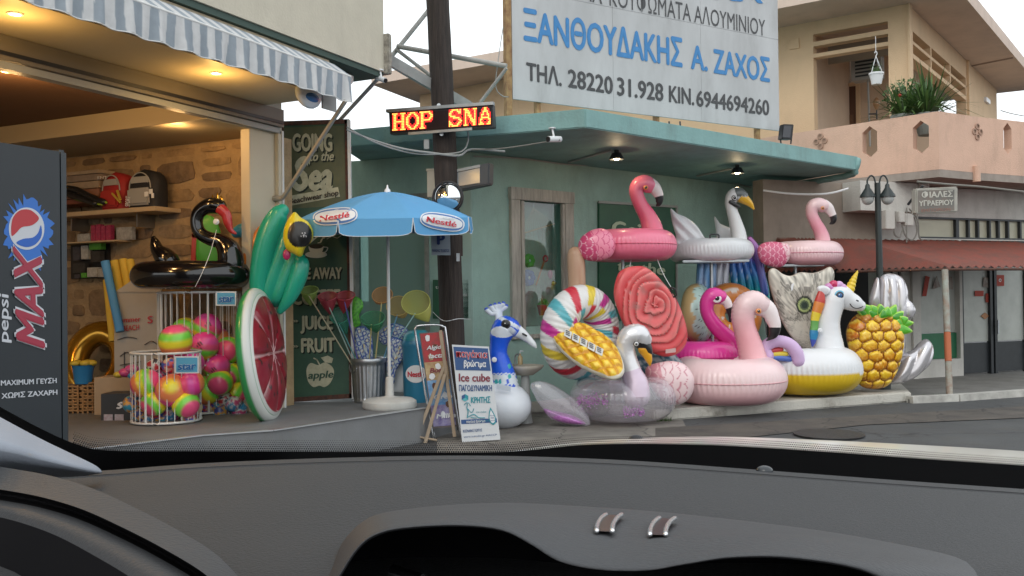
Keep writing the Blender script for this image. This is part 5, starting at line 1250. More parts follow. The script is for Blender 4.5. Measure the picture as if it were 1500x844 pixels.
for i, (x0, y0, x1, y1) in enumerate(((1272, 462, 1258, 454), (1277, 459, 1264, 448), (1284, 460, 1277, 449), (1291, 461, 1289, 447), (1298, 464, 1300, 451), (1302, 466, 1311, 448), (1308, 470, 1321, 458), (1311, 474, 1335, 475), (1315, 480, 1333, 488), (1295, 466, 1292, 454), (1305, 472, 1312, 462), (1316, 483, 1320, 492), (1285, 463, 1272, 457), (1319, 471, 1327, 468))):
    mx_, my = (x0 + x1) / 2, (y0 + y1) / 2; nx, ny = (y1 - y0), -(x1 - x0); L = math.hypot(nx, ny) or 1; w_ = 6.6; x1 += (x1 - 1296) * .10; y1 -= 2
    g_ = (.10, .42, .03) if i % 3 else (.05, .28, .02)
    pad_px([(x0 - nx / L * w_, y0 - ny / L * w_), (mx_ - nx / L * w_ * 1.1, my - ny / L * w_ * 1.1), (x1, y1), (mx_ + nx / L * w_ * 1.1, my + ny / L * w_ * 1.1), (x0 + nx / L * w_, y0 + ny / L * w_)], Yi - .06 - .018 * (i % 5), .05, lambda px, py, r_, s_, g_=g_: g_ if r_ < .75 else (.35, .62, .08)).build('crown_leaf', vin, t, smooth=True)
# ---- 15 silver ribbed float
t = thing('silver_float', 'big silver ribbed float with curved fin standing behind the pineapple', 'pool float', W(1310, 568, 12.95)); Yv = 12.95
def rib(px, py, r_): return .035 * abs(math.sin((px - 1283) * .24))
pad_px([(1284, 470), (1285, 440), (1287, 420), (1290, 406), (1300, 401), (1312, 402), (1322, 408), (1327, 422), (1328, 437), (1336, 444), (1340, 455), (1336, 466), (1326, 470), (1324, 490), (1322, 530), (1300, 540), (1286, 520)], Yv, .14, None, n=10, rings=26, p=3, hfn=rib).build('upright_lobe', sil, t, smooth=True)
pad_px([(1273, 445), (1277, 425), (1285, 406), (1288, 420), (1288, 450), (1280, 455)], Yv - .02, .08, None, p=2.5).build('side_fin', sil, t, smooth=True)
def rib2(px, py, r_): return .04 * abs(math.sin((px * .9 + py * .35) * .17))
pad_px([(1300, 560), (1310, 540), (1322, 520), (1338, 512), (1350, 500), (1358, 497), (1365, 505), (1366, 518), (1360, 534), (1346, 548), (1330, 558), (1312, 563)], Yv - .12, .13, None, n=10, rings=26, p=3, hfn=rib2).build('curved_fin', sil, t, smooth=True)
# ---- 16 mermaid lilo
def merc(pos, k, th): return (1, 1, 1)
t = thing('mermaid_tail_lilo', 'ribbed blue, violet and teal glitter lilo standing behind the white swan', 'pool float', W(1075, 470, 13.3)); Ym = 13.3
lv = mat('lilo_print', vc=True, rough=.25, metal=.2, coat=.3)
for i in range(10):
    x = 1026 + i * 9.2; 
    def mc(pos, k, th, i=i):
        if i in (3, 4): return (.50, .54, .62)
        f = k + .12 * nz(pos.x * 9, pos.z * 9); c = lerp((.14, .05, .32), (.02, .13, .42), sstep(.05, .45, f)); c = lerp(c, (.0, .26, .28), sstep(.45, .75, f))
        if i < 3: c = lerp((.5, .6, .78), (.02, .25, .6), .5 + .5 * nz(pos.x * 14, pos.z * 3))
        return lerp(c, (.5, .6, .75), .7) if nz(pos.x * 40, pos.z * 25) > .42 else c
    top_ = 352 + abs(i - 5.5) * 5 + (0 if i < 9 else 8) ; x2 = x + (6 if i > 4 else 0) + max(0, i - 5) * 1.6
    neck_px([(x + (i > 5) * 0, top_ + 12, 4), (x + .5, 385, 5.4), (x2 - 1, 420, 5.6), (x2 + 2, 455, 5.6)], Ym, colfn=mc, seg=14).build('tube', lv, t, smooth=True)
neck_px([(1098, 350, 4), (1106, 362, 5.5), (1110, 375, 6), (1114, 395, 6), (1120, 430, 6)], Ym - .03, colfn=lambda pos, k, th: lerp((.36, .12, .36), (.05, .12, .4), k)).build('edge_tube', lv, t, smooth=True)
# ---- 17 tan thing
t = thing('tan_tube_float', 'tan inflatable tube end hanging behind the hot pink flamingo tail', 'pool float', W(845, 417, 11.4))
neck_px([(845, 425, 13), (845, 410, 13), (844, 385, 13), (843, 372, 12)], 11.35, colfn=lambda pos, k, th: lerp((.52, .33, .22), (.42, .22, .14), max(0, nz(pos.x * 20, pos.z * 3)) * 1.4)).build('tube', vinm, t, smooth=True)
# small dim floats peeping out low behind
t = thing('patterned_ring', 'small dark patterned float squeezed between the clear swan and pink tail', 'pool float', W(965, 540, 11.5))
def pr(pos, k, th): return (.03, .09, .14) if nz(pos.x * 22, pos.y * 9, pos.z * 22) > 0 else (.30, .32, .34)
neck_px([(930, 540, 14), (950, 530, 14), (975, 528, 14), (990, 540, 14)], 11.55, colfn=pr).build('tube', vin, t, smooth=True)
# ================================================================== pole, LED sign, umbrella, boards
polew = mat('creosoted_wood', (.055, .04, .034), .85, col2=(.022, .017, .015), vs=5, bump=.9, bs=10, stretch=(6, 6, .5))
YP = 10.55
t = thing('utility_pole', 'dark weathered wooden utility pole between the kiosk and the shop', 'pole', V((W(664, 600, YP).x, YP, 0)))
mb = MB(); n = 40; P = cat_r([tuple(W(x, y, YP)) + (r * YP / F,) for x, y, r in ((636, -120, 16), (641, 0, 16.5), (645, 80, 17), (650, 180, 17), (654, 270, 17.3), (658, 370, 17.5), (662, 480, 18), (666, 632, 18.5))], 14)
seg = 28; rows = []
for i, p in enumerate(P): rows.append([mb.vert(V(p[:3]) + V((math.cos(2 * PI * k / seg), math.sin(2 * PI * k / seg), 0)) * p[3] * (1 + .05 * nz(k * 1.7, i * .12) - .03 * (nz(k * 4.1, i * .03) > .3))) for k in range(seg)])
for a, b in zip(rows, rows[1:]):
    for k in range(seg): j = (k + 1) % seg; mb.face(a[k], a[j], b[j], b[k])
mb.build('trunk', polew, t, smooth=True)
for x, y in ((643, 155), (647, 197)):
    p = W(x, y, YP - .17); mb = MB(); mb.rod(p, p + V((0, -.03, 0)), .022, 10); mb.build('bolt', steel, t, smooth=True)
p = W(671, 377, YP - .16); mb = MB(); mb.obox(p, V((.018, 0, 0)), V((0, .01, 0)), V((0, 0, .045))); mb.build('metal_tag', steel, t)
mb = MB(); p = W(625, 212, YP - .1); mb.obox(p, V((.03, 0, 0)), V((0, .03, 0)), V((0, 0, .055))); mb.build('junction_box', greyp, t, bevel=.005)
# ---- LED text sign
LP = Pl(W(646, 175, 10.32), (1.09, -.36))
t = thing('led_sign', 'red and yellow LED display reading HOP SNA fixed on the wooden pole', 'sign', LP.at(646, 195))
P = fromp(LP, [(571, 197), (723, 187), (721, 152), (569, 163)]); mb = MB(); mb.prism(P, -LP.n * .1); mb.build('casing', mat('led_casing', (.06, .06, .065), .35, .5), t, bevel=.008)
quad(LP, [(573, 194), (720, 184), (719, 157), (572, 167)], mat('led_screen', (.018, .006, .008), .25), t, 'screen', .012, .01)
strip(LP, [(569, 163), (721, 152)], .035, steel, t, 'top_rail', .0, .06); strip(LP, [(600, 196), (690, 189)], .03, steel, t, 'bottom_rail', .014, .02)
GLY = {'H': "1111..1111 .11....11. .11....11. .11....11. .11....11. .11111111. .11....11. .11....11. .11....11. .11....11. 1111..1111",
 'O': "...1111... ..11..11.. .11....11. 11......11 11......11 11......11 11......11 11......11 .11....11. ..11..11.. ...1111...",
 'P': "11111111.. .11....11. .11.....11 .11.....11 .11....11. .1111111.. .11....... .11....... .11....... .11....... 1111......",
 'S': "..11111.1. .11...111. 11.....11. 11........ .1111..... ...11111.. .......11. 1.......11 11.....11. 111...11.. 1.11111...",
 'N': "111....111 .111....1. .1111...1. .1.11...1. .1.111..1. .1..11..1. .1...11.1. .1...1111. .1....111. .1.....11. 111....11.",
 'A': "....11.... ....11.... ...1111... ...1..1... ..11..11.. ..1....1.. ..111111.. .11....11. .1......1. .11....11. 1111..1111"}
ly = mat('led_yellow', (.9, .5, .1), emit=(1, .40, .07), es=2.2); lr = mat('led_red_halo', (.8, .05, .03), emit=(1, .02, .02), es=1.2)
for ch, x0 in (('H', 574.5), ('O', 594.5), ('P', 614.5), ('S', 657.5), ('N', 679), ('A', 701)):
    rows = GLY[ch].split(); my, mr = MB(), MB()
    for j, rw in enumerate(rows):
        for i, cc_ in enumerate(rw):
            x = x0 + (i + .5) * 1.95; yy = (166.5 - (x - 572) * .068) + (j + .5) * 2.32
            hit = cc_ == '1'; near = hit or any(0 <= j + b < 11 and 0 <= i + a < 10 and rows[j + b][i + a] == '1' for a in (-1, 0, 1) for b in (-1, 0, 1))
            if ch == 'A' and i > 8: continue
            if hit: c = LP.off(.019).at(x, yy); my.obox(c, LP.u * .0056, LP.n * .002, V((0, 0, .0066)))
            if near: c = LP.off(.015).at(x, yy); mr.obox(c, LP.u * .0068, LP.n * .0015, V((0, 0, .0080)))  # red cells: glow halo round the strokes, built in together with red LEDs
    a = my.build('led_letter', ly, t); b = mr.build('led_halo_dots', lr, t); a['kind'] = b['kind'] = 'stuff'
# ---- convex mirror
Ym2 = 10.24; c = W(656, 289, Ym2); t = thing('convex_mirror', 'round convex mirror on the wooden pole above the blue umbrella', 'mirror', c); nn = V((-.25, -1, -.05)).normalized(); X = nn.cross(V((0, 0, 1))).normalized() * -1; Z = X.cross(nn) * -1
Z = nn.cross(X).normalized(); r = 22.5 * Ym2 / F
mb = MB(); mb.lathe(c, [(r * math.sin(a * .09), .45 * r * (math.cos(a * .09) - 1) + .03) for a in range(0, 18)], 40, ax=(X, Z, nn)); mb.build('mirror_glass', mat('mirror', (.75, .78, .8), .03, 1.0), t, smooth=True)
mb = MB(); mb.tube([c + X * math.cos(a * PI / 20) * r + Z * math.sin(a * PI / 20) * r for a in range(40)], .014, 8, closed=True, smooth=1); mb.build('rim', black, t, smooth=True)
mb = MB(); mb.lathe(c - nn * .02, [(r, 0), (r * .5, -.05), (0, -.06)], 24, ax=(X, Z, nn)); mb.build('back_shell', black, t, smooth=True)
# ---- heater lamp and box behind the pole
HPn = Pl(W(692, 262, 10.45), (.93, -.36)); t = thing('outdoor_heater', 'dark boxed outdoor heater lamp on the right side of the wooden pole', 'heater', HPn.at(692, 282))
P = fromp(HPn, [(668, 280), (716, 270), (717, 238), (668, 249)]); mb = MB(); mb.prism(P, -HPn.n * .14); mb.build('casing', mat('heater_case', (.05, .06, .07), .5), t, bevel=.012)
quad(HPn, [(670, 273), (703, 268), (703, 246), (670, 253)], mat('heater_glass', (.22, .25, .27), .15), t, 'front_glass', .008, .006); quad(HPn, [(669, 252), (703, 245), (703, 241), (669, 248)], greyp, t, 'reflector', .006, .004)
p = W(633, 270, 10.9); t = thing('cream_box', 'cream electrical box behind the wooden pole', 'electrical box', p - V((0, 0, .15))); mb = MB(); mb.obox(p, V((.055, 0, 0)), V((0, .05, 0)), V((0, 0, .16))); mb.build('case', cream, t, bevel=.008); mb = MB(); mb.obox(p + V((0, 0, .165)), V((.065, 0, 0)), V((0, .06, 0)), V((0, 0, .012))); mb.build('lid', cream, t)
# ---- P sign
PPn = Pl(W(646, 360, 10.38), (1, -.05)); t = thing('parking_sign', 'small grey P parking sign on the wooden pole under the umbrella', 'sign', PPn.at(646, 374))
quad(PPn, [(632, 374), (660, 374), (659, 340), (631, 340)], mat('sign_pale', (.33, .38, .43), .5), t, 'plate', 0, .004)
ptext('P', PPn, 640, 358, 652, 358, 15, mat('sign_navy', (.02, .04, .16), .5), t, off=.006, thick=.001, bold=.05); ptext('PARKING TEGESTOS', PPn, 633, 369, 658, 369, 4, mat('sign_navy'), t, off=.006, thick=.001, bold=.02)
p = W(672, 360, 10.6); t = thing('brown_plate', 'narrow brown plate behind the wooden pole beside the P sign', 'sign', p - V((0, 0, .12))); mb = MB(); mb.obox(p, V((.045, 0, 0)), V((0, .01, 0)), V((0, 0, .12))); mb.build('plate', mat('plate_brown', (.07, .045, .04), .6), t)
# ---- cables on the pole
cable('pole_cable', [W(508, 190, 9.9), W(545, 205, 10.1), W(590, 218, 10.3), W(632, 224, 10.36), W(672, 228, 10.38), W(690, 219, 10.5), W(740, 222, 10.4)], .013, label='bundle of pale cables looping from the green board past the pole to the canopy')
cable('thin_cable', [W(508, 186, 9.92), W(550, 209, 10.1), W(600, 224, 10.35), W(640, 226, 10.36), W(676, 222, 10.4), W(686, 205, 10.5), W(684, 188, 10.4)], .009, label='thin grey cable rising to the right end of the LED sign')
cable('canopy_cable', [W(690, 220, 10.5), W(740, 217, 10.3), W(800, 208, 10.3), W(820, 205, 10.2)], .007, label='thin dark cable running under the canopy to the security camera', m=ew)
cable('tie_wire', [W(634, 457, 10.9), W(650, 470, 10.36), W(672, 467, 10.36), W(690, 468, 10.8)], .004, label='thin wire tied round the wooden pole near the green sign', m=whitep)
cable('billboard_cable', [W(737, 40, 10.9), W(731, 80, 10.9), W(726, 125, 10.9), W(735, 140, 10.9), W(745, 142, 10.8)], .006, label='thin pale cable looping beside the billboard frame post')
# ---- umbrella
YU = 9.68; uc = V((W(568, 330, YU).x, YU, 0)); zt_u, zr_u, zv_u = W(569, 281, YU).z, 2.34, 2.17; RU = .935
t = thing('market_umbrella', 'light blue parasol with two oval ice cream logos beside the wooden pole', 'umbrella', V((uc.x, uc.y, PZ)))
TLT = .085     # the parasol leans a little towards the street
def tz(y): return (y - uc.y) * TLT
def ur_(a):
    """octagon rim with slightly hollow edges"""
    q = ((a + PI / 2 + PI / 8) % (PI / 4)) - PI / 8; return RU * math.cos(PI / 8) / math.cos(q) * (1 - .03 * math.cos(q * 4) ** 2 * 0)
def uz_(f, a): q = abs(((a + PI / 2 + PI / 8) % (PI / 4)) - PI / 8) / (PI / 8); return zr_u + (zt_u - zr_u) * (1 - f ** 1.6) - .035 * f * (1 - f) * (1 - q) * 2
blue = mat('umbrella_blue', (.10, .325, .59), .8, var=.06, vs=3, bump=.1, bs=14)
mb = MB(); n = 128; rows = []
for i in range(1, 15):
    f = i / 14; rows.append([mb.vert((uc.x + math.cos(2 * PI * k / n) * ur_(2 * PI * k / n) * f, uc.y + math.sin(2 * PI * k / n) * ur_(2 * PI * k / n) * f, uz_(f, 2 * PI * k / n) + math.sin(2 * PI * k / n) * ur_(2 * PI * k / n) * f * TLT)) for k in range(n)])
top = mb.vert((uc.x, uc.y, zt_u))
for k in range(n): mb.face(top, rows[0][k], rows[0][(k + 1) % n])
for a, b in zip(rows, rows[1:]):
    for k in range(n): j = (k + 1) % n; mb.face(a[k], b[k], b[j], a[j])
mb.build('canopy', blue, t, smooth=True)
wp = mat('white_piping', (.6, .64, .68), .7)
for g in range(8):
    a0 = -PI / 2 - PI / 8 + g * PI / 4; mb = MB(); rr2 = []
    for j in range(3):
        v_ = j / 2; row = []
        for k in range(17):
            s_ = k / 16; a = a0 + s_ * PI / 4; cut = .018 * v_ * (1 if k in (0, 16) else 0); a += cut if k == 0 else (-cut if k == 16 else 0)
            R_ = ur_(a0 + min(max(s_, .001), .999) * PI / 4) * (1 + .012 * v_); zz = zr_u + (zv_u - zr_u) * v_ * (1 - .22 * (2 * s_ - 1) ** 6) + 0
            row.append(mb.vert((uc.x + math.cos(a) * R_, uc.y + math.sin(a) * R_, zz + math.sin(a) * R_ * TLT)))
        rr2.append(row)
    for a_, b_ in zip(rr2, rr2[1:]):
        for k in range(16): mb.face(a_[k], a_[k + 1], b_[k + 1], b_[k])
    o = mb.build('valance_panel', blue, t, smooth=True)
    mq = MB(); mq.tube([mb.v[i] for i in rr2[0][:1] + rr2[1][:1] + rr2[2] + rr2[1][-1:] + rr2[0][-1:]], .004, 5, smooth=1); mq.build('piping', wp, o)
    mq = MB(); a = a0; mq.rods([V((uc.x + math.cos(a) * RU * f, uc.y + math.sin(a) * RU * f, uz_(f, a) - .012 + math.sin(a) * RU * f * TLT)) for f in (0.02, .3, .6, .85, 1)], .006); mq.build('rib', whitep, t)
mb = MB(); mb.rod((uc.x, uc.y, PZ + .05), (uc.x, uc.y, zt_u), .017, 12); mb.build('pole', mat('pole_white', (.6, .62, .62), .4), t, smooth=True)
mb = MB(); mb.lathe((uc.x, uc.y, zt_u - .01), [(.035, 0), (.03, .03), (.012, .05), (.008, .08), (0, .085)], 14); mb.rod((uc.x, uc.y, zt_u - .01), (uc.x, uc.y, zt_u - .012), .04); mb.build('finial', whitep, t, smooth=True)
bs_ = W(566, 594, 9.95); bs_.z = PZ
mb = MB(); mb.lathe((uc.x, uc.y, PZ), [(.0, .001), (.27, .001), (.285, .02), (.28, .075), (.24, .10), (.09, .115), (.045, .13), (.04, .32), (.025, .33)], 36); mb.build('base', mat('base_white', (.55, .55, .52), .5, var=.1, dirt=.2), t, smooth=True)
def uproj(px, py, off=.01):
    d = ray(px, py); lo, hi = 8.3, YU + .2
    def f_(Y):
        p = EYE + d * (Y / d.y); dx, dy = p.x - uc.x, p.y - uc.y; a = math.atan2(dy, dx); f = math.hypot(dx, dy) / ur_(a); zq = p.z - tz(p.y); return zq - uz_(f, a) if f < 1 else zq - (zr_u - (f - 1) * 6)
    Y = lo; prev = f_(lo)
    while Y < hi:
        Y2 = Y + .02; c = f_(Y2)
        if prev < 0 <= c or prev > 0 >= c: break
        Y, prev = Y2, c
    a_, b_ = Y, Y + .02
    for _ in range(12):
        m_ = (a_ + b_) / 2
        if (f_(m_) > 0) == (prev > 0): a_ = m_
        else: b_ = m_
    Y = a_
    p = EYE + d * (Y / d.y); return p - d * off
def udisc(cx, cy, rx, ry, rot, m_, name, off, y0=None, n=28, ring_n=5):
    mb = MB(); cr_, sr_ = math.cos(rot), math.sin(rot); rows = []; c = mb.vert(uproj(cx, cy, off))
    for i in range(1, ring_n + 1):
        row = []
        for k in range(n):
            a = 2 * PI * k / n; ca, sa = math.cos(a), math.sin(a); x = math.copysign(abs(ca) ** .75, ca) * rx * i / ring_n; y = math.copysign(abs(sa) ** .8, sa) * ry * i / ring_n
            if y0 is not None: y = y0 + (y - y0) * (1 if y > y0 else .0) if y < y0 else y
            row.append(mb.vert(uproj(cx + x * cr_ - y * sr_, cy + x * sr_ + y * cr_, off)))
        rows.append(row)
    for k in range(n): mb.face(c, rows[0][k], rows[0][(k + 1) % n])
    for a, b in zip(rows, rows[1:]):
        for k in range(n): j = (k + 1) % n; mb.face(a[k], b[k], b[j], a[j])
    return mb.build(name, m_, t, smooth=True)
def utext(s, x0, y0, x1, y1, h, m_, off, bold=.02, shear=.15):
    v0, f0 = text_mb(s); xa = min(v.x for v in v0); xb = max(v.x for v in v0); mb = MB()
    for q, ox in enumerate((-bold, bold, 0)):
        k0 = len(mb.v)
        for v in v0:
            a = (v.x + ox - xa) / (xb - xa); b = v.y / .73; mb.vert(uproj(x0 + (x1 - x0) * a + shear * h * b, y0 + (y1 - y0) * a - h * b, off + q * .0006))
        for f in f0: mb.face(*[i + k0 for i in f])
    return mb.build('lettering', m_, t)
lw, lbl, lrd = mat('logo_white', (.66, .68, .7), .7), mat('logo_blue', (.07, .16, .38), .7), mat('logo_red', (.50, .03, .05), .7)
for cx, cy, rot, dy in ((491, 317, -.10, -4), (648, 325, .17, 5)):
    udisc(cx, cy, 33, 12.5, rot, lw, 'logo_border', .008); udisc(cx, cy, 31, 11.2, rot, lbl, 'logo_field', .012); udisc(cx, cy - .5, 30, 8.4, rot, lw, 'logo_centre', .016)
    utext('Nestlé', cx - 23, cy + 4 - dy * .8, cx + 20, cy + 4 + dy * .8, 8.5, lrd, .036, .03); utext('ICE CREAM', cx - 16, cy - 5.2 - dy * .4, cx + 17, cy - 5.2 + dy * .5, 3, lw, .026, .0, 0)
# ---- sandwich board of the ice company
YB_ = 9.55; IB = Pl((0, YB_), (1, 0)); t = thing('ice_cube_board', 'white and blue pavement board advertising Ice cube in Greek and English', 'sign', W(704, 647, YB_))
TLp, TRp, BRp, BLp = (662, 505), (716, 508), (733, 644), (677, 648)
def bi(a, b): x = lambda i: TLp[i] + (TRp[i] - TLp[i]) * a; y = lambda i: BLp[i] + (BRp[i] - BLp[i]) * a; return (x(0) + (y(0) - x(0)) * b, x(1) + (y(1) - x(1)) * b)
mb = MB(); mb.prism(fromp(IB, [BLp, BRp, TRp, TLp]), (0, .02, 0)); mb.build('panel', mat('board_white', (.62, .65, .68), .4, var=.05), t)
mb = MB(); mb.prism([W(*BLp, YB_ + .55), W(*BRp, YB_ + .55), W(*TRp, YB_ + .04), W(*TLp, YB_ + .04)], (0, .02, 0)); mb.build('rear_panel', mat('board_white'), t)
navy = mat('board_navy', (.035, .09, .24), .45); rd = mat('board_red', (.50, .035, .06), .45); tl_ = mat('board_teal', (.02, .27, .33), .45); ow = mat('board_letter_white', (.7, .72, .75), .45)
quad(IB, [bi(.03, .26), bi(.97, .26), bi(.97, .02), bi(.03, .02)], navy, t, 'blue_field', .003, .002)
def bt(s, a0, b0, a1, h, m_, **k): p, q = bi(a0, b0), bi(a1, b0); return ptext(s, IB, *p, *q, h, m_, t, off=k.pop('off', .006), thick=.001, **k)
bt('παγάκια', .07, .125, .93, 10.5, ow, bold=.05, off=.006); bt('παγάκια', .07, .125, .93, 10.5, rd, bold=.012, off=.010)
bt('βρώσιμα', .26, .22, .86, 9, ow, bold=.045)
bt('Ice cube', .08, .375, .92, 12, mat('board_brown', (.22, .03, .05), .45), bold=.03)
bt('ΠΑΓΟΔΥΝΑΜΙΚΗ', .06, .475, .94, 9, navy, bold=.03)
bt('ΚΡΗΤΗΣ', .34, .60, .86, 9, tl_, bold=.04)
bt('ice cube', .45, .705, .72, 3, tl_, bold=.0); bt('ποιότητα', .48, .80, .80, 3, tl_)
quad(IB, [bi(.03, .815), bi(.97, .815), bi(.97, .77), bi(.03, .77)], navy, t, 'blue_band', .003, .002)
bt('παγάκια βρώσιμα', .16, .806, .66, 4, ow, bold=.02)
bt('ΒΟΣΙΝΑΚΗΣ ΓΙΩΡΓΟΣ', .05, .90, .55, 4, navy, bold=.02); bt('www.icecube.gr HACCP', .05, .955, .92, 3, navy); 
mb = MB(); a_ = bi(.2, .545); cq = IB.off(.006)
for q in range(3):
    aa = [R(-90 + q * 120 + d) for d in (0, 60, 120)]; mb = MB(); mb.prism([cq.at(*a_)] + [cq.at(a_[0] + 5.5 * math.cos(x), a_[1] + 5.5 * math.sin(x)) for x in aa], (0, -.001, 0)); mb.build('cube_emblem', (tl_, mat('teal_mid', (.1, .4, .45), .4), navy)[q], t)
tl2 = mat('teal_line', (.06, .3, .36), .5)
for L_, w_ in (([(.24, .61), (.22, .65), (.24, .69), (.20, .75)], 1.3), ([(.24, .66), (.33, .70), (.40, .66)], .9), ([(.20, .75), (.38, .72), (.50, .755), (.66, .76)], 1.2), ([(.16, .62), (.2, .6), (.28, .6), (.32, .63)], .9), ([(.30, .75), (.44, .76)], 1)):
    mb = MB(); mb.tube([cq.at(*bi(*q)) for q in L_], w_ * YB_ / F * .6, 5, smooth=4); mb.build('bear_outline', tl2, t)
mb = MB(); dq = [(.84, .65), (.90, .70), (.95, .76), (.93, .82), (.86, .84), (.79, .82), (.76, .76), (.79, .70)]; mb.prism([cq.off(.002).at(*bi(*q)) for q in dq], (0, -.001, 0)); mb.build('water_drop', tl_, t)
mb = MB(); mb.prism([cq.off(.005).at(*bi(.86 + (a - .86) * .75, .765 + (b - .765) * .75)) for a, b in dq], (0, -.001, 0)); mb.build('drop_centre', ow, t)
for k, s_ in enumerate(('ice', '100%', 'pure')): p, q = bi(.81, .745 + k * .027), bi(.91, .745 + k * .027); ptext(s_, IB, *p, *q, 2.4, navy, t, off=.014, thick=.001)
# ---- ice cream rack board
YR_ = 9.75; RB = Pl((0, YR_), (1, 0)); t = thing('ice_cream_rack', 'chrome framed ice cream poster board with crossed wooden back legs', 'sign', W(640, 648, YR_))
mb = MB()
for off in (0, .10): mb.tube([W(x, y, YR_ + off) for x, y in ((636 + off * 30, 652), (622, 570), (609, 492), (609, 481), (614, 477), (640, 476), (650, 479), (653, 487), (662, 560), (676, 648))], .012, 8, smooth=3)
mb.build('wire_frame', mat('chrome', (.62, .63, .65), .2, 1), t, smooth=True)
RBn = RB.off(.01)
def rq(y0, y1, m_, nm, o=.0, x0=.04, x1=.96):
    f = lambda a, b: (614 + (650 - 614) * a + (634 - 614) * b + 0 * a, 488 - 3 * a + (628 - 488) * b)
    mb = MB(); mb.prism([RB.off(.01 + o).at(*f(x0, y1)), RB.off(.01 + o).at(*f(x1, y1)), RB.off(.01 + o).at(*f(x1, y0)), RB.off(.01 + o).at(*f(x0, y0))], (0, .004, 0)); mb.build(nm, m_, t)
rq(0, 1, mat('poster_backing', (.12, .10, .10), .5), 'backing', -.004, 0, 1)
rq(.01, .31, mat('poster_scarlet', (.48, .03, .04), .35, col2=(.25, .05, .05), vs=22), 'poster'); rq(.31, .50, mat('poster_cream', (.55, .44, .24), .35, col2=(.30, .16, .08), vs=22), 'poster'); rq(.50, .76, mat('poster_blue', (.04, .20, .50), .35, col2=(.3, .45, .6), vs=18), 'poster'); rq(.76, .98, mat('poster_violet', (.12, .08, .30), .35, col2=(.4, .38, .5), vs=18), 'poster')
for a, b, w_, s_, c_ in ((.2, .18, .7, 'Algida', 1), (.25, .27, .6, 'lacta', 1), (.2, .42, .6, 'Boss', 0), (.2, .70, .75, 'Oreo', 1), (.2, .90, .8, 'Milka', 1)):
    f = lambda a, b: (614 + 36 * a + 20 * b, 488 - 3 * a + 140 * b); p, q = f(a, b), f(a + w_, b); ptext(s_, RB, *p, *q, 7 if len(s_) < 6 else 6, ow if c_ else mat('board_brown'), t, off=.02, thick=.001, bold=.03, shear=.2)
for k in range(9):
    f = lambda a, b: (614 + 36 * a + 20 * b, 488 - 3 * a + 140 * b); b = .06 + k * .1; p = f(rnd.uniform(.2, .8), b); mb = MB(); mb.prism([RB.off(.017).at(p[0] + 4.5 * math.cos(x * .9) * rnd.uniform(.5, 1.2), p[1] + 5 * math.sin(x * .9)) for x in range(7)], (0, .001, 0)); mb.build('product_picture', rnd.choice([ow, mat('poster_cream'), mat('board_brown'), mat('choc', (.1, .04, .02), .4)]), t)
wl = mat('lath_wood', (.36, .28, .2), .7, var=.3, vs=9)
for a, b, ya, yb in (((645, 484), (666, 640), 9.70, 9.66), ((650, 538), (607, 650), 9.68, 9.6), ((652, 548), (622, 652), 9.66, 9.56)):
    mb = MB(); A_, B_ = W(*a, ya), W(*b, yb); d = (B_ - A_).normalized(); s_ = d.cross(V((0, 1, 0))).normalized(); mb.obox((A_ + B_) / 2, (B_ - A_) / 2, s_ * .018, V((0, .012, 0))); mb.build('wooden_leg', wl, t, bevel=.003)
mb = MB(); mb.rod(W(612, 640, 9.58), W(640, 645, 9.58), .012); mb.build('cross_bar', wl, t)
# ---- cooler
YC_ = 10.25; p = W(612, 588, YC_); t = thing('ice_cream_cooler', 'blue barrel ice cream cooler with oval logo behind the poster rack', 'cooler', V((p.x, YC_, PZ))); cb = mat('cooler_blue', (.03, .20, .34), .35); r = .165
mb = MB(); mb.lathe((p.x, YC_, PZ), [(r * .92, 0), (r * .95, .02), (r, .6), (r * 1.05, .62), (r * 1.05, .66), (r, .68)], 30, capends=True); mb.build('barrel', cb, t, smooth=True)
mb = MB(); mb.lathe((p.x, YC_, PZ), [(r * .98, .682), (r * .9, .74), (r * .6, .79), (0, .80)], 30); mb.build('lid', mat('cooler_lid', (.03, .24, .30), .3), t, smooth=True)
CPn = Pl((p.x, YC_ - r * .99), (1, 0)); mb = MB(); mb.prism([CPn.at(609 + 15 * math.cos(a * .3), 548 + 13 * math.sin(a * .3)) for a in range(21)], (0, .02, 0)); mb.build('logo_oval', lw, t)
ptext('Nestlé', CPn, 597, 552, 621, 552, 8, lrd, t, off=.006, thick=.001, bold=.05)
# ---- metal bin with nets
YT = 10.3; p = W(541, 592, YT); t = thing('metal_bin', 'galvanised ribbed metal bin full of fishing nets', 'bin', V((p.x, YT, PZ))); mb = MB(); seg = 96; rows = []
for h, r_ in ((0, .175), (.02, .18), (.03, .172), (.06, .172), (.40, .188), (.43, .19), (.44, .20), (.475, .205), (.49, .195), (.48, .185), (.05, .165)):
    rows.append([mb.vert((p.x + math.cos(2 * PI * k / seg) * (r_ + (.006 * math.sin(k * 2 * PI / 4) if .04 < h < .42 and r_ > .17 else 0)), YT + math.sin(2 * PI * k / seg) * (r_ + (.006 * math.sin(k * 2 * PI / 4) if .04 < h < .42 and r_ > .17 else 0)), PZ + h)) for k in range(seg)])
for a, b in zip(rows, rows[1:]):
    for k in range(seg): j = (k + 1) % seg; mb.face(a[k], a[j], b[j], b[k])
mb.face(*rows[-1]); mb.build('body', steel, t, smooth=True)
mb = MB(); mb.tube([W(515, 530, YT), W(512, 538, YT - .05), W(516, 546, YT - .1), W(522, 540, YT - .15)], .008, 6); mb.build('handle', steel, t, smooth=True)
def netm(nm, c): return glassmat('net_' + nm, tuple(.55 + .45 * x for x in c), .01, .6, .5, c)
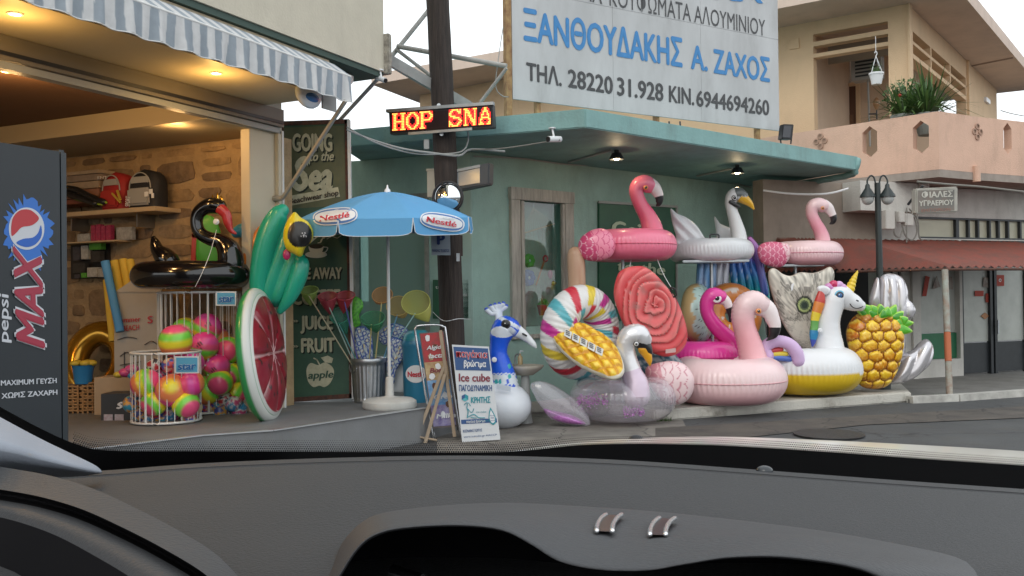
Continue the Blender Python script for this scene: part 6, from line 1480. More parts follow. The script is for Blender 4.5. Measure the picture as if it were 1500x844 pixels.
def fnet(lab, hx, hy, r, c, nm, sx, sy, bx, by, Y, tilt=.5, stick=(.5, .45, .3)):
    s = Y / F; h = W(hx, hy, Y); t = thing('fishing_net', lab, 'fishing net', W(sx, sy, YT)); X = V((1, 0, 0)); Z2 = V((0, math.cos(tilt), math.sin(tilt))) 
    hp2 = [h + X * math.cos(2 * PI * k / 24) * r * s + Z2 * math.sin(2 * PI * k / 24) * r * s for k in range(24)]
    mb = MB(); mb.tube(hp2, .005, 6, closed=True, smooth=1); mb.build('hoop', mat('hoop_' + nm, c, .4), t, smooth=True)
    tip = W(bx, by, Y); mb = MB(); rows = [[mb.vert(q.lerp(tip, f) + (q - h) * (.5 * f * (1 - f)) + V((0, 0, .012 * nz(k, f * 5)))) for k, q in enumerate(hp2)] for f in (0, .25, .5, .75, .97)]
    for a, b in zip(rows, rows[1:]):
        for k in range(24): j = (k + 1) % 24; mb.face(a[k], a[j], b[j], b[k])
    mb.build('net_bag', netm(nm, c), t, smooth=True)
    mb = MB(); mb.rod(h - Z2 * r * s * .9, W(sx, sy, YT - .02), .007, 8); mb.build('handle', mat('stick_' + nm, stick, .5), t, smooth=True)
fnet('fishing net with yellow green bag hanging highest beside the menu board', 453, 425, 13, (.35, .5, .12), 'lime', 519, 540, 455, 449, 10.15)
fnet('fishing net with dark red hoop, left of the two red ones', 480, 434, 14, (.42, .05, .08), 'red', 522, 540, 484, 462, 10.1, stick=(.3, .4, .35))
fnet('fishing net with bright red hoop, right of the two red ones', 506, 433, 14, (.50, .05, .07), 'scarlet', 528, 545, 503, 460, 10.2, stick=(.1, .1, .35))
fnet('fishing net with wide green hoop above the metal bin', 546, 466, 18, (.05, .24, .11), 'green', 540, 545, 552, 488, 10.1, .6, (.55, .45, .2))
fnet('fishing net with teal bag hanging low left of the bin', 497, 462, 14, (.04, .25, .17), 'teal', 530, 545, 508, 490, 10.25, 1.0, (.1, .3, .3))
fnet('fishing net with large pale yellow bag right of the umbrella pole', 609, 443, 21, (.56, .56, .14), 'yellow', 552, 545, 628, 472, 10.35, 1.0, (.3, .5, .5))
fnet('fishing net with orange bag just left of the umbrella pole', 560, 432, 15, (.62, .30, .10), 'orange', 548, 545, 556, 446, 10.4, .9, (.6, .5, .2))
fnet('fishing net with orange and lime bag behind the umbrella pole', 583, 448, 17, (.6, .42, .15), 'amber', 556, 545, 592, 466, 10.45, 1.0, (.1, .3, .5))
def loopc(px, py, r_, side):
    if r_ > .93: return (.04, .10, .34)
    u, v_ = (px + py * .5) / 9.0, (py - px * .4) / 9.0; a, b = u % 1 - .5, v_ % 1 - .5; d = math.hypot(a, b)
    return (.62, .64, .62) if d < .2 else ((.55, .42, .08) if d < .26 and int(u) % 2 else ((.03, .08, .32) if d < .46 else (.45, .52, .52)))
for lab, b, Y in (('blue and yellow looped pattern kickboard in the metal bin', [(520, 484), (528, 478), (540, 482), (546, 500), (545, 530), (528, 530), (520, 510)], 10.3), ('blue scalloped foam board curling right of the umbrella pole', [(570, 500), (580, 494), (592, 500), (597, 512), (588, 530), (580, 545), (577, 562), (568, 560), (566, 530)], 10.28), ('blue wavy edged board leaning behind the umbrella pole', [(556, 486), (574, 474), (592, 478), (602, 492), (598, 505), (580, 498), (566, 506), (556, 500)], 10.42)):
    t = thing('foam_board', lab, 'kickboard', W(sum(q[0] for q in b) / len(b), max(q[1] for q in b), Y)); pad_px(b, Y, .03, loopc, n=10, rings=16, p=5).build('board', vinm, t, smooth=True)
t = thing('white_board', 'plain white wavy board behind the blue scalloped one', 'kickboard', W(588, 574, 10.45)); pad_px([(572, 505), (584, 515), (590, 530), (596, 545), (600, 572), (575, 574), (566, 565)], 10.4, .03, lambda *a: (.6, .63, .64), p=5).build('board', vinm, t, smooth=True)
t = thing('green_pinwheel', 'bright green leaf shaped toy sticking out of the bin', 'toy', W(523, 470, 10.3)); pad_px([(516, 440), (520, 434), (530, 440), (532, 450), (526, 462), (528, 476), (518, 478), (515, 460)], 10.33, .02, lambda px, py, r_, s_: (.12, .5, .04) if nz(px * .3, py * .3) > -.1 else (.06, .3, .03)).build('leaf', vinm, t, smooth=True)
# ---- sink by the kiosk wall
SK = TW.off(1.0); c = SK.at(769, 543); t = thing('hand_basin', 'old cream pedestal basin against the teal wall beside the peacock', 'basin', V((c.x, c.y, 0)))
mb = MB(); mb.lathe(c, [(.0, -.06), (.10, -.05), (.2, .02), (.225, .05), (.225, .065), (.2, .065), (.12, -.01), (0, -.02)], 32); mb.build('bowl', mat('ceramic_cream', (.55, .5, .42), .25, var=.1), t, smooth=True)
mb = MB(); mb.lathe((c.x, c.y, 0), [(.09, 0), (.07, .1), (.05, c.z - .05)], 18); mb.build('pedestal', greyp, t, smooth=True)
mb = MB(); q = SK.at(755, 536); mb.tube([q + V((0, .1, 0)), q + V((0, .1, .10)), q + V((.03, .08, .13)), q + V((.07, .04, .09))], .01, 8); mb.build('tap', steel, t, smooth=True)
q = SK.at(762, 534); t = thing('soap_bottle', 'small clear soap pump bottle with amber liquid on the basin', 'bottle', q)
mb = MB(); mb.lathe(q, [(.0, 0), (.03, 0), (.03, .09), (.012, .11), (.012, .13)], 14); mb.build('bottle', mat('amber_soap', (.4, .3, .15), .2), t, smooth=True); mb = MB(); mb.rod(q + V((0, 0, .13)), q + V((0, 0, .16)), .006); mb.rod(q + V((0, 0, .16)), q + V((.04, 0, .155)), .006); mb.build('pump', whitep, t)
# ---- things in the shop window
HW = TW.off(-.14); t = thing('hammock', 'cream string hammock hung behind the shop window glass', 'hammock', HW.at(790, 465)); ropem = mat('rope', (.52, .50, .40), .8)
def hrod(a, b, r, name='cord', mm=ropem, parent=t, pl_=HW): mb = MB(); mb.rod(pl_.at(*a), pl_.at(*b), r, 6); return mb.build(name, mm, parent)
hrod((763, 343), (812, 328), .013, 'spreader_bar', mat('bar_wood', (.5, .38, .22), .6))
mb = MB()
for k in range(14): f = k / 13; mb.rod(HW.at(781, 304), HW.at(763 + 49 * f, 343 - 15 * f), .0035, 5)
mb.build('fan_cords', ropem, t); hrod((781, 292), (781, 304), .008, 'hook', steel)
mb = MB()
for k in range(13):
    f = k / 12; pts = [HW.at(763 + 49 * f + 3 * math.sin(j * .9 + k), 343 - 15 * f + j * 14) for j in range(9)]; mb.rods(pts, .0028, 4)
for j in range(18):
    for k in range(12): f = k / 12; a = (763 + 49 * f + 3 * math.sin(j * .45 + k), 345 - 15 * f + j * 7); mb.rod(HW.at(*a), HW.at(a[0] + 4.1, a[1] + (5 if (j + k) % 2 else -5)), .0026, 4)
o = mb.build('string_net', ropem, t); o['kind'] = 'stuff'
TYs = TW.off(-.10)
def wheel(px, py, r, c, lab):
    p = TYs.at(px, py); s = p.y / F; t = thing('pinwheel', lab, 'toy', p)
    for k in range(7): a = 2 * PI * k / 7; q = p + TW.u * math.cos(a) * r * .55 * s + V((0, 0, math.sin(a) * r * .55 * s)); mb = MB(); mb.ball(q, r * .42 * s, .015, r * .42 * s, 10, 6); mb.build('vane', mat('toy_%s' % lab[:4], c, .4), t, smooth=True)
    mb = MB(); mb.ball(p, r * .25 * s, .03, r * .25 * s, 10, 6); mb.build('hub', whitep, t, smooth=True)
wheel(775, 382, 11, (.12, .5, .06), 'lime green toy wheel behind the window glass'); wheel(774, 407, 13, (.08, .16, .45), 'blue toy wheel below the lime one behind the glass')
t = thing('toy_spade', 'orange toy spade with red ring handle in the window', 'toy', TYs.at(784, 420)); hrod((785, 418), (797, 383), .014, 'shaft', mat('toy_orange', (.6, .2, .04), .4), t, TYs)
p = TYs.at(799, 379); mb = MB(); mb.tube([p + TW.u * .04 * math.cos(a) + V((0, 0, .04 * math.sin(a))) for a in [k * PI / 6 for k in range(12)]], .012, 8, closed=True, smooth=1); mb.build('ring_handle', mat('toy_red', (.55, .03, .03), .4), t, smooth=True)
t = thing('toy_horn', 'small pink and brass toy hanging right of the spade in the window', 'toy', TYs.at(808, 418)); p = TYs.at(806, 402); mb = MB(); mb.ball(p, .035, .02, .06); mb.build('toy_body', mat('toy_pink', (.6, .15, .25), .4), t, smooth=True); p = TYs.at(811, 415); mb = MB(); mb.ball(p, .04, .02, .03); mb.build('brass_bell', mat('brass', (.5, .38, .12), .35, .8), t, smooth=True)
p = TYs.at(795, 462); t = thing('red_flowerpot', 'small red pot with bright green plant in the window', 'flower pot', p); mb = MB(); mb.lathe(p, [(0, 0), (.05, 0), (.075, .12), (.08, .12), (.08, .14), (.06, .14), (.055, .1), (0, .1)], 18); mb.build('pot', mat('pot_red', (.42, .06, .04), .6), t, smooth=True)
mb = MB()
for k in range(60): d = V((rnd.uniform(-1, 1), rnd.uniform(-.6, .6), rnd.uniform(0, 1.3))).normalized() * rnd.uniform(.04, .10); q = p + V((0, 0, .13)) + d; x = V((rnd.uniform(-1, 1), rnd.uniform(-1, 1), rnd.uniform(-1, 1))).normalized() * .025; y = x.orthogonal().normalized() * .014; mb.poly([q - x, q + y, q + x, q - y])
mb.build('foliage', mat('leaf_bright', (.12, .42, .06), .5), t)
# ================================================================== goods of the beach shop
# ---- drinks fridge
FR = FAC.off(.62)
tr_pt = FR.uz(88, 222); fu1 = FR.uz(103, 300)[0]; fz = tr_pt[1]
t = thing('drinks_fridge', 'tall black drinks fridge with soft drink logo at the left edge', 'fridge', FR.q(fu1 - .4, PZ)); pb_ = mat('fridge_black', (.022, .028, .034), .42, var=.15, vs=3)
mb = MB(); mb.pbox(FAC, fu1 - 1.2, FR.uz(88, 222)[0], PZ, fz, -.1, .62); mb.build('side_panel', pb_, t, bevel=.006)
mb = MB(); mb.pbox(FAC, FR.uz(88, 222)[0] + .002, fu1, PZ, fz + .02, -.1, .60); mb.build('door_edge', mat('fridge_edge', (.03, .038, .044), .35), t, bevel=.02)
nav = mat('splash_blue', (.03, .16, .55), .4); gw = mat('globe_white', (.6, .62, .66), .4); gr_ = mat('globe_red', (.48, .035, .045), .4); gb = mat('globe_blue', (.02, .12, .5), .4)
sp_ = []
for k in range(64): a = 2 * PI * k / 64; r = (33 if k % 2 else 40) + rnd.uniform(-6, 7); r = r if not (R(60) < a < R(120)) else r + 6; sp_.append((42 + r * .92 * math.cos(a), 338 + r * 1.25 * math.sin(a)))
mb = MB(); c0_ = FR.off(.002); m0 = mb.vert(c0_.at(42, 338)); ids = [mb.vert(c0_.at(*q)) for q in sp_]
for k in range(64): mb.face(m0, ids[k], ids[(k + 1) % 64])
mb.build('splash_print', nav, t)
def fdisc(cx, cy, rx, ry, off, m_, nm, a0=0, a1=360): 
    mb = MB(); q = FR.off(off); mb.prism([q.at(cx + rx * math.cos(R(a0 + (a1 - a0) * k / 36)), cy + ry * math.sin(R(a0 + (a1 - a0) * k / 36))) for k in range(36)], -FR.n * .001); return mb.build(nm, m_, t)
fdisc(39, 335, 26, 31, .004, gw, 'logo_disc')
def fwave(off, pts, m_, nm): mb = MB(); q = FR.off(off); mb.prism([q.at(*p) for p in cat_r(pts, 4, True)], -FR.n * .001); return mb.build(nm, m_, t)
fwave(.006, [(17, 345), (18, 322), (28, 309), (42, 307), (52, 313), (57, 321), (47, 330), (32, 333), (24, 341)], gr_, 'logo_red')
fwave(.006, [(60, 330), (61, 345), (52, 358), (38, 362), (24, 356), (34, 350), (48, 348), (56, 341)], gb, 'logo_blue')
def ftext(s, BLp, BRp, TLp, m_, off, bold): q = FR.off(off); text(s, q.at(*BLp), q.at(*BRp), q.at(*TLp), m_, t, thick=.0005, bold=bold, nrm=FR.n)
ftext('MAX', (66, 513), (61, 374), (21, 498), gw, .006, .075); ftext('MAX', (65, 511), (60, 375), (22, 497), mat('max_red', (.36, .03, .06), .4), .013, .035)
ftext('pepsi', (12, 502), (12, 432), (-3, 500), gw, .004, .02)
ptext('ΜΑΧΙΜUΜ ΓΕΥΣΗ', FR, 1, 565, 83, 561, 8, gw, t, off=.004, thick=.0005, bold=.03); ptext('ΧΩΡΙΣ ΖΑΧΑΡΗ', FR, 2, 584, 84, 578, 8, gw, t, off=.004, thick=.0005, bold=.03)
# ---- wire cages with balls
ww = mat('white_wire', (.66, .66, .64), .4)
def cage(lab, cx, Yc, r, z0, z1, nw, sign, signpx, mid=None):
    x = W(cx, 500, Yc).x; t = thing('ball_cage', lab, 'cage', V((x, Yc, z0)))
    for zz, rr_2 in ((z0 + .02, .012), (z1, .012)) + (((mid, .008),) if mid else ()):
        mb = MB(); mb.tube([V((x + r * math.cos(k * PI / 24), Yc + r * math.sin(k * PI / 24), zz)) for k in range(48)], rr_2, 8, closed=True, smooth=1); mb.build('hoop', ww, t, smooth=True)
    for k in range(nw):
        a = 2 * PI * (k + .3) / nw; thick = .011 if k % 7 == 0 else .0045; mb = MB(); mb.rod((x + r * math.cos(a), Yc + r * math.sin(a), z0 + .02), (x + r * math.cos(a), Yc + r * math.sin(a), z1), thick, 6); mb.build('bar', ww, t)
    mb = MB(); mb.lathe((x, Yc, z0 + .015), [(r, 0), (0, .0)], 32); mb.build('base_plate', greyp, t)
    y0 = Yc - r - .02; P_ = Pl((0, y0), (1, 0)); a, b, c_, d = signpx
    quad(P_, [(a, d), (c_, d), (c_, b), (a, b)], mat('tag_white', (.66, .68, .7), .4), t, 'name_plate', 0, .006)
    quad(P_, [(a + 2, d - 2), (c_ - 2, d - 2), (c_ - 2, b + 2), (a + 2, b + 2)], mat('tag_blue', (.10, .36, .55), .4), t, 'plate_print', .003, .002)
    ptext('star', P_, a + 4, d - 5, c_ - 4, d - 6, 11, mat('tag_white'), t, off=.005, thick=.001, bold=.10, shear=.1); ptext('star', P_, a + 4, d - 5, c_ - 4, d - 6, 11, mat('tag_navy', (.02, .14, .38), .4), t, off=.009, thick=.001, bold=.05, shear=.1)
    return t, x
z1a = W(243, 519, 8.45).z; z1b = W(293, 428, 9.13).z
ca, xa = cage('low front white wire cage packed with balls', 243, 8.80, .315, PZ, z1a, 30, 'star', (256, 522, 291, 547))
cb_, xb = cage('tall rear white wire cage with beach balls and a star tag', 293, 9.62, .415, PZ, z1b, 34, 'star', (316, 427, 346, 448), .85)
NEON = [(.85, .05, .30), (.88, .26, .10), (.85, .78, .04), (.22, .75, .08), (.88, .10, .25), (.85, .10, .42)]
def ballmesh(kind):
    mb = MB()
    def c(l):
        if kind < 3:
            h = (l.z + 1) / 2; k = h * 4.6 + kind * 1.7; i = int(k) % 6; f = sstep(.55, 1, k % 1); b = lerp(NEON[i], NEON[(i + 1) % 6], f)
            if kind == 1 and math.hypot(l.x * 2.2, l.z * 1.3 - .2) < .4 and l.y < 0 and nz(l.x * 7, l.z * 7) > .05: return (.02, .05, .03)
            return b
        a = nz(l.x * 1.7 + kind, l.y * 1.7, l.z * 1.7); pal = [((.03, .10, .45), (.5, .05, .05), (.6, .5, .35)), ((.55, .08, .22), (.6, .6, .6), (.05, .25, .5)), ((.05, .3, .45), (.6, .3, .05), (.03, .05, .2)), ((.45, .03, .04), (.6, .6, .55), (.03, .03, .05))][kind - 3]
        return pal[0] if a < -.12 else (pal[1] if a < .14 else pal[2])
    mb.ball((0, 0, 0), 1, seg=48 if kind < 3 else 28, rings=30 if kind < 3 else 18, colfn=c)
    me = mb.build('tmp', mat('ball_rubber', vc=True, rough=.32, coat=.2), None, smooth=True); d = me.data; 
    for v in d.vertices: v.co.z -= 1.0 if False else 0
    bpy.data.objects.remove(me); 
    # centre the mesh on its own middle
    n_ = len(d.vertices); cz_ = (max(v.co.z for v in d.vertices) + min(v.co.z for v in d.vertices)) / 2
    for v in d.vertices: v.co.z -= cz_
    return d
BM = [ballmesh(k) for k in range(7)]
def ball(kind, px, py, Y, rpx, lab, group, rot, name='beach_ball'):
    o = bpy.data.objects.new(name, BM[kind]); COL.objects.link(o); o.location = W(px, py, Y); s = rpx * Y / F; o.scale = (s, s, s); o.rotation_euler = rot; setp(o, lab, 'ball', group); return o
for k, px, py, Y, r, rot, lab in ((0, 257, 500, 8.85, 24, (.2, 0, 0), 'big neon striped ball resting on top of the balls in the front cage'), (2, 252, 572, 8.64, 24, (1.1, .6, 0), 'green and yellow rainbow ball in the middle of the front cage'), (0, 214, 562, 8.66, 22, (0, 1.2, 0), 'pink and orange ball at the left of the front cage'),
    (2, 280, 562, 8.66, 19, (0, 1.4, .5), 'pink and violet ball at the right of the front cage'), (0, 303, 572, 9.35, 21, (0, .9, 0), 'pink and yellow ball low between the two cages'), (1, 303, 480, 9.45, 21, (0, .5, .3), 'magenta ball with palm print topmost in the rear cage'), (1, 299, 507, 9.3, 21, (.1, .2, 0), 'green and pink ball with palm print in the rear cage'),
    (1, 318, 538, 9.35, 19, (.4, .2, .1), 'yellow and red ball with palm print low in the rear cage'), (0, 335, 513, 9.5, 20, (1.6, .4, 0), 'hot pink ball at the right of the rear cage'), (0, 338, 548, 9.5, 18, (2, .4, 0), 'reddish ball at the right foot of the rear cage'), (2, 268, 520, 9.4, 18, (2, .4, 1), 'orange ball half hidden behind the front cage tag'), (0, 345, 575, 9.5, 17, (0, 2.0, 0), 'pink ball lowest at the right of the rear cage')):
    ball(k, px, py, Y, r, lab, None, rot)
SMALL = [(248, 536), (231, 552), (208, 575), (213, 590), (230, 602), (252, 605), (205, 607), (270, 600), (283, 597), (262, 590), (240, 588), (222, 578), (276, 612), (214, 613), (240, 613), (226, 536), (270, 548)]
for k, px, py, Y, r, rot, lab in ((0, 272, 592, 8.64, 20, (.5, 2.2, 0), 'orange and pink ball low at the right of the front cage'), (0, 226, 590, 8.64, 19, (2.5, .7, 0), 'pink ball low at the left of the front cage'), (1, 281, 532, 8.95, 18, (.9, 1.4, 0), 'yellow palm print ball behind the front cage tag'),
    (0, 272, 485, 9.5, 20, (1.9, .3, 0), 'hot pink ball upper left in the rear cage'), (2, 318, 498, 9.6, 19, (.4, 1.9, 0), 'green and blue ball upper right in the rear cage'), (0, 322, 560, 9.3, 19, (1.2, 2.9, 0), 'neon pink ball lower middle of the rear cage'), (2, 262, 545, 9.5, 18, (2.2, .1, 0), 'lime ball low left of the rear cage')):
    ball(k, px, py, Y, r, lab, None, rot)
ORD = 'first second third fourth fifth sixth seventh eighth ninth tenth eleventh twelfth thirteenth fourteenth fifteenth sixteenth seventeenth'.split()
KC = ('blue, red and sand', 'pink, white and blue', 'turquoise, orange and navy', 'red, cream and black')
def rank(L, q): return ORD[sorted(L, key=lambda p: (p[0], p[1])).index(q)]
for i, (x, y) in enumerate(SMALL): ball(3 + i % 4, x, y, 8.72 + .05 * (i % 3), 11.5 + (i % 3), 'small %s play ball, %s from the left in the front cage' % (KC[i % 4], rank(SMALL, (x, y))), 'small printed balls heaped in the front cage', (i, i * 2, i), 'play_ball')
SM2 = [(322, 570), (330, 585), (316, 592), (343, 592), (305, 596), (334, 600), (322, 603), (350, 600)]
for i, (x, y) in enumerate(SM2): ball(3 + (i * 3) % 4, x, y, 9.35 + .04 * (i % 3), 12, 'small %s play ball, %s from the left low in the rear cage' % (KC[(i * 3) % 4], rank(SM2, (x, y))), 'small printed balls at the bottom of the rear cage', (i * 2, i, i), 'play_ball')
ball(5, 193, 592, 8.7, 13, 'small dark printed ball hanging outside the left of the front cage', None, (1, 2, 3), 'play_ball')
# ---- black swan float on the cages
Yb = 9.2
mb, Yc, z, r, Rr, ctr = ring_px(194, 368, 381, 423, 9.0, None, puck=0, ysc=.7)
t = thing('black_swan_float', 'glossy black swan float with red beak lying on the ball cages', 'pool float', V((ctr.x, ctr.y, z - r))); mb.hc = False; mb.build('ring', blk, t, smooth=True)
def nb(pts, Y, nm, m_=blk, fl=1.0, par=None): mb = neck_px(pts, Y, flat=fl); mb.hc = False; return mb.build(nm, m_, par or t, smooth=True)
nk = nb([(336, 395, 20), (338, 380, 19), (334, 366, 17), (323, 354, 12), (308, 350, 10), (294, 342, 9.5), (288, 328, 9), (290, 314, 9.5), (299, 305, 10.5), (311, 301, 12), (322, 303, 11)], Yc - .1, 'neck')
nb([(322, 305, 8.5), (331, 314, 7.5), (334, 326, 6.5), (338, 337, 4), (345, 342, 2)], Yc - .13, 'beak', mat('beak_red', (.45, .03, .03), .25, coat=.3), .8, nk)
for x, y in ((311, 286), (318, 283), (324, 287)): nb([(x + 2, 294, 2.6), (x + 1, y + 4, 2.2), (x, y, .8)], Yc - .1, 'crown_spike', mat('crown_gold', (.5, .33, .08), .25, .9), 1, nk)
nb([(248, 384, 16), (240, 376, 15), (231, 366, 10), (227, 355, 7), (225, 349, 4)], Yc + .1, 'tail_wing')
valve(317, 325, Yc - .25, t); mb = MB(); mb.tube([W(317, 337, Yc - .25), W(308, 370, 9.15), W(296, 400, 8.98), (W(286, 420, 8.98))], .003, 5); mb.build('string', whitep, t)
# ---- boards and floats behind
t = thing('green_bodyboard', 'green bodyboard with red edge standing behind the black swan neck', 'bodyboard', W(308, 385, 9.95)); pad_px([(291, 388), (288, 350), (292, 325), (300, 316), (312, 318), (322, 335), (326, 365), (326, 388)], 9.95, .03, lambda px, py, r_, s_: (.07, .42, .05), p=6).build('board', vinm, t, smooth=True)
strip(Pl((0, 9.96), (1, 0)), [(283, 388), (285, 345), (291, 322)], .05, mat('edge_red', (.4, .03, .03), .4), t, 'red_edge')
t = thing('blue_foot_float', 'light blue rounded float poking out behind the black swan beak', 'pool float', W(358, 370, 9.9)); neck_px([(346, 341, 8), (356, 338, 11), (366, 344, 12), (370, 358, 9), (366, 370, 8)], 9.9, colfn=lambda *a: (.06, .38, .62)).build('body', vin, t, smooth=True)
t = thing('orange_lilo', 'slanted orange inflatable lilo between black swan and teal float', 'pool float', W(365, 395, 9.6)); neck_px([(352, 405, 9), (362, 382, 10), (374, 358, 10.5), (386, 338, 9.5), (389, 332, 7)], 9.5, flat=.5, colfn=lambda *a: (.66, .20, .03)).build('body', vin, t, smooth=True)
line_px([(368, 392), (378, 366), (390, 342)], 9.4, .8, whitep, t, 'printed_text_line')
t = thing('teal_lilo', 'big teal green inflatable mattress leaning over the watermelon float', 'pool float', W(408, 450, 9.3)); tc_ = lambda *a: (.015, .36, .24)
neck_px([(376, 445, 10), (380, 405, 14), (388, 365, 17), (398, 335, 17), (408, 315, 14), (414, 308, 10)], 9.3, colfn=tc_, seg=26).build('tube', vin, t, smooth=True)
pad_px([(368, 442), (374, 400), (386, 350), (398, 318), (408, 310), (418, 318), (425, 332), (436, 352), (442, 378), (436, 408), (424, 436), (410, 450), (390, 448)], 9.38, .11, lambda px, py, r_, s_: (.015, .34, .23), n=12, rings=28, p=4, hfn=lambda px, py, r_: .025 * abs(math.sin((px * .93 + py * .36) * .16))).build('mattress', vin, t, smooth=True)
neck_px([(410, 456, 5), (424, 436, 10), (436, 408, 13), (441, 388, 12), (440, 380, 9)], 9.3, colfn=tc_, seg=26).build('tube', vin, t, smooth=True)
mb = MB(); mb.ball(W(420, 373, 9.12), .04, .02, .055, colfn=lambda l: (.4, .02, .12)); mb.build('pink_spot', vin, t, smooth=True)
t = thing('yellow_float', 'yellow float with black oval print hanging left of the umbrella', 'pool float', W(438, 375, 9.1)); 
def yf(px, py, r_, side):
    d = ((px - 441) / 17) ** 2 + ((py - 344) / 19) ** 2
    if d < 1: return (.6, .6, .62) if abs((py - 345) - 2.6 * math.sin((px - 447) * 1.9)) < 1.1 and 444 < px < 452 else (.012, .012, .012)
    return (.70, .58, .02)
pad_px([(415, 345), (420, 325), (431, 311), (440, 318), (452, 326), (459, 340), (456, 354), (447, 363), (441, 376), (430, 372), (419, 364)], 9.1, .1, yf, n=14, rings=26).build('cushion', vin, t, smooth=True)
# ---- watermelon slice float
Yw2 = 9.0; wc_ = W(388, 512, Yw2); yw_ = R(90); Ux = V((math.cos(yw_), math.sin(yw_), 0)); Uz2 = V((-.13, .06, 1)).normalized(); Nm = Ux.cross(Uz2).normalized(); s = Yw2 / F; RW = 93 * s
t = thing('watermelon_float', 'round watermelon slice lilo standing on edge before the green board', 'pool float', V((wc_.x, wc_.y, PZ)))
wc_ = V((wc_.x, wc_.y, PZ + RW))
nW = 120; seeds = [(rnd.uniform(0, 6.28), rnd.uniform(.4, .78)) for _ in range(26)]
def wmc(base, r_, k, side):
    if side < 0: return (.03, .28, .08)
    a = k * 2 * PI; n6 = (a / (2 * PI) * 8) % 1; w_ = min(n6, 1 - n6)
    if r_ > .965: return (.03, .28, .08)
    if r_ > .915: return (.62, .64, .60)
    if w_ * r_ < .022 or r_ < .05: return (.66, .42, .42)
    for sa, sr in seeds:
        if math.hypot(r_ * math.cos(a) - sr * math.cos(sa), (r_ * math.sin(a) - sr * math.sin(sa)) * 1.0) < .035: return (.02, .01, .01)
    return lerp((.33, .010, .028), (.16, .005, .014), .5 + .5 * nz(r_ * 4 * math.cos(a), r_ * 4 * math.sin(a)))
def wmh(base, r_, k): n6 = (k * 8) % 1; return -.03 * math.exp(-(min(n6, 1 - n6) / .10) ** 2) * (r_ < .9) + (.0 if r_ < .9 else 0) + .02 * math.sin(PI * min(1, r_ / .88))
bnd = [wc_ + Ux * math.cos(2 * PI * k / nW) * RW + Uz2 * math.sin(2 * PI * k / nW) * RW for k in range(nW)]
mb = MB(); mb.pad(bnd, wc_, Nm, .085, rings=44, p=7, colfn=wmc, hfn=wmh); mb.build('cushion', vin, t, smooth=True)
mb = MB(); mb.tube([wc_ + Ux * math.cos(2 * PI * k / 80) * RW * .95 + Uz2 * math.sin(2 * PI * k / 80) * RW * .95 - Nm * .03 for k in range(80)], .07, 20, closed=True, smooth=1, upv=Nm, colfn=lambda pos, k, th: (.62, .64, .60) if math.cos(th) > .2 else (.03, .28, .08), pucker=lambda k, th: 1 + .03 * math.sin(k * 2 * PI * 70) * (abs(math.cos(th) - .2) < .35)); mb.build('rind_tube', vin, t, smooth=True)
# ---- shelves and goods on the stone wall
def bxp(pl, x0, y0, x1, y1, o0, o1, m_, name, parent, bevel=.004):
    q = pl.off((o0 + o1) / 2); xm, ym = (x0 + x1) / 2, (y0 + y1) / 2; u0 = q.uz(x0, ym)[0]; u1 = q.uz(x1, ym)[0]; z0 = q.uz(xm, y1)[1]; z1 = q.uz(xm, y0)[1]
    mb = MB(); mb.pbox(pl, u0, u1, z0, z1, o0, o1); return mb.build(name, m_, parent, bevel=bevel)
shw = mat('shelf_board', (.55, .42, .26), .5, var=.15)
S1 = STW.off(.2); t = thing('wall_shelf', 'pale wooden wall shelf under the backpacks on the stone wall', 'shelf', S1.at(175, 312))
zs1 = STW.off(.2).uz(160, 310)[1]
mb = MB(); mb.pbox(STW, STW.off(.38).uz(60, 312)[0], STW.off(.2).uz(246, 302)[0], zs1 - .05, zs1, .002, .38); mb.build('board', shw, t, bevel=.004)
for x in (130, 225): u = STW.uz(x, 320)[0]; mb = MB(); mb.pbox(STW, u, u + .02, zs1 - .2, zs1 - .052, .003, .25); mb.build('bracket', steel, t)
def pack(x0, x1, ytop, ybot, c, c2, lab, nm):
    o = .2; q = STW.off(o); cx = (x0 + x1) / 2; b = q.uz(cx, ybot); T_ = q.uz(cx, ytop)[1]; ha = (q.uz(x1, 280)[0] - q.uz(x0, 280)[0]) / 2; zz0 = zs1 + .002; H_ = T_ - zz0
    t = thing('backpack', lab, 'backpack', q.q(b[0], zz0)); mb = MB(); rows = []
    for i in range(15):
        f = i / 14; zz = zz0 + H_ * f; wd = ha * (1 if f < .6 else math.sqrt(max(0.0, 1 - ((f - .6) / .4) ** 2.4)) * .98 + .02); dp = .13 * (1 if f < .5 else (1 - .55 * ((f - .5) / .5) ** 2)); rows.append([mb.vert(q.q(b[0] + math.copysign(abs(math.cos(a)) ** .6, math.cos(a)) * wd, zz, math.copysign(abs(math.sin(a)) ** .6, math.sin(a)) * dp)) for a in [2 * PI * k / 28 for k in range(28)]])
    for a, c_ in zip(rows, rows[1:]):
        for k in range(28): j = (k + 1) % 28; mb.face(a[k], a[j], c_[j], c_[k])
    mb.face(*rows[0]); mb.face(*rows[-1]); mb.build('bag', mat('pack_' + nm, c, .7, var=.2, bump=.3), t, smooth=True)
    mb = MB(); mb.pbox(STW, b[0] - ha * .72, b[0] + ha * .72, zz0 + H_ * .06, zz0 + H_ * .50, o + .11, o + .165); mb.build('pocket', mat('pocket_' + nm, c2, .7), t, bevel=.02)
    mb = MB(); mb.pbox(STW, b[0] - ha * .6, b[0] + ha * .6, zz0 + H_ * .60, zz0 + H_ * .80, o + .10, o + .135); mb.build('panel', mat('packgrey', (.35, .35, .34), .7), t, bevel=.015)
    mb = MB(); mb.tube([q.q(b[0] + math.cos(a) * ha * .72, zz0 + H_ * .5 + math.sin(a) * H_ * .40, .12) for a in [PI * k / 10 for k in range(11)]], .007, 6); mb.build('zip', mat('packgrey'), t, smooth=True)
    return t, q, b, zz0, H_, ha
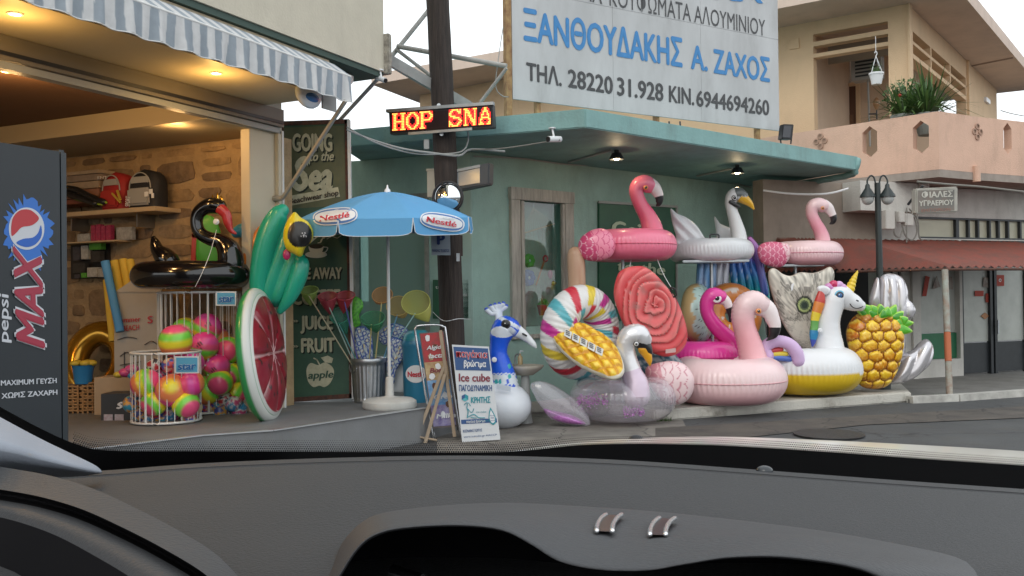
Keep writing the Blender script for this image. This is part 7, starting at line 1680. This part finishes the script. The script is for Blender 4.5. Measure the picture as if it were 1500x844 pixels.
a_ = pack(158, 193, 253, 303, (.36, .02, .02), (.40, .03, .025), 'red backpack with white sport lettering on the wall shelf', 'red'); pq = STW.off(.37); text('SPORT', pq.at(190, 303), pq.at(191, 288), pq.at(183, 302), whitep, a_[0], thick=.001, bold=.02, nrm=STW.n)
strip(pq, [(165, 284), (176, 296)], .02, mat('pack_yellow', (.5, .35, .05), .6), a_[0], 'motif'); strip(pq, [(172, 280), (176, 292)], .02, mat('pack_yellow'), a_[0], 'motif')
a_ = pack(196, 239, 249, 303, (.015, .016, .02), (.33, .33, .32), 'black backpack with grey pocket on the wall shelf', 'black')
for x, y, w_ in ((212, 285, 5), (219, 281, 4), (222, 287, 3)): bxp(STW, x, y - 4, x + w_, y + 3, .36, .372, whitep, 'motif', a_[0], 0)
t = thing('boxed_goods', 'long flat packages stacked at the left of the upper shelf', 'box', S1.at(125, 303))
for y0, y1, c_ in ((254, 259, (.45, .36, .27)), (260, 269, (.3, .24, .2)), (270, 280, (.42, .33, .24)), (281, 293, (.33, .16, .1)), (294, 301, (.25, .08, .05))): bxp(STW, 70, y0, 157, y1, .08, .32, mat('pkg_%d' % y0, c_, .5, var=.3, vs=12), 'package', t)
ptext('ENT', STW.off(.325), 143, 262, 157, 262, 4, whitep, t, off=.001, thick=.001)
t = thing('snorkel_fins', 'black and lime fins lying on the packages of the upper shelf', 'fins', S1.at(125, 300)); FS = STW.off(.40)
for L_, m_, r_ in (([(98, 276), (112, 278), (130, 287), (152, 296)], black, .035), ([(98, 283), (118, 290), (140, 298)], black, .04), ([(120, 280), (140, 290), (156, 297)], mat('lime', (.35, .5, .05), .4), .012), ([(100, 287), (120, 295), (150, 300)], mat('lime'), .010)):
    mb = MB(); mb.tube([FS.at(*p) for p in L_], r_, 8); mb.build('fin', m_, t, smooth=True)
# lower display with small goods
t = thing('hanging_goods_rack', 'black rack of blister packed goods on the stone wall', 'rack', STW.off(.2).at(135, 410))
bxp(STW, 106, 356, 160, 408, .01, .06, mat('rack_black', (.02, .02, .02), .5), 'rack_board', t)
zz2 = STW.off(.15).uz(150, 356)[1]; mb = MB(); mb.pbox(STW, STW.uz(100, 356)[0], STW.uz(200, 356)[0], zz2, zz2 + .015, .062, .3); mb.build('shelf_board', shw, t)
gcol = [(.55, .55, .52), (.05, .05, .05), (.12, .45, .06), (.5, .06, .15), (.5, .5, .48), (.08, .08, .1)]
i = 0
GL = ['white boxed gadget at the left of the narrow goods shelf', 'pink blister pack, first of four on the goods shelf', 'pink blister pack, second of four on the goods shelf', 'pink blister pack, third of four on the goods shelf', 'pink blister pack, rightmost of four on the goods shelf', 'pale low package at the right of the goods shelf', 'near black package at the top left of the rack', 'white package second in the upper rack row', 'green package at the top of the rack', 'black box in the middle of the rack', 'black wide package low left on the rack', 'white box low on the rack beside the noodles', 'pale narrow package at the rack corner', 'tiny green package at the bottom of the rack', 'tiny dark package at the bottom left of the rack']
for x0, y0, x1, y1 in ((116, 343, 134, 354), (136, 330, 142, 353), (143, 329, 150, 353), (151, 331, 157, 353), (158, 330, 165, 353), (173, 333, 196, 352), (110, 362, 120, 382), (122, 360, 132, 380), (134, 356, 152, 366), (136, 368, 150, 384), (110, 386, 128, 400), (131, 392, 146, 406), (147, 394, 158, 406), (122, 400, 130, 407), (112, 402, 120, 408)):
    c_ = gcol[[0, 3, 3, 3, 3, 4, 5, 0, 2, 1, 1, 0, 4, 2, 5][i]]; g_ = thing('packaged_item', GL[i], 'package', STW.off(.15).at((x0 + x1) / 2, y1), 'small packaged goods on the wall rack'); bxp(STW, x0, y0, x1, y1, .09 if y0 > 355 else .1, .16, mat('goods_%d%d%d' % tuple(int(x * 99) for x in c_), c_, .4, var=.5, vs=25), 'pack', g_); i += 1
# ---- pool noodles
for x0, y0, x1, y1, c_, lab in ((154, 383, 176, 436, (.08, .30, .62), 'blue pool noodle leaning left of the cardboard box'), (168, 382, 186, 430, (.70, .48, .06), 'yellow pool noodle directly right of the blue one'), (180, 380, 198, 428, (.68, .45, .05), 'yellow pool noodle touching the black swan ring'), (157, 410, 166, 450, (.66, .42, .06), 'short yellow pool noodle lowest behind the blue one'), (190, 381, 205, 400, (.66, .5, .1), 'yellow pool noodle behind the black swan tail')):
    Y = 10.2 if x0 != 154 else 10.0; a, b = W(x0, y0, Y), W(x1, y1 + 50, Y - .1); t = thing('pool_noodle', lab, 'pool noodle', b); mb = MB(); mb.rod(a, b, .045, 16); mb.build('noodle', mat('foam_%s' % ('blue' if c_[2] > .5 else 'yellow'), c_, .7), t, smooth=True); mb = MB(); mb.rod(a + (a - b).normalized() * .001, a - (a - b).normalized() * .01, .018, 10); mb.build('core_hole', mat('foam_hole', (.2, .15, .1), .9), t)
# ---- cardboard carton with lettering
def fbox(lab, x0, y0, x1, y1, Y, d, m_, name='carton', cat='box', yaw=0):
    c = W((x0 + x1) / 2, y1, Y); w_ = (x1 - x0) / 2 * Y / F; h = (y1 - y0) * Y / F; t = thing(name, lab, cat, c); mb = MB(); X = V((math.cos(yaw), math.sin(yaw), 0)) * w_; Yv_ = V((-math.sin(yaw), math.cos(yaw), 0)) * d / 2; mb.obox(c + V((0, 0, h / 2)) + Yv_, X, Yv_, V((0, 0, h / 2))); mb.build('body', m_, t, bevel=.004); return t
card = mat('cardboard', (.46, .34, .22), .8, var=.12, vs=5)
t = fbox('tall pale cardboard carton with red and black lettering behind the cages', 168, 428, 236, 612, 10.0, .35, mat('pale_card', (.46, .43, .38), .7, var=.1, vs=4))
CQ = Pl((0, 9.99), (1, 0)); mb = MB(); mb.prism([CQ.off(.002).at(*p) for p in ((168, 428), (212, 398), (236, 404), (236, 428))], (0, .03, 0)); mb.build('open_flap', mat('pale_card'), t)
ptext('Summer', CQ, 172, 473, 206, 471, 8, gr_, t, off=.006, thick=.001, bold=.02); ptext('BEACH', CQ, 180, 485, 204, 483, 8, gr_, t, off=.006, thick=.001, bold=.02); ptext('S', CQ, 216, 474, 224, 473, 11, gr_, t, off=.006, thick=.001, bold=.04)
for L_ in ([(172, 498), (186, 494), (200, 496)], [(176, 522), (186, 516), (196, 522), (204, 516)], [(182, 516), (182, 545)], [(198, 514), (200, 548)], [(176, 535), (206, 530)], [(212, 505), (222, 500), (232, 506)]): mb = MB(); mb.tube([CQ.off(.008).at(*p) for p in L_], .005, 5); mb.build('printed_line', ink, t)
t = fbox('brown cardboard carton on the floor behind the dark star box', 138, 553, 195, 620, 9.4, .3, card)
t = fbox('dark box printed ST in front of the brown carton', 148, 577, 206, 628, 8.95, .3, mat('dark_box', (.025, .025, .028), .4)); DQ = Pl((0, 8.95), (1, 0)); ptext('ST', DQ, 170, 599, 190, 596, 9, whitep, t, off=.004, thick=.001, bold=.08, shear=.3)
for x in (152, 168): quad(DQ, [(x, 624), (x + 13, 624), (x + 13, 607), (x, 607)], mat('photo_print', (.35, .25, .3), .4, col2=(.5, .5, .55), vs=30), t, 'photo_print', .004, .001)
# ---- golden ring, bucket, basket
t = thing('golden_ring_float', 'glossy golden inflatable ring standing behind the basket', 'pool float', W(140, 570, 10.3)); c_ = W(146, 530, 10.4); r_ = 36 * 10.4 / F; mb = MB(); mb.tube([c_ + V((math.cos(a) * r_, .1 * math.sin(a), math.sin(a) * r_ * 1.15)) for a in [2 * PI * k / 60 for k in range(60)]], .14, 20, closed=True, smooth=1, upv=V((0, 1, 0))); mb.build('ring', mat('gold_vinyl', (.50, .26, .03), .18, .7, bump=.1, bs=6), t, smooth=True)
t = thing('toy_bucket', 'blue toy bucket with yellow top on the wicker basket', 'bucket', W(122, 562, 9.9)); c_ = W(122, 562, 9.9); mb = MB(); mb.lathe(c_, [(0, 0), (.085, 0), (.11, .19), (.12, .2), (.1, .2)], 24); mb.build('bucket', mat('bucket_blue', (.04, .25, .55), .4), t, smooth=True)
mb = MB()
for k in range(5): mb.ball(c_ + V((.09 * math.cos(k * 1.3), .05 * math.sin(k * 1.3), .22)), .06, .06, .035, 10, 6)
mb.build('yellow_top', mat('bucket_yellow', (.62, .45, .05), .4), t, smooth=True)
t = thing('wicker_basket', 'square woven wicker basket between the fridge and the cartons', 'basket', W(120, 615, 9.7)); wk = mat('wicker', (.42, .24, .10), .7, var=.3, vs=20); cx_, zb_k = W(122, 600, 9.6).x, PZ; zt_k = W(122, 563, 9.6).z
for k in range(9):
    zz = zb_k + .03 + (zt_k - zb_k - .05) * k / 8; mb = MB(); mb.tube([V((cx_ + a * .19, 9.7 + b * .16, zz + .012 * math.sin(i * 3 + k * 3.1))) for i, (a, b) in enumerate([(-1, -1), (-.5, -1.04), (0, -1), (.5, -1.04), (1, -1), (1.02, 0), (1, 1), (0, 1), (-1, 1), (-1.02, 0)])], .011, 6, closed=True, smooth=3); mb.build('weave_band', wk, t, smooth=True)
for k in range(8): x = cx_ - .18 + .36 * k / 7; mb = MB(); mb.rod((x, 9.535, zb_k), (x, 9.535, zt_k), .010, 6); mb.build('stake', wk, t)
mb = MB(); mb.box((cx_ - .17, 9.56, zb_k), (cx_ + .17, 9.84, zt_k - .03)); mb.build('lining', mat('basket_dark', (.08, .05, .03), .9), t)
t = thing('pink_goods', 'crumpled pink and yellow inflatables heaped left of the front cage', 'pool float', W(190, 560, 9.2))
for x, y, r_, c_ in ((184, 546, 7, (.6, .08, .25)), (193, 541, 7, (.6, .1, .3)), (174, 549, 5, (.6, .45, .05)), (196, 550, 6, (.05, .3, .5))): mb = MB(); mb.ball(W(x, y, 9.2), r_ * 9.2 / F * 1.5, .06, r_ * 9.2 / F, 16, 10, colfn=lambda l, c_=c_: c_); mb.build('lump', vin, t, smooth=True)
# ================================================================== the car the photograph is taken from
car = thing('parked_car', 'grey dashboard, windscreen edge and white bonnet of the car in the foreground', 'car', V((.2, 1.2, 0)))
dashm = mat('dash_vinyl', (.023, .0242, .0262), .65, var=.10, vs=4, bump=.25, bs=260)
lipm = mat('dash_soft', (.034, .036, .039), .58, var=.06, vs=4, bump=.15, bs=200)
dblk = mat('deep_black', (.004, .004, .005), .8, spec=.1)
def loft(rows, m_, name, n=10, nc=3, parent=car, closed=False):
    """rows of (px,py,Y): smooth sheet through them"""
    R_ = [cat_r(r, n) for r in rows]; cols = len(R_[0]); mb = MB(); grid = []
    for k in range(cols): grid.append(cat_r([r[k] for r in R_], nc))
    idx = [[mb.vert(W(*p)) for p in g] for g in grid]
    for a, b in zip(idx, idx[1:]):
        for i in range(len(a) - 1): mb.face(a[i], b[i], b[i + 1], a[i + 1])
    return mb.build(name, m_, parent, smooth='all')
edge = [(-150, 706), (0, 698), (150, 690), (300, 679), (500, 671), (700, 668), (900, 674), (1100, 688), (1300, 703), (1500, 717), (1650, 728)]
loft([[(x, y + 12, 1.62) for x, y in edge], [(x, y + 1, 1.60) for x, y in edge], [(x, y, 1.55) for x, y in edge], [(x, y + 5, 1.46) for x, y in edge], [(x, y + 9, 1.44) for x, y in edge], [(x, y + 40, 1.28) for x, y in edge], [(x, max(y + 90, 775), 1.08) for x, y in edge], [(x, 880, .86) for x, y in edge], [(x, 1100, .70) for x, y in edge]], dashm, 'dashboard')
# instrument hood: padded lip that swells over the cluster and dips in the middle
o_ = [(452, 880), (478, 838), (508, 786), (545, 757), (600, 746), (680, 739), (760, 737), (840, 741), (920, 746), (1000, 753), (1100, 764), (1200, 777), (1300, 794), (1400, 816), (1470, 846), (1500, 880)]
c_ = [(462, 890), (490, 838), (522, 790), (556, 766), (610, 757), (680, 751), (748, 752), (800, 764), (860, 784), (930, 792), (1000, 788), (1080, 786), (1170, 790), (1270, 808), (1380, 834), (1440, 880)]
l_ = [(466, 900), (494, 846), (526, 798), (560, 777), (612, 769), (680, 767), (738, 774), (780, 794), (822, 818), (880, 830), (950, 831), (1010, 822), (1080, 813), (1170, 815), (1280, 836), (1360, 890)]
loft([[(x, y + 26, 1.06) for x, y in o_], [(x, y, 1.02) for x, y in o_], [((x + a) / 2, (y + b) / 2 - 1, .93) for (x, y), (a, b) in zip(o_, c_)], [(x, y, .84) for x, y in c_], [(x, y, .76) for x, y in l_], [(x + (700 - x) * .01, y + 5, .77) for x, y in l_]], lipm, 'instrument_hood')
loft([[(x, y + 4, .775) for x, y in l_], [(x, y + 4, .95) for x, y in l_], [(x, y + 200, 1.0) for x, y in l_]], dblk, 'instrument_recess')
mb = MB(); mb.rod(W(575, 836, .86), W(618, 850, .84), .006); mb.build('gauge_ring', mat('chrome'), car, smooth=True)
# chrome edged tabs on the hood
for x0, y0 in ((884, 754), (962, 759)):
    mb = MB(); r0, r1 = [], []
    for k in range(9):
        f = k / 8; x = x0 + 4 - 30 * f + 16 * f * f; y = y0 + 24 * f ** 1.2; Y = .965 - .10 * f
        r0.append(mb.vert(W(x, y, Y - .012))); r1.append(mb.vert(W(x + 23, y + 1, Y - .012)))
    for k in range(8): mb.face(r0[k], r1[k], r1[k + 1], r0[k + 1])
    o = mb.build('vent_tab', mat('tab_dark', (.018, .014, .014), .3), car, smooth=True)
    for dx in (0, 23):
        mb = MB(); mb.tube([W(x0 + 4 - 30 * f + 16 * f * f + dx, y0 + 24 * f ** 1.2, .965 - .10 * f - .014) for f in [k / 8 for k in range(9)]], .0024, 8, smooth=2); mb.build('chrome_strip', mat('satin_chrome', (.75, .76, .78), .25, .9), o, smooth=True)
# left end of the dash: shadow gap and door capping
g1_ = [(-80, 703, 1.2), (0, 716, 1.1), (60, 727, 1.02), (120, 745, .96), (180, 772, .9), (240, 803, .84), (300, 840, .78), (340, 880, .72)]
g2_ = [(x - 4, y + 16, Y - .02) for x, y, Y in g1_]
g3_ = [(x - 22 - i * 5, y + 34 + i * 2, Y - .06) for i, (x, y, Y) in enumerate(g1_)]
loft([[(x, y, Y - .02) for x, y, Y in g1_], [(x - 2, y + 8, Y + .04) for x, y, Y in g1_], g2_], dblk, 'shadow_gap')
loft([[(x, y, Y) for x, y, Y in g2_], [((x + a) / 2, (y + b) / 2, (Y + c) / 2 - .02) for (x, y, Y), (a, b, c) in zip(g2_, g3_)], g3_], mat('capping_grey', (.03, .032, .035), .6, bump=.15, bs=200), 'door_capping')
loft([g3_, [(x - 60, y + 120, Y + .01) for x, y, Y in g3_], [(x - 120, y + 500, Y + .02) for x, y, Y in g3_]], dblk, 'door_panel')
mb = MB(); mb.hexa([W(x, y, Y) for x, y, Y in ((-700, 900, .9), (400, 900, .9), (400, 700, 2.2), (-900, 760, 2.2))] + [W(x, y, Y) for x, y, Y in ((-700, 860, .9), (330, 870, .9), (330, 745, 2.0), (-900, 745, 2.0))]); mb.build('inner_body', dblk, car)
# roll of the dash before the gap
loft([[(x + 14, y - 30, Y + .06) for x, y, Y in g1_], [(x + 8, y - 12, Y + .01) for x, y, Y in g1_], [(x, y + 1, Y - .03) for x, y, Y in g1_]], lipm, 'dash_roll')
# pillar trim
loft([[(-120, 545, 1.25), (0, 611, 1.3), (60, 643, 1.34), (112, 668, 1.37), (140, 682, 1.39), (149, 690, 1.40)], [(-120, 640, 1.1), (0, 660, 1.18), (60, 674, 1.24), (112, 686, 1.3), (140, 691, 1.36), (149, 692, 1.40)], [(-120, 720, 1.2), (0, 704, 1.28), (60, 700, 1.32), (112, 698, 1.37), (140, 695, 1.39), (150, 693, 1.41)]], mat('pillar_grey', (.26, .285, .33), .5, bump=.1, bs=200), 'pillar_trim')
# black printed border of the windscreen, dots, glass
fe = [(-150, 505), (-60, 562), (0, 596), (60, 628), (110, 650), (160, 660), (300, 661), (500, 662), (700, 663), (780, 659), (850, 652), (930, 650), (1000, 651), (1068, 653), (1212, 662), (1350, 672), (1500, 682), (1650, 693)]
loft([[(x, y, 1.66) for x, y in fe], [(x + (120 - x) * (.25 if x < 160 else 0), y + 30, 1.70) for x, y in fe], [(x + (120 - x) * (.4 if x < 160 else 0), max(y + 60, 720), 1.74) for x, y in fe]], mat('frit_black', (.003, .003, .004), .5), 'windscreen_border', n=8)
fx = cat_r(fe, 12)
def fy(x):
    for a, b in zip(fx, fx[1:]):
        if a[0] <= x <= b[0]: return a[1] + (b[1] - a[1]) * (x - a[0]) / (b[0] - a[0])
    return 660
mb = MB()
x = 108.0
while x < 1520:
    nr = 6 if x < 720 else (4 if x > 820 else 5)
    for j in range(nr):
        yy = fy(x) - 1.2 - j * 3.0; r_ = (1.35 - .16 * j) * 1.66 / F; c = W(x + (j % 2) * 1.6, yy, 1.66); mb.face(*[mb.vert(c + V((math.cos(k * PI / 3) * r_, 0, math.sin(k * PI / 3) * r_))) for k in range(6)])
    x += 3.2
o = mb.build('border_dots', mat('frit_black'), car); o['kind'] = 'stuff'
loft([[(-400, 760, 1.72), (200, 720, 1.75), (800, 712, 1.76), (1500, 730, 1.75), (1900, 760, 1.72)], [(-600, 400, 1.35), (200, 400, 1.42), (800, 400, 1.44), (1500, 400, 1.42), (2100, 400, 1.35)], [(-900, -150, .95), (200, -150, 1.05), (800, -150, 1.06), (1500, -150, 1.05), (2400, -150, .95)]], glassmat('windscreen_glass', (.975, .99, .98), .01, .0), 'windscreen', n=4, nc=4)
# bonnet and washer nozzle
bt_ = [(700, 668), (790, 655), (850, 647), (960, 641), (1068, 640), (1212, 645), (1350, 652), (1500, 661), (1700, 676)]
loft([[(x, y + 5, 2.6) for x, y in bt_], [(x, y, 2.5) for x, y in bt_], [(x, y + 9, 2.2) for x, y in bt_], [(x, y + 40, 1.85) for x, y in bt_]], mat('bonnet_white', (.66, .64, .58), .3, coat=.5), 'bonnet')
c = W(932, 646, 2.46); mb = MB(); mb.ball(c, .022, .022, .017, 16, 10); mb.build('washer_nozzle', black, car, smooth=True)
c = W(1120, 690, 1.52); mb = MB(); mb.ball(c, .014, .012, .009, 16, 10); mb.build('light_sensor', mat('sensor_dark', (.03, .035, .04), .25), car, smooth=True)
print('objects', len(bpy.data.objects), 'tris', sum(len(o.data.polygons) for o in bpy.data.objects if o.type == 'MESH'))
